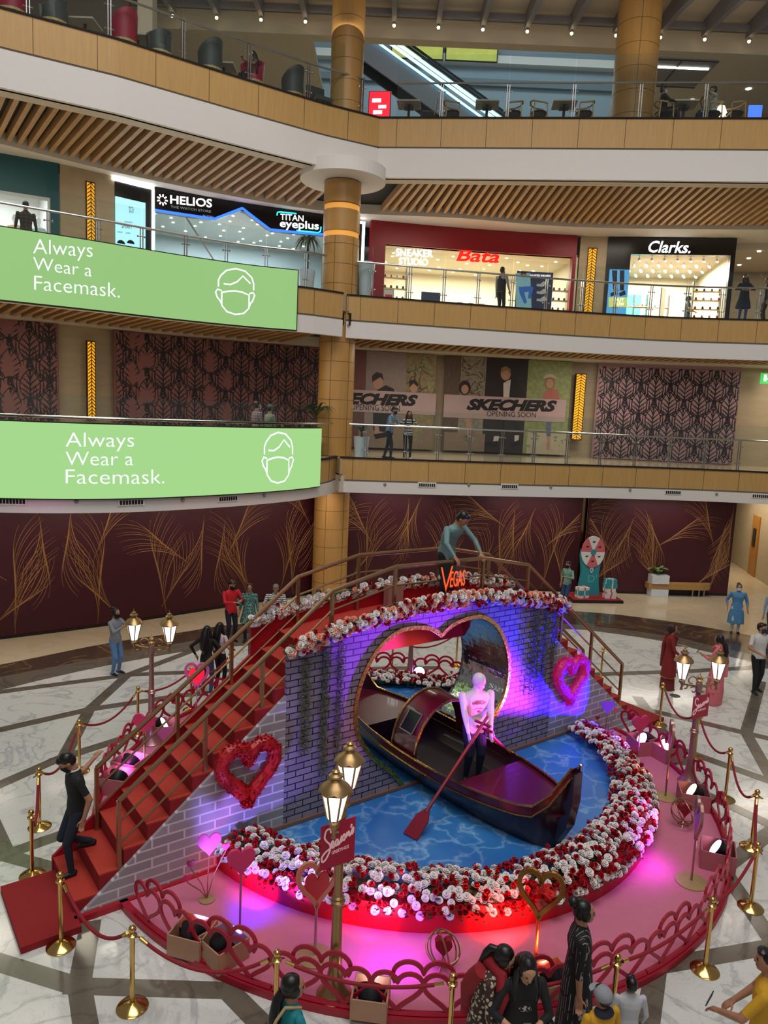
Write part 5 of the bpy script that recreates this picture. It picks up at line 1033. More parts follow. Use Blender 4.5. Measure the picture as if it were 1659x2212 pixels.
# hanging vines
def vine(s, z0, z1, label, w=0.07):
    t = thing('hanging_vine', label, 'vine', bp(s, -0.05, z0)); m = MB(); rn3 = random.Random(int(s*100)+int(z1*10)); st = MB()
    for k in range(5):
        x = rn3.uniform(-w, w); ln = (z0-z1)*rn3.uniform(0.75, 1.0); st.tube([t.matrix_basis.inverted()@Vector(t.location) if False else BD*x, BD*(x+rn3.uniform(-.03, .03))+Vector((0, 0, -ln))-BB*0.0], 0.004, 4)
        for i in range(int(ln*60)):
            z = -ln*i/(ln*60); p = BD*(x+rn3.uniform(-.02, .02))-BB*rn3.uniform(0.0, 0.05)+Vector((0, 0, z)); leaves(m, p, None, 1, 0.05)
    m.build('foliage', vine_g, t, fix=False); st.build('stem', vine_g, t)
for s, z0, z1, lb in ((-2.62, 2.9, 1.35, 'short leafy vine at the left end of the bridge wall, leftmost'), (-2.28, 3.05, 0.95, 'long thin vine on the left of the bridge wall, middle of three'), (-1.98, 3.08, 1.1, 'long vine on the left of the bridge wall, nearest the heart opening'), (2.28, 3.1, 1.35, 'long grey-green vine right of the heart opening'), (2.5, 3.05, 1.2, 'longest vine right of the heart opening, second of three'), (2.8, 3.0, 1.75, 'shorter vine at the right end of the bridge wall')): vine(s, z0, z1, lb)
# hearts hung on the stair walls
def tinsel_heart(label, s, z, w, h, c, r):
    t = thing('wall_heart', label, 'heart decoration', bp(s, -0.09, z), BRZ); P = heart(w-2*r, h-2*r, 44); rn4 = random.Random(3); m = MB()
    pts = [Vector((x, 0, y+r)) for x, y in P]
    m.tube(pts, [r*rn4.uniform(0.85, 1.1) for _ in pts], 10, closed=True); m.build('wreath', c, t)
    m = MB()
    for i in range(2200):
        j = rn4.randrange(len(pts)); p = pts[j].lerp(pts[(j+1) % len(pts)], rn4.random()); d = Vector((rn4.gauss(0, 1), rn4.gauss(0, 1), rn4.gauss(0, 1))).normalized()
        if d.y > 0.5: continue
        q = p+d*r*0.85; e = d.cross(Vector((rn4.random(), rn4.random(), 1))).normalized()*0.012; m.add([q-e, q+e, q+d*0.04+e*1.2, q+d*0.04-e*1.2], [(0, 1, 2, 3)])
    m.build('tinsel', c, t, fix=False)['kind'] = 'stuff'
tinsel_heart('red tinsel heart wreath hung on the pale brick wall under the left stairs', -3.51, 0.9, 1.02, 1.02, mat('red_tinsel', '#b30f1a', 0.45, var=0.3, scale=40), 0.1)
tinsel_heart('pink tinsel heart wreath hung on the right stair wall', 3.34, 0.98, 1.0, 1.0, mat('pink_tinsel', '#c81e64', 0.45, var=0.3, scale=40, emit=0.22), 0.095)  # slight emission put into the tinsel to keep it pink under blue light
# clear sign on the bridge rail
t = thing('rail_sign', 'clear acrylic sign reading VEGAS with a black and orange V on the bridge rail', 'sign', bp(0.2, 0.05, 3.45), BRZ); MB().box((0, 0, 0.32), (0.62, 0.012, 0.62)).build('panel', glass_mat('acrylic', (0.85, 0.8, 0.85), 0.06), t)
og = mat('neon_orange', '#ff5a2a', 0.5, emit=0.9); MB().slabp([(-0.31, 0.6), (0.0, 0.6), (-0.12, 0.02)], (0, -0.012, 0), (1, 0, 0), (0, 0, 1), (0, 0.008, 0)).build('black_triangle', blk, t)
m = MB(); v_, f_ = text_mesh('V', bold=-0.02); flat_letters(m, v_, f_, lambda a, b_, o: Vector((-0.25+0.26*a, -0.013-o, 0.14+0.42*b_)), 0.008); v_, f_ = text_mesh('EGAS'); flat_letters(m, v_, f_, lambda a, b_, o: Vector((-0.03+0.33*a, -0.013-o, 0.2+0.27*b_)), 0.008); m.build('lettering', og, t)
t = thing('paper_bag', 'brown paper shopping bag on the bridge deck behind the VEGAS sign', 'bag', bp(-0.3, 0.95, deckz(0.3)), BRZ); MB().box((0, 0, 0.2), (0.32, 0.14, 0.4)).build('bag', mat('kraft_paper', '#a5746a', 0.7), t); MB().tube([(-0.07, 0, 0.39), (-0.06, 0, 0.5), (0.06, 0, 0.5), (0.07, 0, 0.39)], 0.008, 5).build('handle', mat('kraft_paper', '#a5746a'), t)
# ================================================================== GONDOLA
bt_d = mat('gondola_black', '#2a0a16', 0.3, coat=0.3); bt_m = mat('gondola_maroon', '#5a0f24', 0.3, coat=0.4); trim_g = mat('foil_trim', '#b08d55', 0.22, 1.0, bump=0.5, scale=25); inner = mat('gondola_inside', '#1c0d17', 0.6)
boat = thing('gondola', 'dark maroon gondola with gold trim passing through the heart opening', 'boat', bp(0.23, 0.1, 0.36), BRZ)
YB = [-2.85+5.7*i/28 for i in range(29)]
hb = lambda y: 0.73*max(0.0, 1-abs(y/2.86)**2.6)**0.75+0.06; hz = lambda y: 0.52+0.1*abs(y/2.8)**2+0.68*max(0, (abs(y)-2.35)/0.5)**2.0
def ring(y):
    B, Z = hb(y), hz(y); e = max(0, (abs(y)-2.2)/0.65); yy = y-math.copysign(0.22*e*e, y)
    h = [(B, y, Z), (B*0.985, y+(yy-y)*0.3, Z*0.72), (B*0.92, y+(yy-y)*0.6, Z*0.45), (B*0.8, y+(yy-y)*0.9, 0.11), (B*0.62, yy, -0.05)]; return [(-a, b, c) for a, b, c in h]+h[::-1]
m = MB(); rs = [ring(y) for y in YB]; vs = [p for r_ in rs for p in r_]; m.add(vs, [(10*i+j, 10*i+j+1, 10*i+10+j+1, 10*i+10+j) for i in range(28) for j in range(9)]+[tuple(range(10))[::-1], tuple(280+j for j in range(10))]); h_ = m.build('hull', bt_d, boat, smooth=True)
m = MB()
for sg in (-1, 1):
    vs = []
    for y in YB: B, Z = hb(y), hz(y); vs += [(sg*(B+0.008), y, Z+0.01), (sg*(B*0.985+0.012), y, Z-0.13)]
    m.add(vs, [(2*i, 2*i+1, 2*i+3, 2*i+2) for i in range(28)])
m.build('side_band', bt_m, boat, fix=False)
m = MB()
for sg in (-1, 1):
    m.tube([(sg*(hb(y)+0.012), y, hz(y)+0.015) for y in YB], 0.02, 5); m.tube([(sg*(hb(y)*0.985+0.016), y, hz(y)-0.14) for y in YB], 0.017, 5)
m.build('gold_trim', trim_g, boat, smooth=True)
for e, nm in ((-1, 'bow_deck'), (1, 'stern_deck')):
    ys = [e*(1.16+(2.75-1.16)*i/10) for i in range(11)] if e < 0 else [e*(1.25+(2.75-1.25)*i/10) for i in range(11)]; vs = []
    for y in ys: vs += [(-hb(y)+0.01, y, hz(min(abs(y), 2.35))-0.03), (hb(y)-0.01, y, hz(min(abs(y), 2.35))-0.03)]
    m = MB(); m.add(vs, [(2*i, 2*i+1, 2*i+3, 2*i+2) for i in range(10)]); m.build(nm, bt_m, boat)
    MB().box((0, ys[0], 0.33), (1.12, 0.03, 0.32)).build('bulkhead', inner, boat)
    MB().slabp([(e*2.4, -0.05), (e*2.66, 0.08), (e*2.83, 0.4), (e*2.9, 0.8), (e*2.9, 1.24), (e*2.78, 1.22), (e*2.74, 0.8), (e*2.55, 0.3)], (-0.09, 0, 0), (0, 1, 0), (0, 0, 1), (0.18, 0, 0)).build('stem_post', bt_d, boat)
MB().box((0, 0.05, 0.12), (1.2, 2.45, 0.03)).build('floorboards', inner, boat)
cn = MB(); A = [PI*i/20 for i in range(21)]; vs = []
for a in A: vs += [(-0.74*math.cos(a), -0.2, 0.5+0.86*math.sin(a)), (-0.74*math.cos(a), 0.42, 0.5+0.86*math.sin(a)), (-0.71*math.cos(a), -0.2, 0.5+0.83*math.sin(a)), (-0.71*math.cos(a), 0.42, 0.5+0.83*math.sin(a))]
cn.add(vs, [q for i in range(20) for q in ((4*i, 4*i+1, 4*i+5, 4*i+4), (4*i+2, 4*i+6, 4*i+7, 4*i+3), (4*i, 4*i+4, 4*i+6, 4*i+2), (4*i+1, 4*i+3, 4*i+7, 4*i+5))]); c_ = cn.build('canopy', bt_m, boat, smooth=True)
for y in (-0.2, 0.42): MB().tube([(-0.745*math.cos(a), y, 0.5+0.865*math.sin(a)) for a in A], 0.022, 6).build('hoop', trim_g, c_)
a = 0.62; M_ = Matrix.Rotation(-(PI/2-a), 3, 'Y'); MB().box((-0.745*math.cos(a), 0.1, 0.5+0.87*math.sin(a)), (0.36, 0.32, 0.015), M=Matrix.Rotation(-(PI/2-a)-0.0, 3, 'Y')).build('window', mat('dark_glass', '#14101a', 0.08), c_); 
fw = MB()
for x, y, w, d in ((0, -0.16, 0.38, 0.02), (0, 0.16, 0.38, 0.02), (-0.18, 0, 0.02, 0.34), (0.18, 0, 0.02, 0.34)): 
    c0_ = Vector((-0.745*math.cos(a), 0.1, 0.5+0.87*math.sin(a)))+Matrix.Rotation(-(PI/2-a), 3, 'Y')@Vector((x, y, 0.008)); fw.box(c0_, (w, d, 0.02), M=Matrix.Rotation(-(PI/2-a), 3, 'Y'))
fw.build('window_frame', steel, c_)
# ================================================================== HEART FENCE ROUND THE PLATFORM
FR = 5.14; fence_m = mat('fence_red', '#a81430', 0.45, var=0.06)
def fpt(a, r, z): return Vector((PC[0]+r*math.cos(a), PC[1]+r*math.sin(a), z))
def ring_band(P, ac, zz, ro, wd, t, closed=True):
    m = MB(); n_ = len(P); vs = []
    for r in (FR+ro-0.012, FR+ro+0.012):
        for q in (1, -1):
            for i in range(n_):
                a, b = np.array(P[i-1] if closed or i else P[i]), np.array(P[(i+1) % n_] if closed or i < n_-1 else P[i]); tt = (b-a)/(np.hypot(*(b-a))+1e-9)
                vs.append(fpt(ac+(P[i][0]-tt[1]*q*wd/2)/FR, r, zz+max(P[i][1]+tt[0]*q*wd/2, -0.03))-t.location)
    fs = []
    for i in range(n_ if closed else n_-1):
        j = (i+1) % n_; fs += [(i, j, n_+j, n_+i), (2*n_+i, 3*n_+i, 3*n_+j, 2*n_+j), (i, 2*n_+i, 2*n_+j, j), (n_+i, n_+j, 3*n_+j, 3*n_+i)]
    return m.add(vs, fs)
def fence(a0, label, span, grp=None):
    "one panel: a base rail, two heart outlines side by side and the lobes of a third rising behind them"
    t = thing('heart_fence', label, 'fence', fpt(a0+span/2, FR, 0.08), 0, grp)
    MB().tube([fpt(a0+span*i/10, FR, 0.115)-t.location for i in range(11)], 0.032, 6).build('base_rail', fence_m, t)
    w = span*FR/2
    for k in range(2):
        ring_band(heart(w*0.99, 0.45, 40), a0+span*(k+0.5)/2, 0.13, 0.0, 0.045, t).build('heart_outline', fence_m, t)
    P = [p for p in heart(w*1.2, 0.57, 48)]; P = P[34:]+P[:15]
    ring_band([(x, y) for x, y in P], a0+span*0.5, 0.13, -0.03, 0.045, t, False).build('upper_heart', fence_m, t)
    return t
a = R_ = math.radians
names = ['at the foot of the left stairs', 'in front of the tan spotlight boxes', 'just right of the tan spotlight boxes', 'above the head of the woman in teal', 'in front of the front lamp post', 'left of the woman in the red shawl', 'behind the woman in the red shawl', 'behind the woman in the striped dress', 'behind the two children at the front right', 'beside the stanchion at the lower right', 'beside the lit box at the far right', 'near the right orb ornament', 'at the right end, near the bridge foot']
a = R_(-133.5); step = R_(29+133.5)/13
for k in range(13): fence(a+step*k, 'red heart outline fence panel '+names[k], step*0.985, 'heart fence panels')
bn = ['behind the right stairs', 'behind the bridge', 'seen through the heart opening, right part', 'seen through the heart opening, left part', 'behind the top of the left stairs', 'by the glowing red heart behind the stairs', 'by the rear left lamp post', 'by the pink lit boxes behind the stairs', 'behind the man walking down the stairs']
a = R_(47); step = R_(207-47)/12
for k in range(12): fence(a+step*k, 'red heart outline fence panel '+bn[min(8, int(k*0.75))], step*0.985, 'rear heart fence panels')
# ================================================================== STANCHIONS AND ROPES
velvet = mat('red_velvet_rope', '#8c1020', 0.75, var=0.15, scale=60)
def stanchion(p, label, proto=[None]):
    if proto[0] is None:
        t = thing('stanchion', label, 'stanchion', p, 0, 'brass stanchions'); proto[0] = t
        MB().lathe([(0.17, 0), (0.17, 0.02), (0.155, 0.035), (0.06, 0.075), (0.035, 0.085), (0, 0.085)], n=28).build('base', gold, t, smooth=True); MB().tube([(0, 0, 0.08), (0, 0, 0.86)], 0.026, 14).build('post', gold, t, smooth=True)
        MB().lathe([(0.026, 0.84), (0.05, 0.85), (0.05, 0.87), (0.03, 0.88), (0.02, 0.9), (0.0, 0.9)], n=18).build('collar', gold, t, smooth=True); MB().ball((0, 0, 0.935), 0.042, 16).build('ball_top', gold, t, smooth=True)
        for a_ in (0, PI): MB().tube([(0.04*math.cos(a_), 0.04*math.sin(a_), 0.855), (0.085*math.cos(a_), 0.085*math.sin(a_), 0.84)], 0.011, 6).build('hook', gold, t)
        return t
    return dup(proto[0], p, random.uniform(0, 3), label)
ST = [('A', (286, 2178), 'brass stanchion nearest the lower left corner, in front of the heart fence'), ('B', (132, 2046), 'brass stanchion at the right of the landing mat of the left stairs'), ('C', (70, 1893), 'brass stanchion at the left edge, nearer of the two left of the stairs'), ('D', (86, 1788), 'brass stanchion left of the stairs, behind the one at the left edge'),
      ('E', (172, 1668), 'brass stanchion behind the man walking down the stairs'), ('F', (298, 1585), 'brass stanchion left of the rear lamp post'), ('G', (412, 1535), 'brass stanchion right of the rear lamp post, by the glowing heart'), ('H', (594, 2235), 'brass stanchion at the front, beside the woman in the teal top'), ('I', (968, 2290), 'brass stanchion at the front, behind the woman in the red shawl'),
      ('J', (1318, 2240), 'brass stanchion at the front right, right of the woman in stripes'), ('K', (1522, 2098), 'brass stanchion standing clear on the marble at the lower right'), ('L', (1621, 1962), 'brass stanchion at the right edge, nearer of the pair'), ('M', (1622, 1832), 'brass stanchion at the right edge, behind the nearer one'), ('N', (1566, 1728), 'brass stanchion right of the right lamp post'),
      ('O', (1500, 1636), 'brass stanchion hidden behind the right lamp post'), ('P', (1424, 1567), 'brass stanchion left of the right lamp post, below the woman in red'), ('Q', (1296, 1480), 'brass stanchion seen through the right bridge railing'), ('R', (846, 1455), 'brass stanchion seen through the heart opening'), ('S', (985, 1440), 'brass stanchion behind the heart opening, further right'), ('T', (500, 1490), 'brass stanchion behind the top of the left stairs')]
SP = {}
for kx, px, lb in ST: SP[kx] = gp(*px); stanchion(SP[kx], lb)
def rope(a, b_, sag, label):
    A, B = SP[a]+Vector((0, 0, 0.85)), SP[b_]+Vector((0, 0, 0.85)); d = (B-A); e = Vector((d.x, d.y, 0)).normalized()*0.09; A += e; B -= e
    t = thing('velvet_rope', label, 'rope', A); n = 18; pts = [A.lerp(B, i/n)-Vector((0, 0, sag*(1-(2*i/n-1)**2)))-A for i in range(n+1)]
    MB().tube(pts[1:-1], 0.02, 10).build('rope', velvet, t, smooth=True); MB().tube(pts[:2], 0.021, 10).build('brass_end', gold, t); MB().tube(pts[-2:], 0.021, 10).build('brass_end', gold, t)
for a, b_, s_, lb in (('B', 'A', 0.3, 'red velvet rope between the landing mat and the lower left stanchion'), ('A', 'H', 0.26, 'long red velvet rope at the lower left, before the tan boxes'), ('H', 'I', 0.14, 'red velvet rope at the bottom, in front of the lamp post'), ('I', 'J', 0.14, 'red velvet rope behind the three women'), ('J', 'K', 0.1, 'red velvet rope at the lower right, above the children'), ('K', 'L', 0.12, 'red velvet rope rising to the right edge'), ('L', 'M', 0.25, 'short hanging red velvet rope at the right edge'), ('M', 'N', 0.3, 'red velvet rope at the right, above the right edge stanchions'), ('N', 'O', 0.25, 'red velvet rope right of the right lamp post'), ('O', 'P', 0.3, 'red velvet rope left of the right lamp post'),
                         ('C', 'D', 0.4, 'hanging red velvet rope at the left edge'), ('D', 'E', 0.3, 'red velvet rope behind the head of the man on the stairs'), ('E', 'F', 0.22, 'red velvet rope left of the rear lamp post'), ('F', 'G', 0.12, 'red velvet rope behind the rear lamp post'), ('G', 'T', 0.2, 'red velvet rope behind the two women at the rear left'), ('R', 'S', 0.25, 'red velvet rope seen through the heart opening')): rope(a, b_, s_, lb)
# ================================================================== LAMP POSTS
rose_gold = mat('rose_gold_paint', '#a98076', 0.35, 0.7); brass_p = mat('antique_brass_paint', '#a8895c', 0.35, 0.8); lamp_g = mat('lamp_glass_glow', '#f4f9ff', 0.4, emit=2.0, var=0.0)
def scroll(mb, sg, ax):
    for (cx_, cz, r0, t0, t1) in ((0.14, 2.02, 0.1, PI, -0.6*PI), (0.26, 1.9, 0.06, 0, 1.7*PI), (0.1, 1.84, 0.07, 0.2*PI, 1.8*PI)):
        P = []
        for i in range(13): th = t0+(t1-t0)*i/12; r = r0*(1-0.55*i/12); P.append(ax*sg*(cx_+r*math.cos(th))+Vector((0, 0, cz+r*math.sin(th))))
        mb.tube(P, 0.012, 5)
    mb.tube([ax*sg*0.03+Vector((0, 0, 1.92)), ax*sg*0.2+Vector((0, 0, 1.94)), ax*sg*0.34+Vector((0, 0, 1.98))], 0.016, 6)
def lamp_post(p, label, arm, pm, hs=1.0, sign=None, lit=30):
    t = thing('lamp_post', label, 'lamp post', p); S = hs; ax = Vector((math.cos(arm), math.sin(arm), 0))
    MB().lathe([(0.2, 0), (0.2, 0.02), (0.17, 0.05), (0.1, 0.16), (0.075, 0.32), (0.07, 0.5), (0.062, 0.52), (0.055, 1.0*S)], n=24).build('base', pm, t, smooth=True)
    MB().lathe([(0.055, 1.0*S), (0.075, 1.01*S), (0.08, 1.03*S), (0.06, 1.05*S), (0.07, 1.07*S), (0.05, 1.09*S)], n=20).build('collar', pm, t, smooth=True); MB().lathe([(0.048, 1.08*S), (0.042, 1.8*S), (0.055, 1.81*S), (0.055, 1.98*S), (0.04, 2.0*S)], n=20).build('pole', pm, t, smooth=True)
    MB().lathe([(0.03, 1.98*S), (0.065, 2.03*S), (0.03, 2.06*S), (0.045, 2.1*S), (0.012, 2.15*S), (0.0, 2.22*S)], n=16).build('finial', brass_p, t, smooth=True)
    m = MB(); scroll(m, 1, ax); scroll(m, -1, ax); m.v = [(x, y, z*S) for x, y, z in m.v]; m.build('scroll_arm', brass_p, t, smooth=True)
    for sg in (1, -1):
        c = ax*sg*0.33+Vector((0, 0, 1.98*S)); l = MB().lathe([(0.0, 0.0), (0.05, 0.01), (0.055, 0.05), (0.03, 0.07), (0.06, 0.1), (0.06, 0.11)], c, 12).lathe([(0.03, -0.12), (0.012, -0.05), (0.03, 0.0)], c, 8).build('lantern', brass_p, t, smooth=True)
        MB().lathe([(0.066, 0.09), (0.142, 0.43), (0.0, 0.44)], c, 6).build('glass', lamp_g, l); fr = MB()
        for k in range(6): an = 2*PI*k/6; fr.tube([c+Vector((0.07*math.cos(an), 0.07*math.sin(an), 0.09)), c+Vector((0.147*math.cos(an), 0.147*math.sin(an), 0.435))], 0.011, 5)
        fr.build('frame', brass_p, l)
        cap = MB(); ns = 24; vs = []
        for rr, zz in ((0.162, 0.43), (0.115, 0.475), (0.06, 0.51), (0.045, 0.53), (0.072, 0.55), (0.072, 0.57), (0.035, 0.59), (0.042, 0.61), (0.014, 0.63), (0.002, 0.69)):
            for j in range(ns): an = 2*PI*j/ns; k = 1+(0.1*abs(math.cos(3*an)) if rr > 0.1 else 0); vs.append(c+Vector((rr*k*math.cos(an), rr*k*math.sin(an), zz-(0.03*abs(math.cos(3*an)) if rr > 0.15 else 0))))
        cap.add(vs, [(i*ns+j, i*ns+(j+1) % ns, (i+1)*ns+(j+1) % ns, (i+1)*ns+j) for i in range(9) for j in range(ns)]+[tuple(range(ns))[::-1]]); cap.build('cap', brass_p, l, smooth=True)
        point('lamp_light', p+c+Vector((0, 0, 0.25)), lit, (1, 0.96, 0.9), 0.1)
    return t
sign_red = mat('sign_red_board', '#b0183a', 0.45, var=0.04); pinkish = mat('sign_letter_pink', '#f3c9cd', 0.5, emit=0.15, var=0)
SEASON = [[(.28, .80), (.24, .9), (.14, .88), (.1, .74), (.16, .64), (.26, .54), (.26, .4), (.16, .24), (.06, .2), (.04, .3), (.14, .4), (.3, .46)],
          [(.3, .46), (.36, .54), (.35, .6), (.31, .58), (.31, .48), (.36, .45), (.41, .5)], [(.5, .6), (.44, .6), (.41, .5), (.46, .48), (.5, .58), (.5, .48), (.54, .5)], [(.54, .5), (.6, .66), (.6, .54), (.55, .52)],
          [(.61, .56), (.66, .68), (.7, .62), (.67, .54), (.62, .58), (.66, .68)], [(.72, .58), (.75, .7), (.77, .62), (.8, .72), (.82, .64), (.83, .6), (.86, .64)], [(.88, .86), (.86, .78)], [(.86, .64), (.93, .78), (.93, .66), (.88, .62)]]
def season_sign(p, label, rz, w, h):
    t = thing('greeting_sign', label, 'sign', p, rz); MB().box((0, 0, 0), (w, 0.012, h)).build('board', sign_red, t); m = MB()
    for st in SEASON:
        P = [tuple(q) for q in Wall([(x+i*1e-6, y) for i, (x, y) in enumerate(st)], 4).p] if len(st) > 2 else st
        m.band([((x-0.5)*w, (y-0.5)*h) for x, y in P], 0.022*w/0.5, (0, -0.0065, 0), (1, 0, 0), (0, 0, 1), (0, -0.004, 0), closed=False)
    v_, f_ = text_mesh('GREETINGS'); flat_letters(m, v_, f_, lambda a, b_, o: Vector(((a*0.5+0.32-0.5)*w, -0.0065-o, (b_*0.07+0.3+a*0.03-0.5)*h)), 0.004); m.build('lettering', pinkish, t); return t
pF = gp(722, 2148, 0.08); lamp_post(pF, 'brass double lamp post at the front with a red greetings sign', 1.4, brass_p, 1.1); season_sign(pF+Vector((-0.02, -0.1, 1.86)), 'red Season\'s Greetings sign on the front lamp post', BRZ-0.05, 0.42, 0.5)
pR = gp(1488, 1690, 0.08); lamp_post(pR, 'rose gold double lamp post on the right with a red greetings sign', 0.12, rose_gold, 0.95); season_sign(pR+Vector((0.03, -0.08, 1.48)), 'red Season\'s Greetings sign on the right lamp post', 0.5, 0.42, 0.42)
pL = gp(327, 1604, 0.08); lamp_post(pL, 'rose gold double lamp post behind the left stairs', 0.0, rose_gold, 0.97); lamp_post(gp(884, 1478, 0.08), 'rose gold lamp post behind the bridge, seen through the heart opening', 0.4, rose_gold, 0.97)
# ================================================================== SPOTLIGHT BOXES
boxp = mat('pink_box', '#b56a72', 0.6, var=0.05); boxt = mat('tan_box', '#b08468', 0.6, var=0.06); lampb = mat('stage_light_black', '#17171c', 0.4)
def light_box(p, label, rz, bm_, glow, size=0.46, tilt=0.9, power=0, colr=(1, 1, 1), target=None, deg=50, blend=0.6, es=4.0):
    t = thing('spotlight_box', label, 'light box', p, rz); s_ = size; h = s_*0.62
    m = MB(); m.box((0, 0, 0.012), (s_, s_, 0.024))
    for x, y, w, d in ((-s_/2, 0, 0.018, s_), (s_/2, 0, 0.018, s_), (0, -s_/2, s_, 0.018), (0, s_/2, s_, 0.018)): m.box((x, y, h/2), (w, d, h))
    m.build('box', bm_, t); M = Matrix.Rotation(tilt, 3, 'X'); c = Vector((0, 0.0, h*0.8))
    MB().lathe([(0.07, -0.16), (0.13, -0.1), (0.14, 0.0), (0.155, 0.03), (0.155, 0.05)], c, 18, M).build('lamp_housing', lampb, t, smooth=True); MB().lathe([(0.0, 0.05), (0.13, 0.05), (0.13, 0.052), (0.0, 0.055)], c, 18, M).build('lens', glow, t)
    m = MB(); m.tube([c+Vector((-0.17, 0, 0)), c+Vector((-0.17, 0, -0.2)), c+Vector((0.17, 0, -0.2)), c+Vector((0.17, 0, 0))], 0.012, 6); m.build('bracket', lampb, t)
    if es == 4.0 and power and label.startswith('pink'):
        point('box_glow', Vector(p)+Vector((0, 0, h*0.55)), 2.2, colr, 0.05)
    if power:
        q = Matrix.Rotation(rz, 3, 'Z')@(c+M@Vector((0, 0, 0.14)))+Vector(p); spot('stage_spot', q, target, deg, power, colr, blend, 0.1)
    return t
def lens(n, c, e): return mat('lens_'+n, c, 0.4, emit=e, var=0)
def facing(p, q): d = Vector(q)-Vector(p); return math.atan2(d.y, d.x)+PI/2   # local -y side looks at q
VIO, BLU, MAG, RED = (0.33, 0.02, 1.0), (0.014, 0.0, 1.0), (1.0, 0.1, 0.75), (1.0, 0.05, 0.04)
def box_at(px, py, tgt, label, bm_, ln, power, colr, deg, size=0.46, rz=None, tilt=1.0, blend=0.6):
    p = gp(px, py, 0.08); return light_box(p, label, facing(p, tgt) if rz is None else rz, bm_, ln, size, tilt, power, colr, tgt, deg, blend)
box_at(1437, 1636, bp(-1.75, -0.05, 2.35), 'pink box with a white-violet stage light, right one of the pair at the right end', boxp, lens('violet', '#e9d8ff', 8), 13000, VIO, 42, blend=1.0)
box_at(1388, 1622, bp(2.75, -0.05, 1.55), 'pink box with a magenta stage light, left one of the pair at the right end', boxp, lens('magenta', '#ffa0f0', 5), 3600, BLU, 60, blend=0.4)
box_at(1496, 1738, bp(1.35, -0.05, 1.25), 'pink box with a glowing yellow-red stage light below the right lamp post', boxp, lens('amber', '#fff08a', 4), 700, (1, 0.16, 0.03), 20)
box_at(1548, 1866, bp(0.2, -0.45, 1.7), 'pink box with a bright white-violet stage light at the far right of the platform', boxp, lens('violet', '#e9d8ff', 8), 2600, MAG, 18)
box_at(482, 2068, bp(3.2, -0.05, 1.55), 'tan box with a black stage light, right one of the pair at lower left', boxt, lens('blue', '#3050ff', 3), 1500, (0.25, 0.08, 1.0), 40, 0.42, blend=1.0)
box_at(416, 2045, bp(-3.3, -0.1, 1.0), 'tan box with a half closed lid, left one of the pair at lower left', boxt, lens('red', '#ff4040', 2), 320, (0.3, 0.22, 1.0), 70, 0.42, blend=1.0)
pb = Vector((RC[0]+3.9*math.cos(R_(-108)), RC[1]+3.9*math.sin(R_(-108)), 0.45)); box_at(800, 2176, gp(832, 1945, 0.5), 'tan box with a black stage light right of the front lamp post', boxt, lens('white', '#ffe8ff', 6), 330, (1.0, 0.35, 0.95), 30, 0.38)
box_at(1192, 2140, gp(1085, 1940, 0.45), 'tan box with a black stage light behind the three women', boxt, lens('red', '#ff4040', 2), 420, RED, 52, 0.38)
box_at(350, 1590, bp(-0.5, 3.2, 0.8), 'pink box with a white-violet stage light beside the rear left lamp post', boxp, lens('violet', '#e9d8ff', 8), 60, VIO, 60)
box_at(255, 1705, gp(300, 1660, 0.1), 'pink box with a magenta light inside behind the stairs, nearer of two', boxp, lens('magenta', '#ffa0f0', 5), 40, MAG, 80); box_at(282, 1670, gp(320, 1640, 0.1), 'pink box with a violet light inside behind the stairs, further of two', boxp, lens('violet', '#e9d8ff', 8), 40, VIO, 80)
pt_ = gp(905, 1462, 0.55); box_at(905, 1470, bp(0.0, 1.3, 1.2), 'stage light in a box behind the pool, glaring through the heart opening', boxp, lens('violet', '#e9d8ff', 8), 60, VIO, 100, 0.4)
# spots added in mid-air for the boxes' colour pools on platform, rim and flowers
spot('platform_spot', gp(510, 2012, 0.08)+Vector((0, 0, 0.35)), gp(562, 1950, 0.08), 90, 130, BLU, 1.0, 0.15); spot('platform_spot', gp(1440, 1880, 0.08)+Vector((0, 0, 0.55)), gp(1365, 1862, 0.08), 130, 50, (0.6, 0.02, 1.0), 1.0, 0.25); spot('platform_spot', gp(850, 2110, 0.08)+Vector((0, 0, 0.6)), gp(840, 2050, 0.08), 140, 70, (0.5, 0.03, 1.0), 1.0)
spot('rim_spot', gp(560, 1975, 0.08)+Vector((0, 0, 0.2)), gp(560, 1920, 0.25), 110, 45, (1.0, 0.02, 0.08), 0.9); spot('rim_spot', gp(1100, 2060, 0.08)+Vector((0, 0, 0.2)), gp(1080, 1985, 0.25), 120, 75, RED, 0.9); spot('rim_spot', gp(800, 2050, 0.08)+Vector((0, 0, 0.2)), gp(800, 1985, 0.25), 120, 40, (1, 0.02, 0.15), 0.9); spot('flower_spot', gp(1480, 1800, 0.5), gp(1392, 1745, 0.5), 34, 190, (0.7, 0.12, 1.0), 0.8)
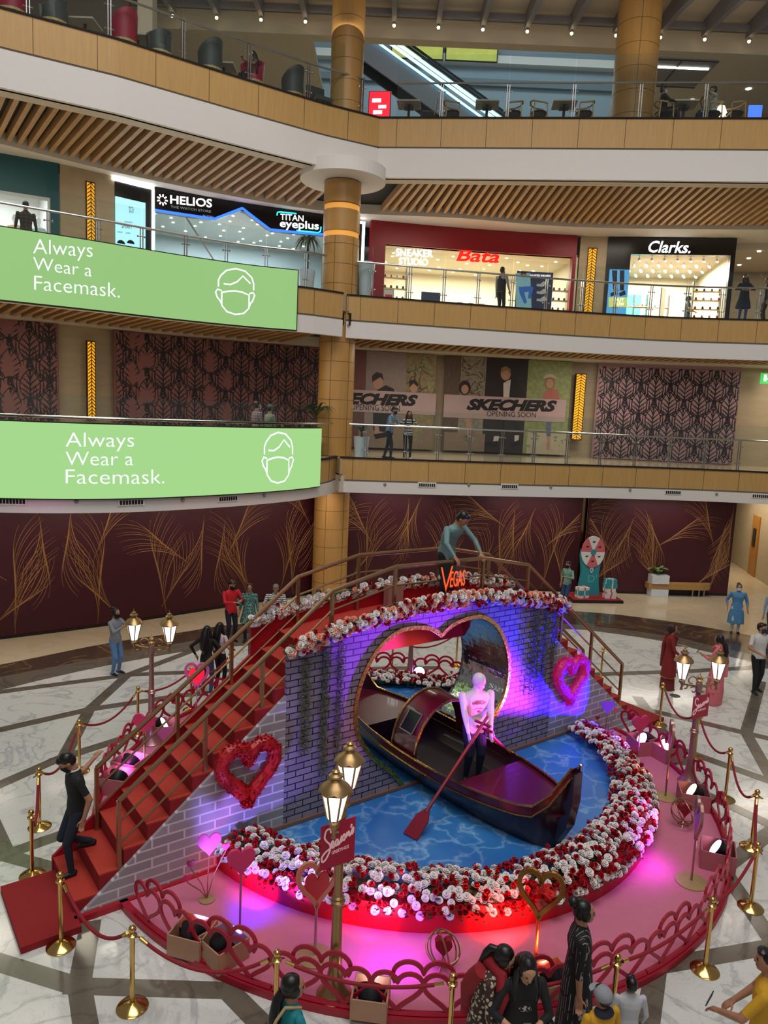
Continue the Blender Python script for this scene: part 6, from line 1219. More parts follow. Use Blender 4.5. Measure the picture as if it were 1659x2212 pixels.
# ================================================================== HEART STANDS
goldh = mat('gold_heart_frame', '#c79a4e', 0.25, 0.9); pinkh = mat('pink_heart', '#d6386a', 0.5, var=0.08); redh = mat('red_heart', '#c8141e', 0.45, var=0.08); dkred = mat('dark_red_heart', '#8c0f22', 0.5); discm = mat('tan_disc', '#b39a6c', 0.45, 0.4); salm = mat('salmon_frame', '#d2785c', 0.45)
def solid_heart(mb, w, h, z, th=0.05, c=(0, 0)): mb.slabp([(x+c[0], y) for x, y in heart(w, h, 40)], (0, -th/2, z), (1, 0, 0), (0, 0, 1), (0, th, 0)); return mb
def heart_stand(p, label, rz, top, w, h, hm, pole=bronze, disc=0.0, outline=None, inner=None, poles=0.014):
    t = thing('heart_stand', label, 'heart decoration', p, rz)
    if disc: MB().lathe([(disc, 0), (disc, 0.015), (0.02, 0.03), (0, 0.03)], n=32).build('base', discm, t)
    else: MB().lathe([(0.05, 0), (0.05, 0.01), (0.015, 0.015)], n=14).build('base', steel, t)
    MB().tube([(0, 0, 0.01), (0, 0, top-h+0.03)], poles, 8).build('pole', pole, t)
    if outline: MB().band(heart(w, h, 44), 0.055, (0, -0.02, top-h), (1, 0, 0), (0, 0, 1), (0, 0.04, 0)).build('heart_outline', outline, t)
    if inner: solid_heart(MB(), inner[0], inner[1], top-h+0.05, 0.03).build('inner_heart', hm, t)
    elif not outline: solid_heart(MB(), w, h, top-h).build('heart', hm, t)
    return t
heart_stand(gp(518, 2012, 0.08), 'solid pink heart on a thin pole beside the flower border, lower left', 0.35, 1.1, 0.34, 0.36, pinkh)
heart_stand(gp(680, 2066, 0.08), 'red heart in a salmon outline on a pole left of the front lamp post', 0.35, 1.2, 0.46, 0.56, redh, steel, 0.21, salm, (0.29, 0.38), 0.018)
heart_stand(gp(1155, 2090, 0.08), 'gold outlined heart with a clear red centre on a glowing pole, front right', -0.25, 1.22, 0.5, 0.58, glass_mat('red_clear', (0.95, 0.2, 0.2), 0.08), goldh, 0.2, goldh, (0.36, 0.4), 0.02)
heart_stand(gp(1375, 1655, 0.08), 'solid pink heart on a thin pole at the right, before the paired light boxes', 0.3, 1.0, 0.36, 0.36, pinkh)
heart_stand(gp(1437, 1722, 0.08), 'outline heart seen edge on, with a round tan base, right of the flower border', 1.3, 1.35, 0.46, 0.58, pinkh, rose_gold, 0.2, rose_gold, (0.26, 0.34), 0.016)
heart_stand(gp(1493, 1905, 0.08), 'outline heart seen edge on, with a round grey base, near the far right light box', 1.35, 1.22, 0.44, 0.56, mat('purple_heart', '#8d3fae', 0.4), rose_gold, 0.22, rose_gold, (0.28, 0.36), 0.016)
heart_stand(gp(312, 1665, 0.08), 'solid crimson heart on a pole behind the left stairs, by the lamp post', 0.0, 1.05, 0.4, 0.38, pinkh)
heart_stand(gp(424, 1562, 0.08), 'glowing red heart in a pink outline on a pole behind the left stairs', 0.1, 1.25, 0.44, 0.52, mat('glow_red', '#ff1438', 0.4, emit=0.8), steel, 0.2, mat('pink_outline', '#e060a0', 0.4), (0.3, 0.38), 0.016)
def bouquet(p, label, rz, mm, s_=1.0):
    t = thing('heart_bouquet', label, 'heart decoration', p, rz); MB().lathe([(0.1*s_, 0), (0.1*s_, 0.02), (0, 0.03)], n=20).build('base', discm, t); st = MB()
    for x, z, w, nm in ((0.02, 0.58, 0.29, mm), (-0.2, 0.46, 0.1, dkred), (0.22, 0.62, 0.1, pinkh), (-0.24, 0.28, 0.1, pinkh)):
        st.tube([(0, 0, 0.02), (x*0.35, 0, z*0.5*s_), (x*s_, 0, z*s_)], 0.008, 5); solid_heart(MB(), w*s_, w*1.05*s_, z*s_, 0.025, (x*s_, 0)).build('heart', nm, t)
    st.build('stem', bronze, t)
bouquet(gp(447, 1944, 0.08), 'bunch of four pink hearts on stems, one large and glittery, by the left stair wall', 0.35, mat('glitter_pink', '#e04a9a', 0.4, var=0.4, scale=80), 1.05); bouquet(gp(1305, 1600, 0.08), 'bunch of purple hearts on stems at the right end of the flower border', 0.2, mat('violet_heart', '#7a3cf0', 0.4, emit=0.25), 0.95)
def orb(p, label):
    t = thing('heart_orb', label, 'ornament', p); m = MB()
    for k in range(4):
        M = Matrix.Rotation(k*0.9, 3, 'Z')@Matrix.Rotation(0.35+0.5*k, 3, 'X'); m.tube([M@Vector((0.2*math.cos(2*PI*i/28), 0.2*math.sin(2*PI*i/28), 0))+Vector((0, 0, 0.26)) for i in range(28)], 0.01, 6, closed=True)
    m.build('wire_ring', bronze, t, smooth=True); m = MB()
    for k in range(3): a = 2*PI*k/3; m.tube([(0, 0, 0.09), (0.1*math.cos(a), 0.1*math.sin(a), 0.0)], 0.01, 6)
    m.tube([(0, 0, 0.09), (0, 0, 0.2)], 0.008, 5).build('foot', bronze, t); solid_heart(MB(), 0.2, 0.22, 0.17, 0.09).build('heart', dkred, t)
orb(gp(955, 2092, 0.08), 'wire orb ornament with a dark red heart, left of the women at the front'); orb(gp(1475, 1785, 0.08), 'wire orb ornament with a dark red heart at the right of the platform')
# floating wreath on the water and fallen decorations
t = thing('floating_wreath', 'heart shaped red and white flower wreath lying on the water behind the greetings sign', 'wreath', gp(690, 1870, 0.36), 0.5); P = heart(0.78, 0.72, 36)
for kx, (off, kd) in enumerate(((0.0, 'white'), (0.07, 'red'))):
    for x, y in P[::1]:
        c = Vector((x, y-0.36, 0)); flower(kd, c*(1-off*2.2)+Vector((0, 0, 0.1 if kd == 'white' else 0.08)), (random.uniform(-.4, .4), random.uniform(-.4, .4), 1), 0.95, t)
MB().tube([(x, y-0.36, 0.04) for x, y in P], 0.05, 6, closed=True).build('wreath_base', leaf_g, t)
# oars
oarm = mat('oar_red', '#7d1526', 0.4)
def oar(a, b_, label, blade=True, cross=True):
    A, B = Vector(a), Vector(b_); d = (B-A).normalized(); t = thing('oar', label, 'oar', A); MB().tube([(0, 0, 0), B-A], 0.028, 10).build('shaft', oarm, t, smooth=True)
    up_ = Vector((0, 0, 1)); sx = d.cross(up_).normalized(); w = sx.cross(d)
    if cross: MB().tube([-sx*0.16+d*0.14, sx*0.16+d*0.14], 0.024, 8).build('cross_bar', oarm, t)
    if blade: MB().slabp([(-0.03, -0.06), (0.03, -0.06), (0.12, 0.1), (0.13, 0.42), (-0.13, 0.42), (-0.12, 0.1)], B-A-w*0.012, sx, d, w*0.024).build('blade', oarm, t)
    return t
# ================================================================== PEOPLE
SKIN = mat('skin_brown', '#a8775a', 0.5, var=0.05); SKIN_L = mat('skin_light_brown', '#bd8a6a', 0.5, var=0.05)
def cloth(n, c, **k): return mat('cloth_'+n, c, k.pop('rough', 0.8), **k)
def pat(name, kind, c1, c2, sc_=20.0, c3=None):
    if name in MC: return MC[name]
    m = bpy.data.materials.new(name); m.use_nodes = True; nt = m.node_tree; b = nt.nodes['Principled BSDF']; b.inputs['Roughness'].default_value = 0.8
    tc = nd(nt, 'ShaderNodeTexCoord'); sx = nd(nt, 'ShaderNodeSeparateXYZ'); nt.links.new(tc.outputs['Object'], sx.inputs[0])
    def st(o, s_, th): return math_n(nt, 'GREATER_THAN', math_n(nt, 'FRACT', math_n(nt, 'MULTIPLY', o, s_)), th)
    if kind == 'hstripe': f = st(sx.outputs[2], sc_, 0.5)
    elif kind == 'vstripe':
        no = nd(nt, 'ShaderNodeTexNoise'); no.inputs['Scale'].default_value = 9; nt.links.new(tc.outputs['Object'], no.inputs['Vector'])
        f = math_n(nt, 'MULTIPLY', st(math_n(nt, 'ADD', sx.outputs[0], math_n(nt, 'MULTIPLY', sx.outputs[1], 0.6)), sc_, 0.86), math_n(nt, 'GREATER_THAN', no.outputs[0], 0.47))
    elif kind == 'plaid': f = math_n(nt, 'MULTIPLY', math_n(nt, 'ADD', st(sx.outputs[2], sc_, 0.55), st(math_n(nt, 'ADD', sx.outputs[0], sx.outputs[1]), sc_, 0.55)), 0.5)
    else:
        v = nd(nt, 'ShaderNodeTexVoronoi'); v.inputs['Scale'].default_value = sc_; nt.links.new(tc.outputs['Object'], v.inputs['Vector']); f = math_n(nt, 'GREATER_THAN', v.outputs['Distance'], 0.42 if kind == 'floral' else 0.62)
    nt.links.new(mixc(nt, f, lin(c1), lin(c2)), b.inputs['Base Color']); MC[name] = m; return m
HAIR = mat('black_hair', '#0e0b0b', 0.38, var=0.3, scale=60); HAIRG = mat('grey_hair', '#77706a', 0.6); EYE_M = mat('dark_eye', '#0b0808', 0.3); LIP = mat('lip', '#7d4038', 0.5); MASKB = cloth('mask_black', '#0c0d10'); MASKW = cloth('mask_pale', '#c5ccd8'); SHOE = mat('shoe_dark', '#141416', 0.5); SHOEW = mat('shoe_pale', '#cfcac2', 0.5); SOLE = mat('shoe_sole', '#d8d5cd', 0.6)
V = Vector
def ik(a, t, l1, l2, pole):
    d = t-a; L = min(max(d.length, 1e-4), (l1+l2)*0.999); d = d.normalized(); t = a+d*L; c = (l1*l1+L*L-l2*l2)/(2*L); h = math.sqrt(max(0, l1*l1-c*c)); p = V(pole); p = p-d*p.dot(d)
    p = p.normalized() if p.length > 1e-6 else V((0, 1, 0)); return a+d*c+p*h, t
def person(label, loc, yaw, H=1.68, fem=False, lean=0, side=0, twist=0, head=(0, 0), hands=((-.17, .02, .47), (.17, .02, .47)), poles=((-.6, -1, 0), (.6, -1, 0)), feet=((-.06, 0, .045), (.06, 0, .045)), knee=((0, 1, 0), (0, 1, 0)), pz=0.0, toe=(0, 0),
           top=None, legs=None, sleeve=1.0, skin=SKIN, hair='short', hairm=HAIR, mask=None, shoe=SHOE, dress=None, dress_m=None, near=False, bulk=1.0, cat='person', name='person', vox=None, legtag=None, headkind=None, hem=0.5, curl=0.6, extra=None):
    t = thing(name, label, cat, loc, yaw); S = MB(); segs = []
    def seg(a, b, ra, rb, tag_, n=10):
        a, b = V(a), V(b); d = b-a; L = d.length
        if L < 1e-6: return
        d.normalize(); P = []; R = []
        for k in (0.03, 0.3, 0.65, 1): P.append(a-d*ra*(1-k)); R.append(ra*math.sqrt(max(0, 1-(1-k)**2)))
        P += [a.lerp(b, 0.5)]; R += [(ra+rb)/2]
        for k in (1, 0.65, 0.3, 0.03): P.append(b+d*rb*(1-k)); R.append(rb*math.sqrt(max(0, 1-(1-k)**2)))
        S.tube(P, R, n); segs.append((a, b, (ra+rb)/2, tag_))
    B0 = V((0, 0, 0.52*H+pz*H)); la, sa, ta = (math.radians(x) for x in (lean, side, twist))
    def T(p):
        p = V(p)*H; p.z += pz*H; f = min(1, max(0, (p.z-B0.z)/(0.3*H))); q = p-B0
        q = Matrix.Rotation(ta*f, 3, 'Z')@q; q = Matrix.Rotation(-la*f, 3, 'X')@q; q = Matrix.Rotation(sa*f, 3, 'Y')@q; return B0+q
    k_ = bulk*(0.93 if fem else 1.0); sw = 0.103 if fem else 0.118
    hw = 0.1 if fem else 0.094; rings = [(0.475, .075, .06), (0.51, hw, .068), (0.555, hw*0.98, .066), (0.62, .076 if fem else .086, .058), (0.69, .088 if fem else .096, .064), (0.735, .096 if fem else .104, .072 if fem else .068), (0.785, .1 if fem else .108, .06), (0.815, .088, .048), (0.838, .05, .038), (0.86, .034, .034), (0.885, .032, .032)]
    vs = []; n = 20
    for z, w, d in rings:
        w *= k_ if z < .83 else 1; d *= k_ if z < .83 else 1
        for j in range(n):
            a = 2*PI*j/n; x = w*math.copysign(abs(math.cos(a))**0.85, math.cos(a)); y = d*math.copysign(abs(math.sin(a))**0.85, math.sin(a)); vs.append(T((x, y-0.005, z)))
    S.add(vs, [(i*n+j, i*n+(j+1) % n, (i+1)*n+(j+1) % n, (i+1)*n+j) for i in range(len(rings)-1) for j in range(n)]+[tuple(range(n))[::-1], tuple((len(rings)-1)*n+j for j in range(n))])
    segs += [(T((0, 0, .5)), T((0, 0, .6)), .085*H, 'pelvis'), (T((-.05, 0, .62)), T((-.06, 0, .79)), .07*H, 'torso'), (T((.05, 0, .62)), T((.06, 0, .79)), .07*H, 'torso'), (T((0, 0, .845)), T((0, .01, .89)), .034*H, 'neck')]
    # head
    nb = T((0, 0.0, .87)); hp, hy = (math.radians(x) for x in head); HR = Matrix.Rotation(ta, 3, 'Z')@Matrix.Rotation(-la*0.7, 3, 'X')@Matrix.Rotation(sa*0.6, 3, 'Y')@Matrix.Rotation(hy, 3, 'Z')@Matrix.Rotation(-hp, 3, 'X')
    def Hd(p): return nb+HR@(V(p)*H)
    def hball(c, r): S.ball(Hd(c), tuple(x*H for x in r), 14, HR)
    hball((0, .008, .068), (.045, .055, .058)); hball((0, .026, .035), (.034, .035, .038)); hball((0, .045, .016), (.018, .015, .013))
    hball((0, .064, .05), (.008, .011, .012)); hball((0, .06, .062), (.006, .008, .016))
    for sx_ in (-1, 1): hball((sx_*.045, 0, .055), (.006, .013, .018))
    segs += [(Hd((0, 0, .09)), Hd((0, .04, .03)), .05*H, 'head')]
    # arms
    for i, sg in enumerate((-1, 1)):
        sh = T((sg*sw*k_, -0.005, .8)); hd = V(hands[i])*H; el, wr = ik(sh, hd, .17*H, .15*H, V(poles[i]))
        seg(sh, el, .031*H*k_, .025*H*k_, 'uarm'); seg(el, wr, .0245*H*k_, .016*H, 'farm')
        d = (wr-el).normalized(); up_ = V((0, 0, 1)); sd = d.cross(up_); sd = V((1, 0, 0)) if sd.length < 0.15 else sd.normalized(); nn = sd.cross(d).normalized()
        if abs(d.z) > 0.8: sd = V((0, 1, 0)); sd = (sd-d*sd.dot(d)).normalized(); nn = V((-sg, 0, 0)); nn = (nn-d*nn.dot(d)).normalized()
        ps = wr+d*.03*H
        for q in (-.012, 0.0, .012): seg(wr+sd*q*H*0.8, wr+d*.052*H+sd*q*H*1.2, .0105*H, .0095*H, 'hand', 7)
        for q, L in ((-.0185, .036), (-.006, .045), (.0065, .042), (.018, .034)):
            a = wr+d*.055*H+sd*q*H; b = a+(d*math.cos(curl*0.5)-nn*math.sin(curl*0.5))*L*.5*H; c = b+(d*math.cos(curl*1.3)-nn*math.sin(curl*1.3))*L*.5*H; seg(a, b, .0058*H, .0054*H, 'hand', 7); seg(b, c, .0054*H, .0046*H, 'hand', 7)
        q = 1 if (abs(d.z) > 0.8) else -sg; a = wr+d*.015*H+sd*q*.014*H; b = a+(d*.6+sd*q*.75-nn*.2)*.028*H; seg(a, b, .0075*H, .0062*H, 'hand', 7); seg(b, b+(d*.9+sd*q*.2-nn*.3)*.022*H, .006*H, .0048*H, 'hand', 7)
    # legs
    for i, sg in enumerate((-1, 1)):
        hpj = V((sg*.052*H, 0, (.505+pz)*H)); an = V(feet[i])*H; kn, an = ik(hpj, an, .235*H, .235*H, V(knee[i]))
        seg(hpj, kn, .054*H*k_, .037*H*k_, 'thigh', 12); seg(kn, an, .036*H*k_, .023*H, 'shin', 12)
        ty = math.radians(toe[i]); fd = V((math.sin(-ty)+sg*.12, math.cos(ty), 0)).normalized(); he = an+V((0, 0, -.018*H))-fd*.02*H; seg(he, an+V((0, 0, -.024*H))+fd*.07*H, .025*H, .02*H, 'foot'); seg(an+V((0, 0, -.026*H))+fd*.05*H, an+V((0, 0, -.028*H))+fd*.095*H, .021*H, .015*H, 'foot')
    me = bpy.data.meshes.new('raw'); me.from_pydata(S.v, [], S.f); bm = bmesh.new(); bm.from_mesh(me); bmesh.ops.recalc_face_normals(bm, faces=bm.faces); bm.to_mesh(me); bm.free()
    o = bpy.data.objects.new('raw', me); col.objects.link(o); r = o.modifiers.new('r', 'REMESH'); r.mode = 'VOXEL'; r.voxel_size = vox or (0.0075 if near else 0.011); sm = o.modifiers.new('s', 'SMOOTH'); sm.factor = 0.5; sm.iterations = 3 if near else 2
    dg = bpy.context.evaluated_depsgraph_get(); dg.update(); nm = bpy.data.meshes.new_from_object(o.evaluated_get(dg)); bpy.data.objects.remove(o); bpy.data.meshes.remove(me)
    nf = len(nm.polygons); c = np.empty(nf*3); nm.polygons.foreach_get('center', c); c = c.reshape(-1, 3); best = np.full(nf, 1e9); tg = np.zeros(nf, int); tt = np.zeros(nf)
    for si, (a, b, r_, _) in enumerate(segs):
        a, b = np.array(a), np.array(b); ab = b-a; u = np.clip(((c-a)@ab)/(ab@ab), 0, 1); d = np.linalg.norm(c-(a+u[:, None]*ab), axis=1)-r_; mk = d < best; best[mk] = d[mk]; tg[mk] = si; tt[mk] = u[mk]
    mats = [skin, top or skin, legs or top or skin, shoe]; mi = np.zeros(nf, int)
    for si, (_, _, _, tag_) in enumerate(segs):
        k = tg == si
        if tag_ == 'torso': mi[k] = 1
        elif tag_ == 'pelvis': mi[k] = np.where(c[k][:, 2] > (hem+pz)*H+0.0, 1, 2)
        elif tag_ == 'neck': mi[k] = np.where(tt[k] < 0.18, 1, 0)
        elif tag_ == 'uarm': mi[k] = np.where(tt[k] < sleeve, 1, 0)
        elif tag_ == 'farm': mi[k] = np.where(tt[k] < sleeve-1, 1, 0)
        elif tag_ in ('thigh', 'shin'): mi[k] = 2 if legs or top else 0
        elif tag_ == 'foot': mi[k] = 3
    if top is None: mi[mi == 1] = 0
    nm.materials.clear()
    for m_ in mats: nm.materials.append(m_)
    nm.polygons.foreach_set('material_index', mi.astype(np.int32)); nm.polygons.foreach_set('use_smooth', [True]*nf); nm.name = 'body'
    body = bpy.data.objects.new('body', nm); col.objects.link(body); body.parent = t
    # hair
    if hair:
        h_ = MB()
        if hair == 'cap':
            pass
        else:
            h_.ball(Hd((0, -.01, .084)), (.051*H, .058*H, .052*H), 16, HR); h_.ball(Hd((0, -.026, .06)), (.049*H, .042*H, .05*H), 14, HR)
            if hair != 'short':
                for sx_ in (-1, 1): h_.ball(Hd((sx_*.04, .008, .06)), (.014*H, .03*H, .04*H), 10, HR)
            else: h_.ball(Hd((0, .03, .112)), (.04*H, .03*H, .02*H), 10, HR)
        if hair == 'long':
            h_.tube([Hd((0, -.035, .09)), Hd((0, -.055, .02)), T((0, -.085, .8)), T((0, -.088, .7)), T((.01, -.08, .62))], [.045*H, .056*H, .062*H, .055*H, .02*H], 12)
            for sx_ in (-1, 1): h_.tube([Hd((sx_*.042, 0, .07)), Hd((sx_*.05, -.005, .01)), T((sx_*.06, .02, .79)), T((sx_*.065, .05, .72))], [.016*H, .022*H, .024*H, .01*H], 8)
        elif hair == 'bob': h_.tube([Hd((0, -.03, .09)), Hd((0, -.035, .03)), Hd((0, -.03, -.015))], [.05*H, .058*H, .03*H], 12)
        elif hair == 'pony': h_.tube([Hd((0, -.055, .07)), Hd((0, -.085, .05)), Hd((0, -.085, 0)), T((0, -.1, .76))], [.02*H, .024*H, .026*H, .01*H], 10)
        elif hair == 'lowpony': h_.tube([Hd((0, -.05, .04)), Hd((0, -.075, -.01)), T((-.01, -.1, .78)), T((-.02, -.1, .7)), T((-.02, -.1, .62))], [.025*H, .03*H, .034*H, .026*H, .008*H], 10)
        elif hair == 'bun': h_.ball(Hd((0, -.07, .11)), (.036*H, .034*H, .036*H), 12, HR)
        if hair != 'cap': h_.build('hair', hairm, t, smooth=True)
    if mask:
        m = MB(); vs = []; nu, nv = 14, 6
        for i in range(nu+1):
            for j in range(nv+1): a = -1.25+2.5*i/nu; zz = .058-.06*j/nv; w = math.cos(a*.62)**0.5; vs.append(Hd((.049*math.sin(a), .012+.06*math.cos(a)-.012*abs(j/nv-.25), zz)))
        m.add(vs, [(i*(nv+1)+j, (i+1)*(nv+1)+j, (i+1)*(nv+1)+j+1, i*(nv+1)+j+1) for i in range(nu) for j in range(nv)]); m.build('face_mask', mask, t, smooth=True)
    else:
        MB().ball(Hd((0, .0575, .027)), (.013*H, .006*H, .0042*H), 8, HR).build('lips', LIP, t)
    e = MB()
    for sx_ in (-1, 1): e.ball(Hd((sx_*.0185, .0535, .066)), (.0072*H, .0055*H, .0042*H), 8, HR).ball(Hd((sx_*.0195, .0545, .078)), (.012*H, .005*H, .0022*H), 6, HR)
    e.build('eyes', EYE_M, t)
    if dress:      # skirt part: list of (z, half width, half depth, sway x, sway y)
        m = MB(); vs = []; n = 36
        for i, (z, w, d, x0, y0) in enumerate(dress):
            rp = 0.0 if z > .6 else 0.07*(.6-z)/.5
            for j in range(n): a = 2*PI*j/n; k = 1+rp*math.sin(a*9+i*0.35); vs.append(T((w*k*math.cos(a)+x0, d*k*math.sin(a)+y0, z)) if z+pz > .5 else V((w*k*math.cos(a)+x0, d*k*math.sin(a)+y0, z))*H)
        m.add(vs, [(i*n+j, i*n+(j+1) % n, (i+1)*n+(j+1) % n, (i+1)*n+j) for i in range(len(dress)-1) for j in range(n)]); m.build('dress', dress_m or top, t, smooth=True)
    if extra: extra(t, T, Hd, H, HR)
    return t
def kurta(hem_, w=.13, flare=1.0): return [(.74, .1, .068, 0, 0), (.66, .09, .066, 0, 0), (.58, .1, .075, 0, 0), (.5, .112, .082, 0, 0), (.4, w*flare, .095*flare, 0, 0), (hem_, w*flare*1.08, .105*flare, 0, 0)]
def toward(p, px, py, z=0): d = gp(px, py, z)-V(p); return math.atan2(d.y, d.x)-PI/2
def shawl(m_, side=0, nm='dupatta', long=0.35):
    def f(t, T, Hd, H, HR):
        m = MB()
        for sg in ((-1, 1) if not side else (side,)):
            m.tube([T((sg*.035, .075, .68 if long < .5 else .55)), T((sg*.05, .07, .78)), T((sg*.055, .0, .86)), T((sg*.06, -.06, .8)), T((sg*.075, -.085, .66)), T((sg*.085, -.09, long+.1))], [.012*H, .026*H, .022*H, .03*H, .035*H, .03*H], 10)
        m.tube([T((-.06, .02, .845)), T((0, .075, .79)), T((.06, .02, .845))], [.02*H, .03*H, .02*H], 8); m.build(nm, m_, t, smooth=True)
    return f
def phone_at(p, rz, label, tilt=0.5, colr='#101014'):
    t = thing('phone', label, 'phone', p, rz); MB().box((0, 0, 0), (0.072, 0.009, 0.145), M=Matrix.Rotation(tilt, 3, 'X')).build('case', mat('phone_'+colr[1:], colr, 0.3), t); MB().box(Matrix.Rotation(tilt, 3, 'X')@V((0, 0.0052, 0)), (0.064, 0.002, 0.13), M=Matrix.Rotation(tilt, 3, 'X')).build('screen', mat('phone_screen', '#5a6a80', 0.2), t); return t
def wpos(t, p): return Matrix.Rotation(t.rotation_euler.z, 3, 'Z')@V(p)+V(t.location)
den = cloth('denim', '#2f4a73', var=0.25, scale=9); den_l = cloth('light_denim', '#5b86b5', var=0.25, scale=9); dkj = cloth('dark_jeans', '#1a2233', var=0.2, scale=9); blkc = cloth('black', '#141416'); nav = cloth('navy', '#15192a')
# --- man on the stairs (faces down the stairs, right hand on the rear rail)
def collar(t, T, Hd, H, HR): MB().tube([T((.045*math.cos(a), .045*math.sin(a), .85)) for a in [2*PI*i/16 for i in range(16)]], 0.007*H, 6, closed=True).build('collar', cloth('collar_white', '#d8cfc8'), t)
man = person('masked man in a black t-shirt walking down the red stairs, holding the rail', bp(-5.62, 0.68, 0.255), BRZ+PI/2, 1.72, lean=3, head=(38, -4), hands=((-.15, -.02, .5), (.27, -.21, .76)), poles=((-.4, -1, 0), (.2, 0, -1)), feet=((-.05, .05, .045), (.05, -.12, .19)), pz=-0.005, top=cloth('black_tee', '#17171b'), legs=dkj, sleeve=0.72, hair='short', mask=MASKB, near=True, extra=collar)
# --- man on the bridge leaning on the front rail
person('man in a grey-green sweater leaning on the bridge rail with both hands, looking down', bp(0.58, 0.62, deckz(0.5)), BRZ+PI+0.12, 1.78, lean=22, head=(26, 18), hands=((-.17, .29, .555), (.2, .28, .555)), poles=((-1, -.6, .3), (1, -.6, .3)), top=cloth('sage_sweater', '#6f8f90'), legs=nav, sleeve=1.95, hair='short', near=True, bulk=1.05, hem=.47)
# --- rear left group
P = gp(250, 1456); person('woman in a grey sweatshirt, jeans and black mask photographing with raised hands, rear left', P, toward(P, 430, 1500), 1.62, True, head=(8, 0), hands=((-.03, .2, .78), (.05, .2, .77)), poles=((-1, -.2, -1), (1, -.2, -1)), top=cloth('grey_sweat', '#83868c'), legs=den_l, sleeve=1.9, hair='bun', mask=MASKB, bulk=1.08, hem=.46)
P = gp(498, 1386); rsw = person('man in a red sweater and black mask showing a phone to a woman in teal', P, toward(P, 560, 1420), 1.76, head=(22, 0), hands=((-.06, .2, .7), (.07, .22, .69)), poles=((-1, -.2, -1), (1, -.2, -1)), top=cloth('red_sweater', '#c01522'), legs=nav, sleeve=1.95, mask=MASKB, hem=.47)
phone_at(wpos(rsw, (0.02, 0.42, 1.26)), rsw.rotation_euler.z, 'phone held out by the man in the red sweater', 0.4)
P = gp(537, 1386); person('woman in a teal printed tunic standing beside the man in the red sweater', P, toward(P, 470, 1470), 1.66, True, head=(12, 14), hands=((-.16, .03, .48), (.16, .04, .48)), top=pat('teal_print', 'dots', '#2f5f5c', '#7d9b8c', 28), dress=kurta(.33, .14), legs=nav, sleeve=1.6, hair='bob', bulk=1.1)
P = V((-2.88, 19.9, 0)); person('grey haired man in a black and white striped shirt behind the bridge parapet', P, PI+0.1, 1.68, head=(20, 0), hands=((-.04, .15, .66), (.06, .15, .66)), poles=((-1, -.2, -.6), (1, -.2, -.6)), top=pat('bw_stripe', 'hstripe', '#d8d5d0', '#24262c', 22), legs=nav, sleeve=0.8, hair='short', hairm=HAIRG, bulk=1.1)
P = V((-1.66, 19.6, 0)); person('masked young man with dark hair behind the parapet in front of the wood column', P, PI-0.1, 1.66, head=(28, 0), hands=((-.04, .17, .66), (.06, .17, .66)), poles=((-1, -.2, -.6), (1, -.2, -.6)), top=nav, legs=nav, sleeve=1.9, mask=MASKW)
P = gp(446, 1502); person('woman with long black hair in a black top, back turned, behind the left stairs', P, -0.25, 1.62, True, hands=((-.17, .0, .56), (.13, .12, .6)), poles=((-1, -.5, 0), (1, -.5, 0)), top=blkc, legs=den, sleeve=1.9, hair='long', shoe=SHOEW)
P = gp(474, 1490); person('woman with a white lace top and long black hair, partly hidden behind the left stairs', P, -0.5, 1.6, True, hands=((-.15, .05, .5), (.13, .12, .6)), top=cloth('white_lace', '#cdb7bd'), legs=blkc, sleeve=0.9, hair='long', hem=.66)
# --- right side
P = gp(1221, 1312); person('masked man in a light green shirt standing beside the prize wheel', P, toward(P, 1100, 1330), 1.64, hands=((-.1, .16, .7), (.15, .02, .5)), poles=((-1, -.2, -.6), (1, -.6, 0)), top=cloth('mint_shirt', '#6f9a8c'), legs=den, sleeve=1.4, mask=MASKB, head=(5, 0))
P = gp(1586, 1367); person('masked woman in a blue kurta and white trousers at the far right', P, PI-0.25, 1.6, True, hands=((-.19, .03, .5), (.18, .03, .52)), top=cloth('blue_kurta', '#4f86b0', var=0.2), dress=kurta(.2, .15, 0.95), legs=cloth('white_trousers', '#c9c6c0'), sleeve=1.45, hair='bun', mask=MASKW, bulk=1.28)
P = gp(1662, 1385); person('person in a pale shirt and jeans cut off by the right picture edge', P, PI, 1.7, top=cloth('pale_denim_shirt', '#7f9ab8'), legs=den, sleeve=1.9)
P = gp(1440, 1487); rk = person('woman with wavy hair in a dark red kurta talking, right of the bridge', P, toward(P, 1545, 1500), 1.64, True, head=(4, 0), hands=((-.1, .17, .66), (.14, .15, .55)), poles=((-.6, -1, -.3), (.6, -1, -.3)), top=cloth('dark_red', '#7d1a1c', var=0.2), dress=kurta(.2, .15, 1.0), legs=cloth('dark_red_bottom', '#6d1518'), sleeve=1.5, hair='bob', hairm=mat('brown_hair', '#2b1714', 0.5), bulk=1.12, extra=shawl(cloth('dark_red', '#7d1a1c'), -1, 'dupatta', .22))
MB().tube([(0.262*math.cos(2*PI*i/24), 0.182*math.sin(2*PI*i/24), 0.34) for i in range(24)], 0.012, 5, closed=True).build('gold_hem', goldh, rk)
P = gp(1541, 1520); pk = person('woman in a pink salwar suit holding a phone, facing the woman in dark red', P, toward(P, 1440, 1490), 1.68, True, head=(10, 0), hands=((-.06, .2, .68), (.09, .17, .64)), poles=((-.6, -1, -.4), (.6, -1, -.4)), top=cloth('salmon_pink', '#d9707a', var=0.12), dress=kurta(.2, .15, 1.0), legs=cloth('salmon_bottom', '#d06a72'), sleeve=1.5, hair='lowpony', extra=shawl(cloth('salmon_scarf', '#dd7680'), 1, 'dupatta', .3), shoe=cloth('salmon_bottom', '#d06a72'))
phone_at(wpos(pk, (-0.05, 0.45, 1.2)), pk.rotation_euler.z+PI, 'phone held by the woman in pink', -0.5)
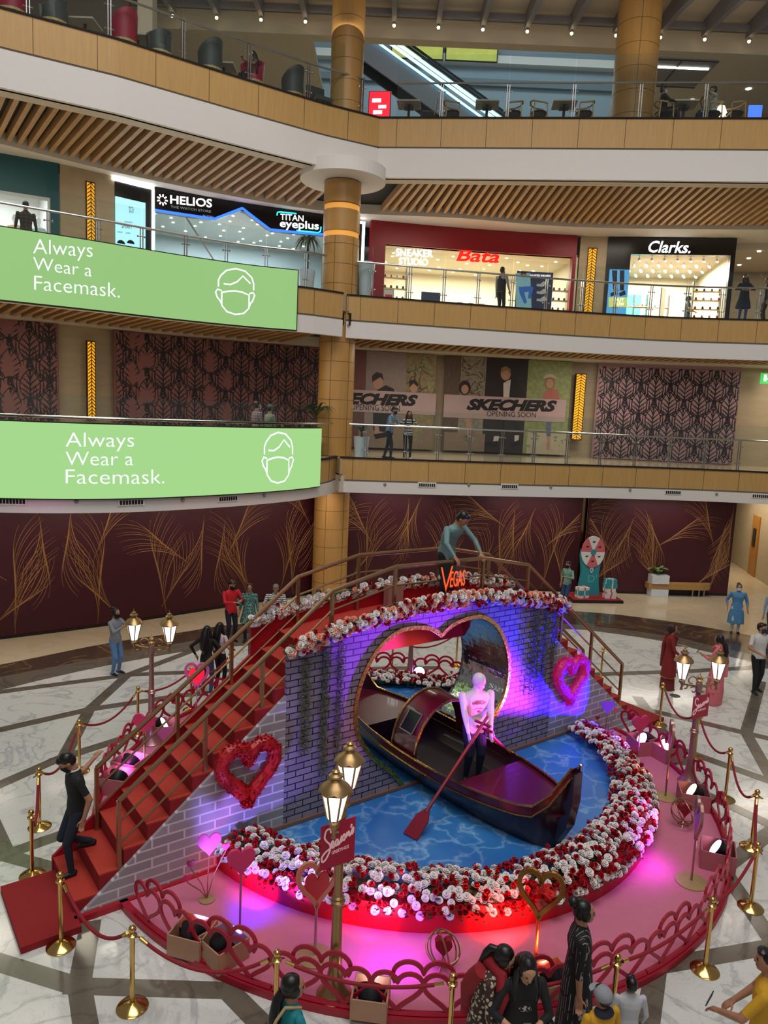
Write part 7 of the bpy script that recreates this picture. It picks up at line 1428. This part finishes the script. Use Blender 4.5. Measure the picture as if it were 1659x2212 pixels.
m = MB().lathe([(.145*1.68, 0), (.158*1.68, .3), (.14*1.68, .5)], (0, 0, 0.02), 24, Matrix.Diagonal((1, .7, 1))); m.build('wide_trousers', cloth('salmon_bottom', '#d06a72'), pk, smooth=True); m = MB().lathe([(.15*1.64, 0), (.14*1.64, .3), (.13*1.64, .5)], (0, 0, 0.02), 24, Matrix.Diagonal((1, .7, 1))); m.build('wide_trousers', cloth('dark_red_bottom', '#6d1518'), rk, smooth=True)
P = gp(1630, 1494); person('bearded masked man in a white t-shirt and black trousers walking at the right', P, PI+0.2, 1.76, head=(0, 25), hands=((-.12, .13, .6), (.1, .15, .6)), poles=((-1, -.6, 0), (1, -.6, 0)), feet=((-.06, -.04, .045), (.08, .08, .045)), top=cloth('white_tee', '#c9c6c2'), legs=blkc, sleeve=0.75, mask=mat('beard_mask', '#232a33', 0.8), shoe=SHOE, bulk=1.03)
# --- foreground
P = V((-0.62, 5.85, 0)); tw = person('woman with a long black ponytail in a teal top at the bottom, seen from behind', P, -0.9, 1.6, True, head=(4, -25), hands=((-.14, .08, .48), (.1, .16, .62)), top=cloth('teal_top', '#167d86'), legs=blkc, sleeve=0.7, hair='lowpony', near=True)
t = thing('tan_backpack', 'tan leather bag with black flower print on the back of the woman in teal', 'bag', wpos(tw, (0.08, -0.25, 1.02)), tw.rotation_euler.z); MB().lathe([(0.0, -0.17), (0.13, -0.16), (0.15, 0), (0.12, 0.13), (0.0, 0.16)], n=20, M=Matrix.Diagonal((1, .45, 1))).build('pouch', pat('bag_print', 'floral', '#b89a6c', '#a88a60', 14), t, smooth=True); MB().tube([(-0.05, 0.02, 0.14), (-0.03, 0.07, 0.27), (0, 0.14, 0.38), (0.0, 0.3, 0.3)], 0.014, 6).build('strap', mat('tan_strap', '#b89a6c', 0.6), t)
P = V((1.16, 6.42, 0)); person('woman in a red shawl over a floral tunic bending towards the phone', P, -1.95, 1.6, True, lean=12, head=(24, 0), hands=((-.1, .12, .47), (.16, .1, .47)), top=pat('floral_tunic', 'floral', '#b9ad94', '#3a2320', 26), dress=kurta(.3, .15), legs=blkc, sleeve=1.3, hair='pony', near=True, bulk=1.12, skin=SKIN_L,
       extra=lambda t, T, Hd, H, HR: MB().tube([T((.09, .085, .62)), T((.07, .09, .74)), T((.05, .04, .85)), T((-.01, -.05, .855)), T((-.07, -.02, .84)), T((-.1, .05, .76)), T((-.12, -.02, .66)), T((-.1, -.09, .55)), T((-.06, -.1, .42))], [.04*H, .045*H, .035*H, .05*H, .04*H, .05*H, .06*H, .07*H, .05*H], 12).tube([T((.05, -.07, .82)), T((.02, -.085, .72)), T((-.05, -.1, .6)), T((-.06, -.1, .5))], [.05*H, .06*H, .06*H, .05*H], 12).build('shawl', cloth('red_shawl', '#8e1420', var=0.25, scale=30, bump=0.3), t, smooth=True))
P = V((1.5, 6.3, 0)); pw = person('woman with long loose black hair in a black embroidered dress looking at her phone', P, PI+0.1, 1.6, True, lean=5, head=(24, 0), hands=((-.02, .17, .62), (.09, .17, .63)), poles=((-1, -.3, -.4), (1, -.3, -.4)), top=blkc, dress=kurta(.2, .15), dress_m=blkc, legs=blkc, sleeve=1.5, hair='long', near=True, bulk=1.08, skin=SKIN_L)
phone_at(wpos(pw, (0.05, 0.385, 1.09)), pw.rotation_euler.z, 'black phone held by the woman with long loose hair', 0.9)
MB().lathe([(0.085, 0), (0.08, 0.16), (0.05, 0.22)], (0, 0.075, 1.06), 16, Matrix.Diagonal((1, .6, 1))).build('embroidery', pat('embroidery', 'dots', '#17171a', '#b9b2a2', 55), pw, smooth=True)
P = V((1.74, 6.2, 0)); person('small dark haired child right of the woman looking at her phone', P, 0.3, 0.98, hands=((-.15, .05, .5), (.15, .05, .5)), top=blkc, legs=blkc, sleeve=1.9)
P = V((2.2, 6.92, 0)); st_ = person('tall woman in a black striped dress with her hair in a bun, looking right', P, -1.75, 1.68, True, head=(4, 4), hands=((-.12, .02, .47), (.16, .0, .46)), top=pat('black_vstripe', 'vstripe', '#0f0f12', '#8f8a86', 22), dress=[(.74, .1, .068, 0, 0), (.66, .095, .07, 0, 0), (.58, .104, .08, 0, 0), (.5, .118, .09, 0, 0), (.3, .125, .1, 0, 0), (.1, .14, .115, 0, 0)], legs=blkc, sleeve=1.25, hair='bun', near=True, bulk=1.12, skin=SKIN)
P = V((2.22, 6.2, 0)); cp = person('boy in a grey baseball cap and yellow shirt, seen from behind at the bottom', P, 0.35, 1.32, head=(0, 10), hands=((-.15, .1, .52), (.15, .1, .52)), top=cloth('yellow_shirt', '#c8961e'), legs=nav, sleeve=0.8, hair='short', near=True,
       extra=lambda t, T, Hd, H, HR: (MB().ball(Hd((0, -.004, .085)), (.064*H, .07*H, .056*H), 18, HR).build('cap', cloth('cap_grey', '#8b8e93'), t, smooth=True), MB().slabp([(.058*math.cos(a)*H, (.058+.05*math.sin(a))*H) for a in [PI*i/10 for i in range(11)]], Hd((0, 0, .082)), HR@V((1, 0, 0)), HR@V((0, 1, 0)), HR@V((0, 0, .006))).build('cap_visor', cloth('cap_grey', '#8b8e93'), t), MB().ball(T((0, -.03, .84)), (.075*H, .06*H, .03*H), 12).build('hood', nav, t, smooth=True)))
P = V((2.64, 6.62, 0)); person('small child with black hair in a white top, seen from behind at the bottom', P, 0.0, 1.1, hands=((-.15, .06, .5), (.15, .06, .5)), top=cloth('white_top', '#b9bbc0'), legs=den, sleeve=1.9, hair='short', near=True)
P = V((3.75, 6.25, 0)); ym = person('man in a yellow shirt at the lower right corner holding up a phone', P, 0.95, 1.74, head=(4, 10), hands=((-.1, .2, .6), (.1, .16, .55)), poles=((-1, -.2, -.6), (1, -.2, -.6)), top=cloth('yellow_shirt', '#c8961e'), legs=den, sleeve=0.8, hair='short', near=True)
phone_at(wpos(ym, (-0.17, 0.44, 1.12)), ym.rotation_euler.z+PI, 'phone held by the man in the yellow shirt', -0.3, '#303038')
# --- first gallery
def on_gal(W, px, py, z, off): u, _ = W.at(px, py); return W.pt(u, z, -off), W.ang(u)
P, a = on_gal(E1R, 848, 930, Z1, 0.62); person('bearded man in a light blue plaid shirt leaning on the first gallery rail', P, a-PI/2-0.5+PI/2-PI/2, 1.74, lean=10, head=(14, -10), hands=((-.02, .2, .64), (.12, .18, .64)), poles=((-1, -.3, -.2), (1, -.3, -.2)), feet=((-.03, -.1, .045), (.05, .06, .045)), top=pat('blue_plaid', 'plaid', '#9fb2c4', '#3f5a80', 14), legs=dkj, sleeve=1.2, mask=mat('beard_dark', '#17120f', 0.8))
P, a = on_gal(E1R, 889, 930, Z1, 0.6); person('woman in a striped top and red mask leaning on the first gallery rail', P, a+PI, 1.62, True, lean=6, head=(12, 0), hands=((-.08, .17, .66), (.1, .17, .66)), poles=((-1, -.3, -.2), (1, -.3, -.2)), top=pat('white_stripe_top', 'hstripe', '#1a1a1e', '#c9c6c2', 12), legs=blkc, sleeve=1.8, hair='long', mask=cloth('mask_red', '#8e1626'), shoe=SHOEW)
P, a = pd(556, 880, 21.0, Z1), 0.7; person('person in a checked shirt walking on the first gallery behind the lower screen', P, a-PI/2, 1.68, top=pat('check_shirt', 'plaid', '#8c7f80', '#4a3a40', 14), legs=dkj, sleeve=1.9, mask=MASKW)
P, a = pd(584, 880, 21.4, Z1), 0.75; person('person in a green shirt and cap walking behind the one in the checked shirt', P, a-PI/2, 1.6, top=cloth('sage_shirt', '#6c7a68'), legs=dkj, sleeve=1.9, mask=MASKB, extra=lambda t, T, Hd, H, HR: MB().ball(Hd((0, 0, .09)), (.06*H, .066*H, .05*H), 12, HR).build('cap', cloth('cap_olive', '#4a4f42'), t, smooth=True))
# --- second gallery
P = pd(1083, 620, 28.2, Z2); person('man in a dark waistcoat standing at the red framed shop', P, -0.8, 1.8, head=(6, 20), hands=((-.15, .04, .48), (.14, .1, .52)), top=cloth('grey_sleeve', '#9a9698'), legs=blkc, sleeve=1.9, mask=MASKW, dress=[(.81, .1, .058, 0, 0), (.74, .112, .078, 0, 0), (.62, .1, .07, 0, 0), (.5, .108, .08, 0, 0)], dress_m=blkc)
P, a = on_gal(E2R, 1620, 640, Z2, 0.7); person('masked woman in a dark coat standing at the second gallery rail, far right', P, a+PI, 1.66, True, head=(6, 0), hands=((-.06, .17, .66), (.08, .17, .66)), poles=((-1, -.3, -.3), (1, -.3, -.3)), top=cloth('dark_blue_coat', '#1d2433'), legs=den, sleeve=1.9, hair='long', mask=cloth('mask_plum', '#5a2030'), dress=kurta(.3, .14), dress_m=cloth('dark_blue_coat', '#1d2433'))
P, a = on_gal(E2R, 1650, 650, Z2, 0.9); person('person in black cut off at the right edge of the second gallery', P+V((0.35, 0, 0)), a+PI/2, 1.6, top=blkc, legs=blkc, sleeve=1.9)
u_ = U(1498, 660); P = BW.pt(u_, Z2, -0.9); person('salesperson in black standing inside the black fronted shoe shop', P, BW.ang(u_)-PI/2, 1.62, True, hands=((-.1, .16, .62), (.12, .12, .6)), top=blkc, legs=den, sleeve=0.8, hair='bob')
P, a = pd(56, 480, 21.6, Z2), 0.5; person('man in a dark plaid shirt with his back turned at the teal shop window', P, a+0.1, 1.72, top=pat('dark_plaid', 'plaid', '#2d2a27', '#4a4036', 10), legs=dkj, sleeve=1.9)
# --- top floor: three seated people
SIT = dict(feet=((-.07, .27, .045), (.07, .27, .045)), pz=-.255, knee=((0, .4, 1), (0, .4, 1)))
P = on3(E3L, 567, 0.75); person('woman with black hair sitting in a red tub chair behind the top floor glass', (P.x, P.y, Z3), 2.4, 1.62, True, hands=((-.05, .18, .5), (.1, .18, .62)), top=cloth('peach_top', '#8a5a50'), legs=blkc, sleeve=0.7, hair='long', **SIT)
P = on3(E3R, 1452, 0.8); person('man in dark clothes sitting in an ash armchair on the top floor', (P.x, P.y, Z3), -1.75, 1.72, head=(8, 0), lean=-6, hands=((-.1, .2, .42), (.12, .2, .42)), top=blkc, legs=nav, sleeve=1.9, mask=MASKW, **SIT)
P = on3(E3R, 1560, 0.8); person('man in a white shirt sitting in an ash armchair on the top floor', (P.x, P.y, Z3), 1.5, 1.7, head=(8, 0), hands=((-.06, .18, .55), (.06, .2, .5)), top=cloth('white_shirt', '#b5b8b2'), legs=nav, sleeve=0.8, **SIT)
# --- gondolier mannequin: smooth, faceless
MQ = mat('mannequin_skin', '#e9dcd8', 0.35, var=0.02); mq = person('white faceless mannequin gondolier in a pale sweatshirt and dark jeans standing in the boat', bp(0.3, -0.62, 0.5), BRZ+PI-0.35, 1.86, head=(4, 42), bulk=1.14, hands=((-.07, .2, .47), (.13, .19, .49)), poles=((-.35, -1, -.2), (.35, -1, -.2)), extra=lambda t, T, Hd, H, HR: MB().ball(Hd((0, .008, .066)), (.05*H, .062*H, .068*H), 18, HR).ball(Hd((0, .03, .02)), (.032*H, .036*H, .036*H), 14, HR).build('smooth_head', MQ, t, smooth=True), top=cloth('pale_sweat', '#d9d3d2', var=0.05), legs=cloth('mannequin_jeans', '#16203a'), sleeve=1.55, skin=MQ, hair=None, near=True, cat='mannequin', name='boat_mannequin', curl=0.25, hem=.47)
for ch in list(mq.children):
    if ch.name.startswith(('lips', 'eyes')): bpy.data.objects.remove(ch)
def shirt_letters(txt, z, h, w, arc):
    v_, f_ = text_mesh(txt, bold=0.02); m = MB()
    def fn(a, b_, o):
        x = (a-0.5)*w; y = 0.118*math.sqrt(max(0, 1-(x/0.21)**2))+0.004+o+(0.012 if z > 1.3 else 0.004); return V((-x, y, z+b_*h-arc*(2*a-1)**2))
    flat_letters(m, v_, f_, fn, 0.003); return m
lm = mat('shirt_lettering', '#8a3a55', 0.7)
m = shirt_letters('AMERICAN', 1.375, 0.06, 0.26, 0.03); m2 = shirt_letters('EAGLE', 1.29, 0.06, 0.17, 0.01); m.add(m2.v, m2.f); m.lathe([(0.0, 0.02), (0.03, 0.02), (0.03, 0.026), (0.0, 0.026)], (0, 0.118, 1.25), 14, Matrix.Rotation(-PI/2, 3, 'X')@Matrix.Diagonal((1, .7, .3))); m.build('lettering', lm, mq)
oar(bp(0.28, -0.92, 1.72), bp(-1.12, -1.15, 0.62), 'dark red oar leaning from the mannequin to the water on the left')
oar(bp(0.12, -0.95, 1.62), bp(1.35, -0.75, 0.55), 'second dark red oar pointing right across the gondola', True)
# ================================================================== PRIZE WHEEL, BENCH, PLANTERS
P = gp(1272, 1292); t = thing('prize_wheel', 'teal stand with a round pink and white prize wheel in front of the maroon hoarding', 'prize wheel', P, 0.12)
tealp = mat('teal_board', '#2f8f98', 0.45, var=0.05); MB().box((0.05, -0.1, 0.05), (1.9, 1.3, 0.1)).build('base', black_m, t); MB().box((0.05, -0.1, 0.105), (1.8, 1.2, 0.012)).build('carpet', carpet, t)
MB().slabp([(-0.42, 0), (0.42, 0), (0.36, 0.4), (0.32, 0.8), (0.36, 1.2), (0.4, 1.45), (0.38, 1.7), (-0.38, 1.7), (-0.4, 1.45), (-0.36, 1.2), (-0.32, 0.8), (-0.36, 0.4)], (-0.02, 0, 0.11), (1, 0, 0), (0, 0, 1), (0, 0.18, 0)).build('stand', tealp, t)
w = MB(); w.mi = 0
for k in range(6):
    w.mi = k % 2; A_ = [PI/2+k*PI/3+PI/3*i/8-PI/6 for i in range(9)]; w.slabp([(0, 0)]+[(0.44*math.cos(a_), 0.58*math.sin(a_)) for a_ in A_], (0, -0.06, 1.75), (1, 0, 0), (0, 0, 1), (0, 0.05, 0))
w.build('wheel', [mat('wheel_white', '#e3e0da', 0.5), mat('wheel_pink', '#d4656a', 0.5)], t); m = MB()
for k in range(6): a_ = PI/2+k*PI/3; m.band([(0.27*math.cos(a_)-0.05, 0.36*math.sin(a_)), (0.27*math.cos(a_)+0.05, 0.36*math.sin(a_)+0.02)], 0.05, (0, -0.062, 1.75), (1, 0, 0), (0, 0, 1), (0, -0.004, 0), False)
m.build('printed_symbol', pr['ink'], t); MB().lathe([(0, -0.03), (0.1, -0.03), (0.1, 0.03), (0, 0.03)], (0, -0.08, 1.75), 16, Matrix.Rotation(PI/2, 3, 'X')).build('hub', tealp, t); MB().band(heart(0.1, 0.2, 20), 0.03, (0, -0.03, 0.95), (1, 0, 0), (0, 0, 1), (0, -0.02, 0)).build('pointer', frame_w, t)
m = MB(); v_, f_ = text_mesh("D'"); flat_letters(m, v_, f_, lambda a, b_, o: V((-0.1+0.34*a, -0.002-o, 0.6+0.28*b_)), 0.006); m.build('lettering', mat('teal_pale_print', '#5fb3b8', 0.5), t)
gw = mat('gift_white', '#dcd3cf', 0.5); gr_ = mat('gift_red', '#b8323a', 0.5)
def gift(p, w, d, h, mm, label, rz=0.1):
    t = thing('gift_box', label, 'gift box', p, rz); MB().box((0, 0, h/2), (w, d, h)).build('box', mm, t); MB().box((0, 0, h/2), (w+0.006, d*0.12, h+0.006)).box((0, 0, h/2), (w*0.12, d+0.006, h+0.006)).build('ribbon', gr_ if mm is gw else gw, t)
for k, (x, z, w, h, mm, lb) in enumerate(((0.62, 0, 0.4, 0.12, gw, 'red striped white gift box at the bottom of the stack right of the prize wheel'), (0.64, 0.125, 0.36, 0.12, gw, 'white gift box, second from the bottom of the stack by the prize wheel'), (0.6, 0.25, 0.36, 0.12, gw, 'white gift box, third from the bottom of the stack by the prize wheel'), (0.62, 0.375, 0.42, 0.17, tealp, 'teal gift box, second from the top of the stack by the prize wheel'), (0.62, 0.55, 0.36, 0.16, tealp, 'teal gift box on top of the stack by the prize wheel'), (-0.42, 0, 0.4, 0.1, gw, 'striped gift box on the base left of the prize wheel stand'), (-0.42, 0.105, 0.4, 0.18, tealp, 'teal gift box under the topmost one, left of the prize wheel stand'), (-0.42, 0.29, 0.4, 0.1, gw, 'white gift box on top of the left pile at the prize wheel'))): gift(P+Matrix.Rotation(0.12, 3, 'Z')@V((x, -0.35, 0.112+z)), w, 0.3, h, mm, lb, 0.1+k*0.05)
pa, pb_ = gp(1393, 1284), gp(1533, 1288); mid = (pa+pb_)/2; a = math.atan2((pb_-pa).y, (pb_-pa).x); L = (pb_-pa).length
t = thing('bench', 'long oak slatted bench with steel legs in front of the maroon hoarding', 'bench', mid, a); mb = MB(); vs = []
out = [(-L/2, -0.28), (L/2-0.45, -0.28), (L/2-0.15, -0.2), (L/2, 0.0), (L/2, 0.28), (-L/2, 0.28)]; mb.prism(out, 0.28, 0.5).build('seat', mat('oak_slats', '#a9804a', 0.5, scale=5, stretch=(14, 1, 1)), t)
for x in (L/2-0.75, L/2-0.5, L/2-0.3): MB().tube([(x, -0.1, 0), (x, -0.1, 0.28)], 0.03, 8).build('leg', steel, t)
MB().box((0, 0.15, 0.14), (L*0.75, 0.3, 0.28)).build('plinth', black_m, t)
pm_ = mid+Matrix.Rotation(a, 3, 'Z')@V((-L/2+0.42, -0.05, 0)); t = thing('planter', 'white box planter with a leafy plant at the left end of the bench', 'planter', pm_, a); MB().box((0, -0.02, 0.14), (0.66, 0.58, 0.27)).box((0, 0, 0.66), (0.66, 0.58, 0.32)).build('box', frame_w, t)
def plant(t, z, n, L, m_, droop=0.5, seed=1, wd=0.09):
    rn5 = random.Random(seed); f = MB(); s_ = MB()
    for k in range(n):
        a = 2*PI*k/n+rn5.uniform(-.3, .3); l = L*rn5.uniform(.6, 1); r = rn5.uniform(.5, 1); p0 = V((0, 0, z)); p1 = V((math.cos(a)*l*r*.45, math.sin(a)*l*r*.45, z+l*.75)); p2 = V((math.cos(a)*l*r, math.sin(a)*l*r, z+l*(.75-droop*r)+0.1)); P_ = [tuple((1-q)**2*p0+2*(1-q)*q*p1+q*q*p2) for q in [i/6 for i in range(7)]]
        s_.tube(P_[:5], 0.008, 4); sd = V((-math.sin(a), math.cos(a), 0)); vs = []
        for i, q in enumerate(P_): w_ = wd*L*math.sin(PI*min(1, (i+0.3)/6.3))**0.7; vs += [V(q)+sd*w_, V(q)-V((0, 0, w_*.3)), V(q)-sd*w_]
        f.add(vs, [(3*i+j, 3*i+j+1, 3*i+j+4, 3*i+j+3) for i in range(6) for j in range(2)])
    f.build('foliage', m_, t, fix=False); s_.build('stem', m_, t)
plant(t, 0.82, 26, 0.5, mat('bright_leaf', '#6f8a4a', 0.5, var=0.4, scale=20), 0.6, 2, 0.16)
palm = mat('palm_leaf', '#3f4a2c', 0.6, var=0.4, scale=20)
def tall_pot(p, label, hp_, n, L, droop, potm, seed, trunk=0.0):
    t = thing('potted_plant', label, 'plant', p); MB().lathe([(0.2, 0), (0.26, hp_), (0.23, hp_), (0.2, hp_-0.06), (0, hp_-0.06)], n=24).build('pot', potm, t, smooth=True); MB().tube([(0, 0, hp_-0.06), (0, 0, hp_+trunk)], 0.04, 8).build('trunk', mat('trunk_brown', '#4a3c2a', 0.8), t); plant(t, hp_+trunk, n, L, palm, droop, seed, 0.05); return t
P = pd(664, 580, 24.7, Z2); tall_pot(P, 'dracaena with drooping leaves in a white pot left of the wood column, second gallery', 0.75, 46, 0.62, 1.5, frame_w, 3, 0.85)
P = pd(681, 890, 24.3, Z1); tall_pot(P, 'palm plant left of the wood column on the first gallery', 0.6, 30, 1.0, 0.7, frame_w, 4, 0.6)
P, a = on_gal(E2R, 797, 610, Z2, 0.6); t = thing('tall_pot', 'tall white planter right of the wood column on the second gallery', 'planter', P, a); MB().lathe([(0.17, 0), (0.3, 1.15), (0.26, 1.2), (0.2, 1.2), (0.15, 0.9), (0, 0.9)], n=24).build('pot', frame_w, t, smooth=True)
P, a = on_gal(E1R, 786, 930, Z1, 0.55); tall_pot(P, 'palm in a tall white pot right of the wood column, first gallery', 0.7, 18, 0.6, 0.8, frame_w, 6, 0.1)
MB().lathe([(0.12, 0), (0.12, 0.006), (0, 0.006)], (0, 0, 0), 20).build('floor_drain', mat('drain_metal', '#4a4744', 0.5)); tag(bpy.data.objects['floor_drain'], 'small dark round floor cover left of the greetings sign, on the marble', 'floor cover').location = gp(1458, 1503, 0.012)
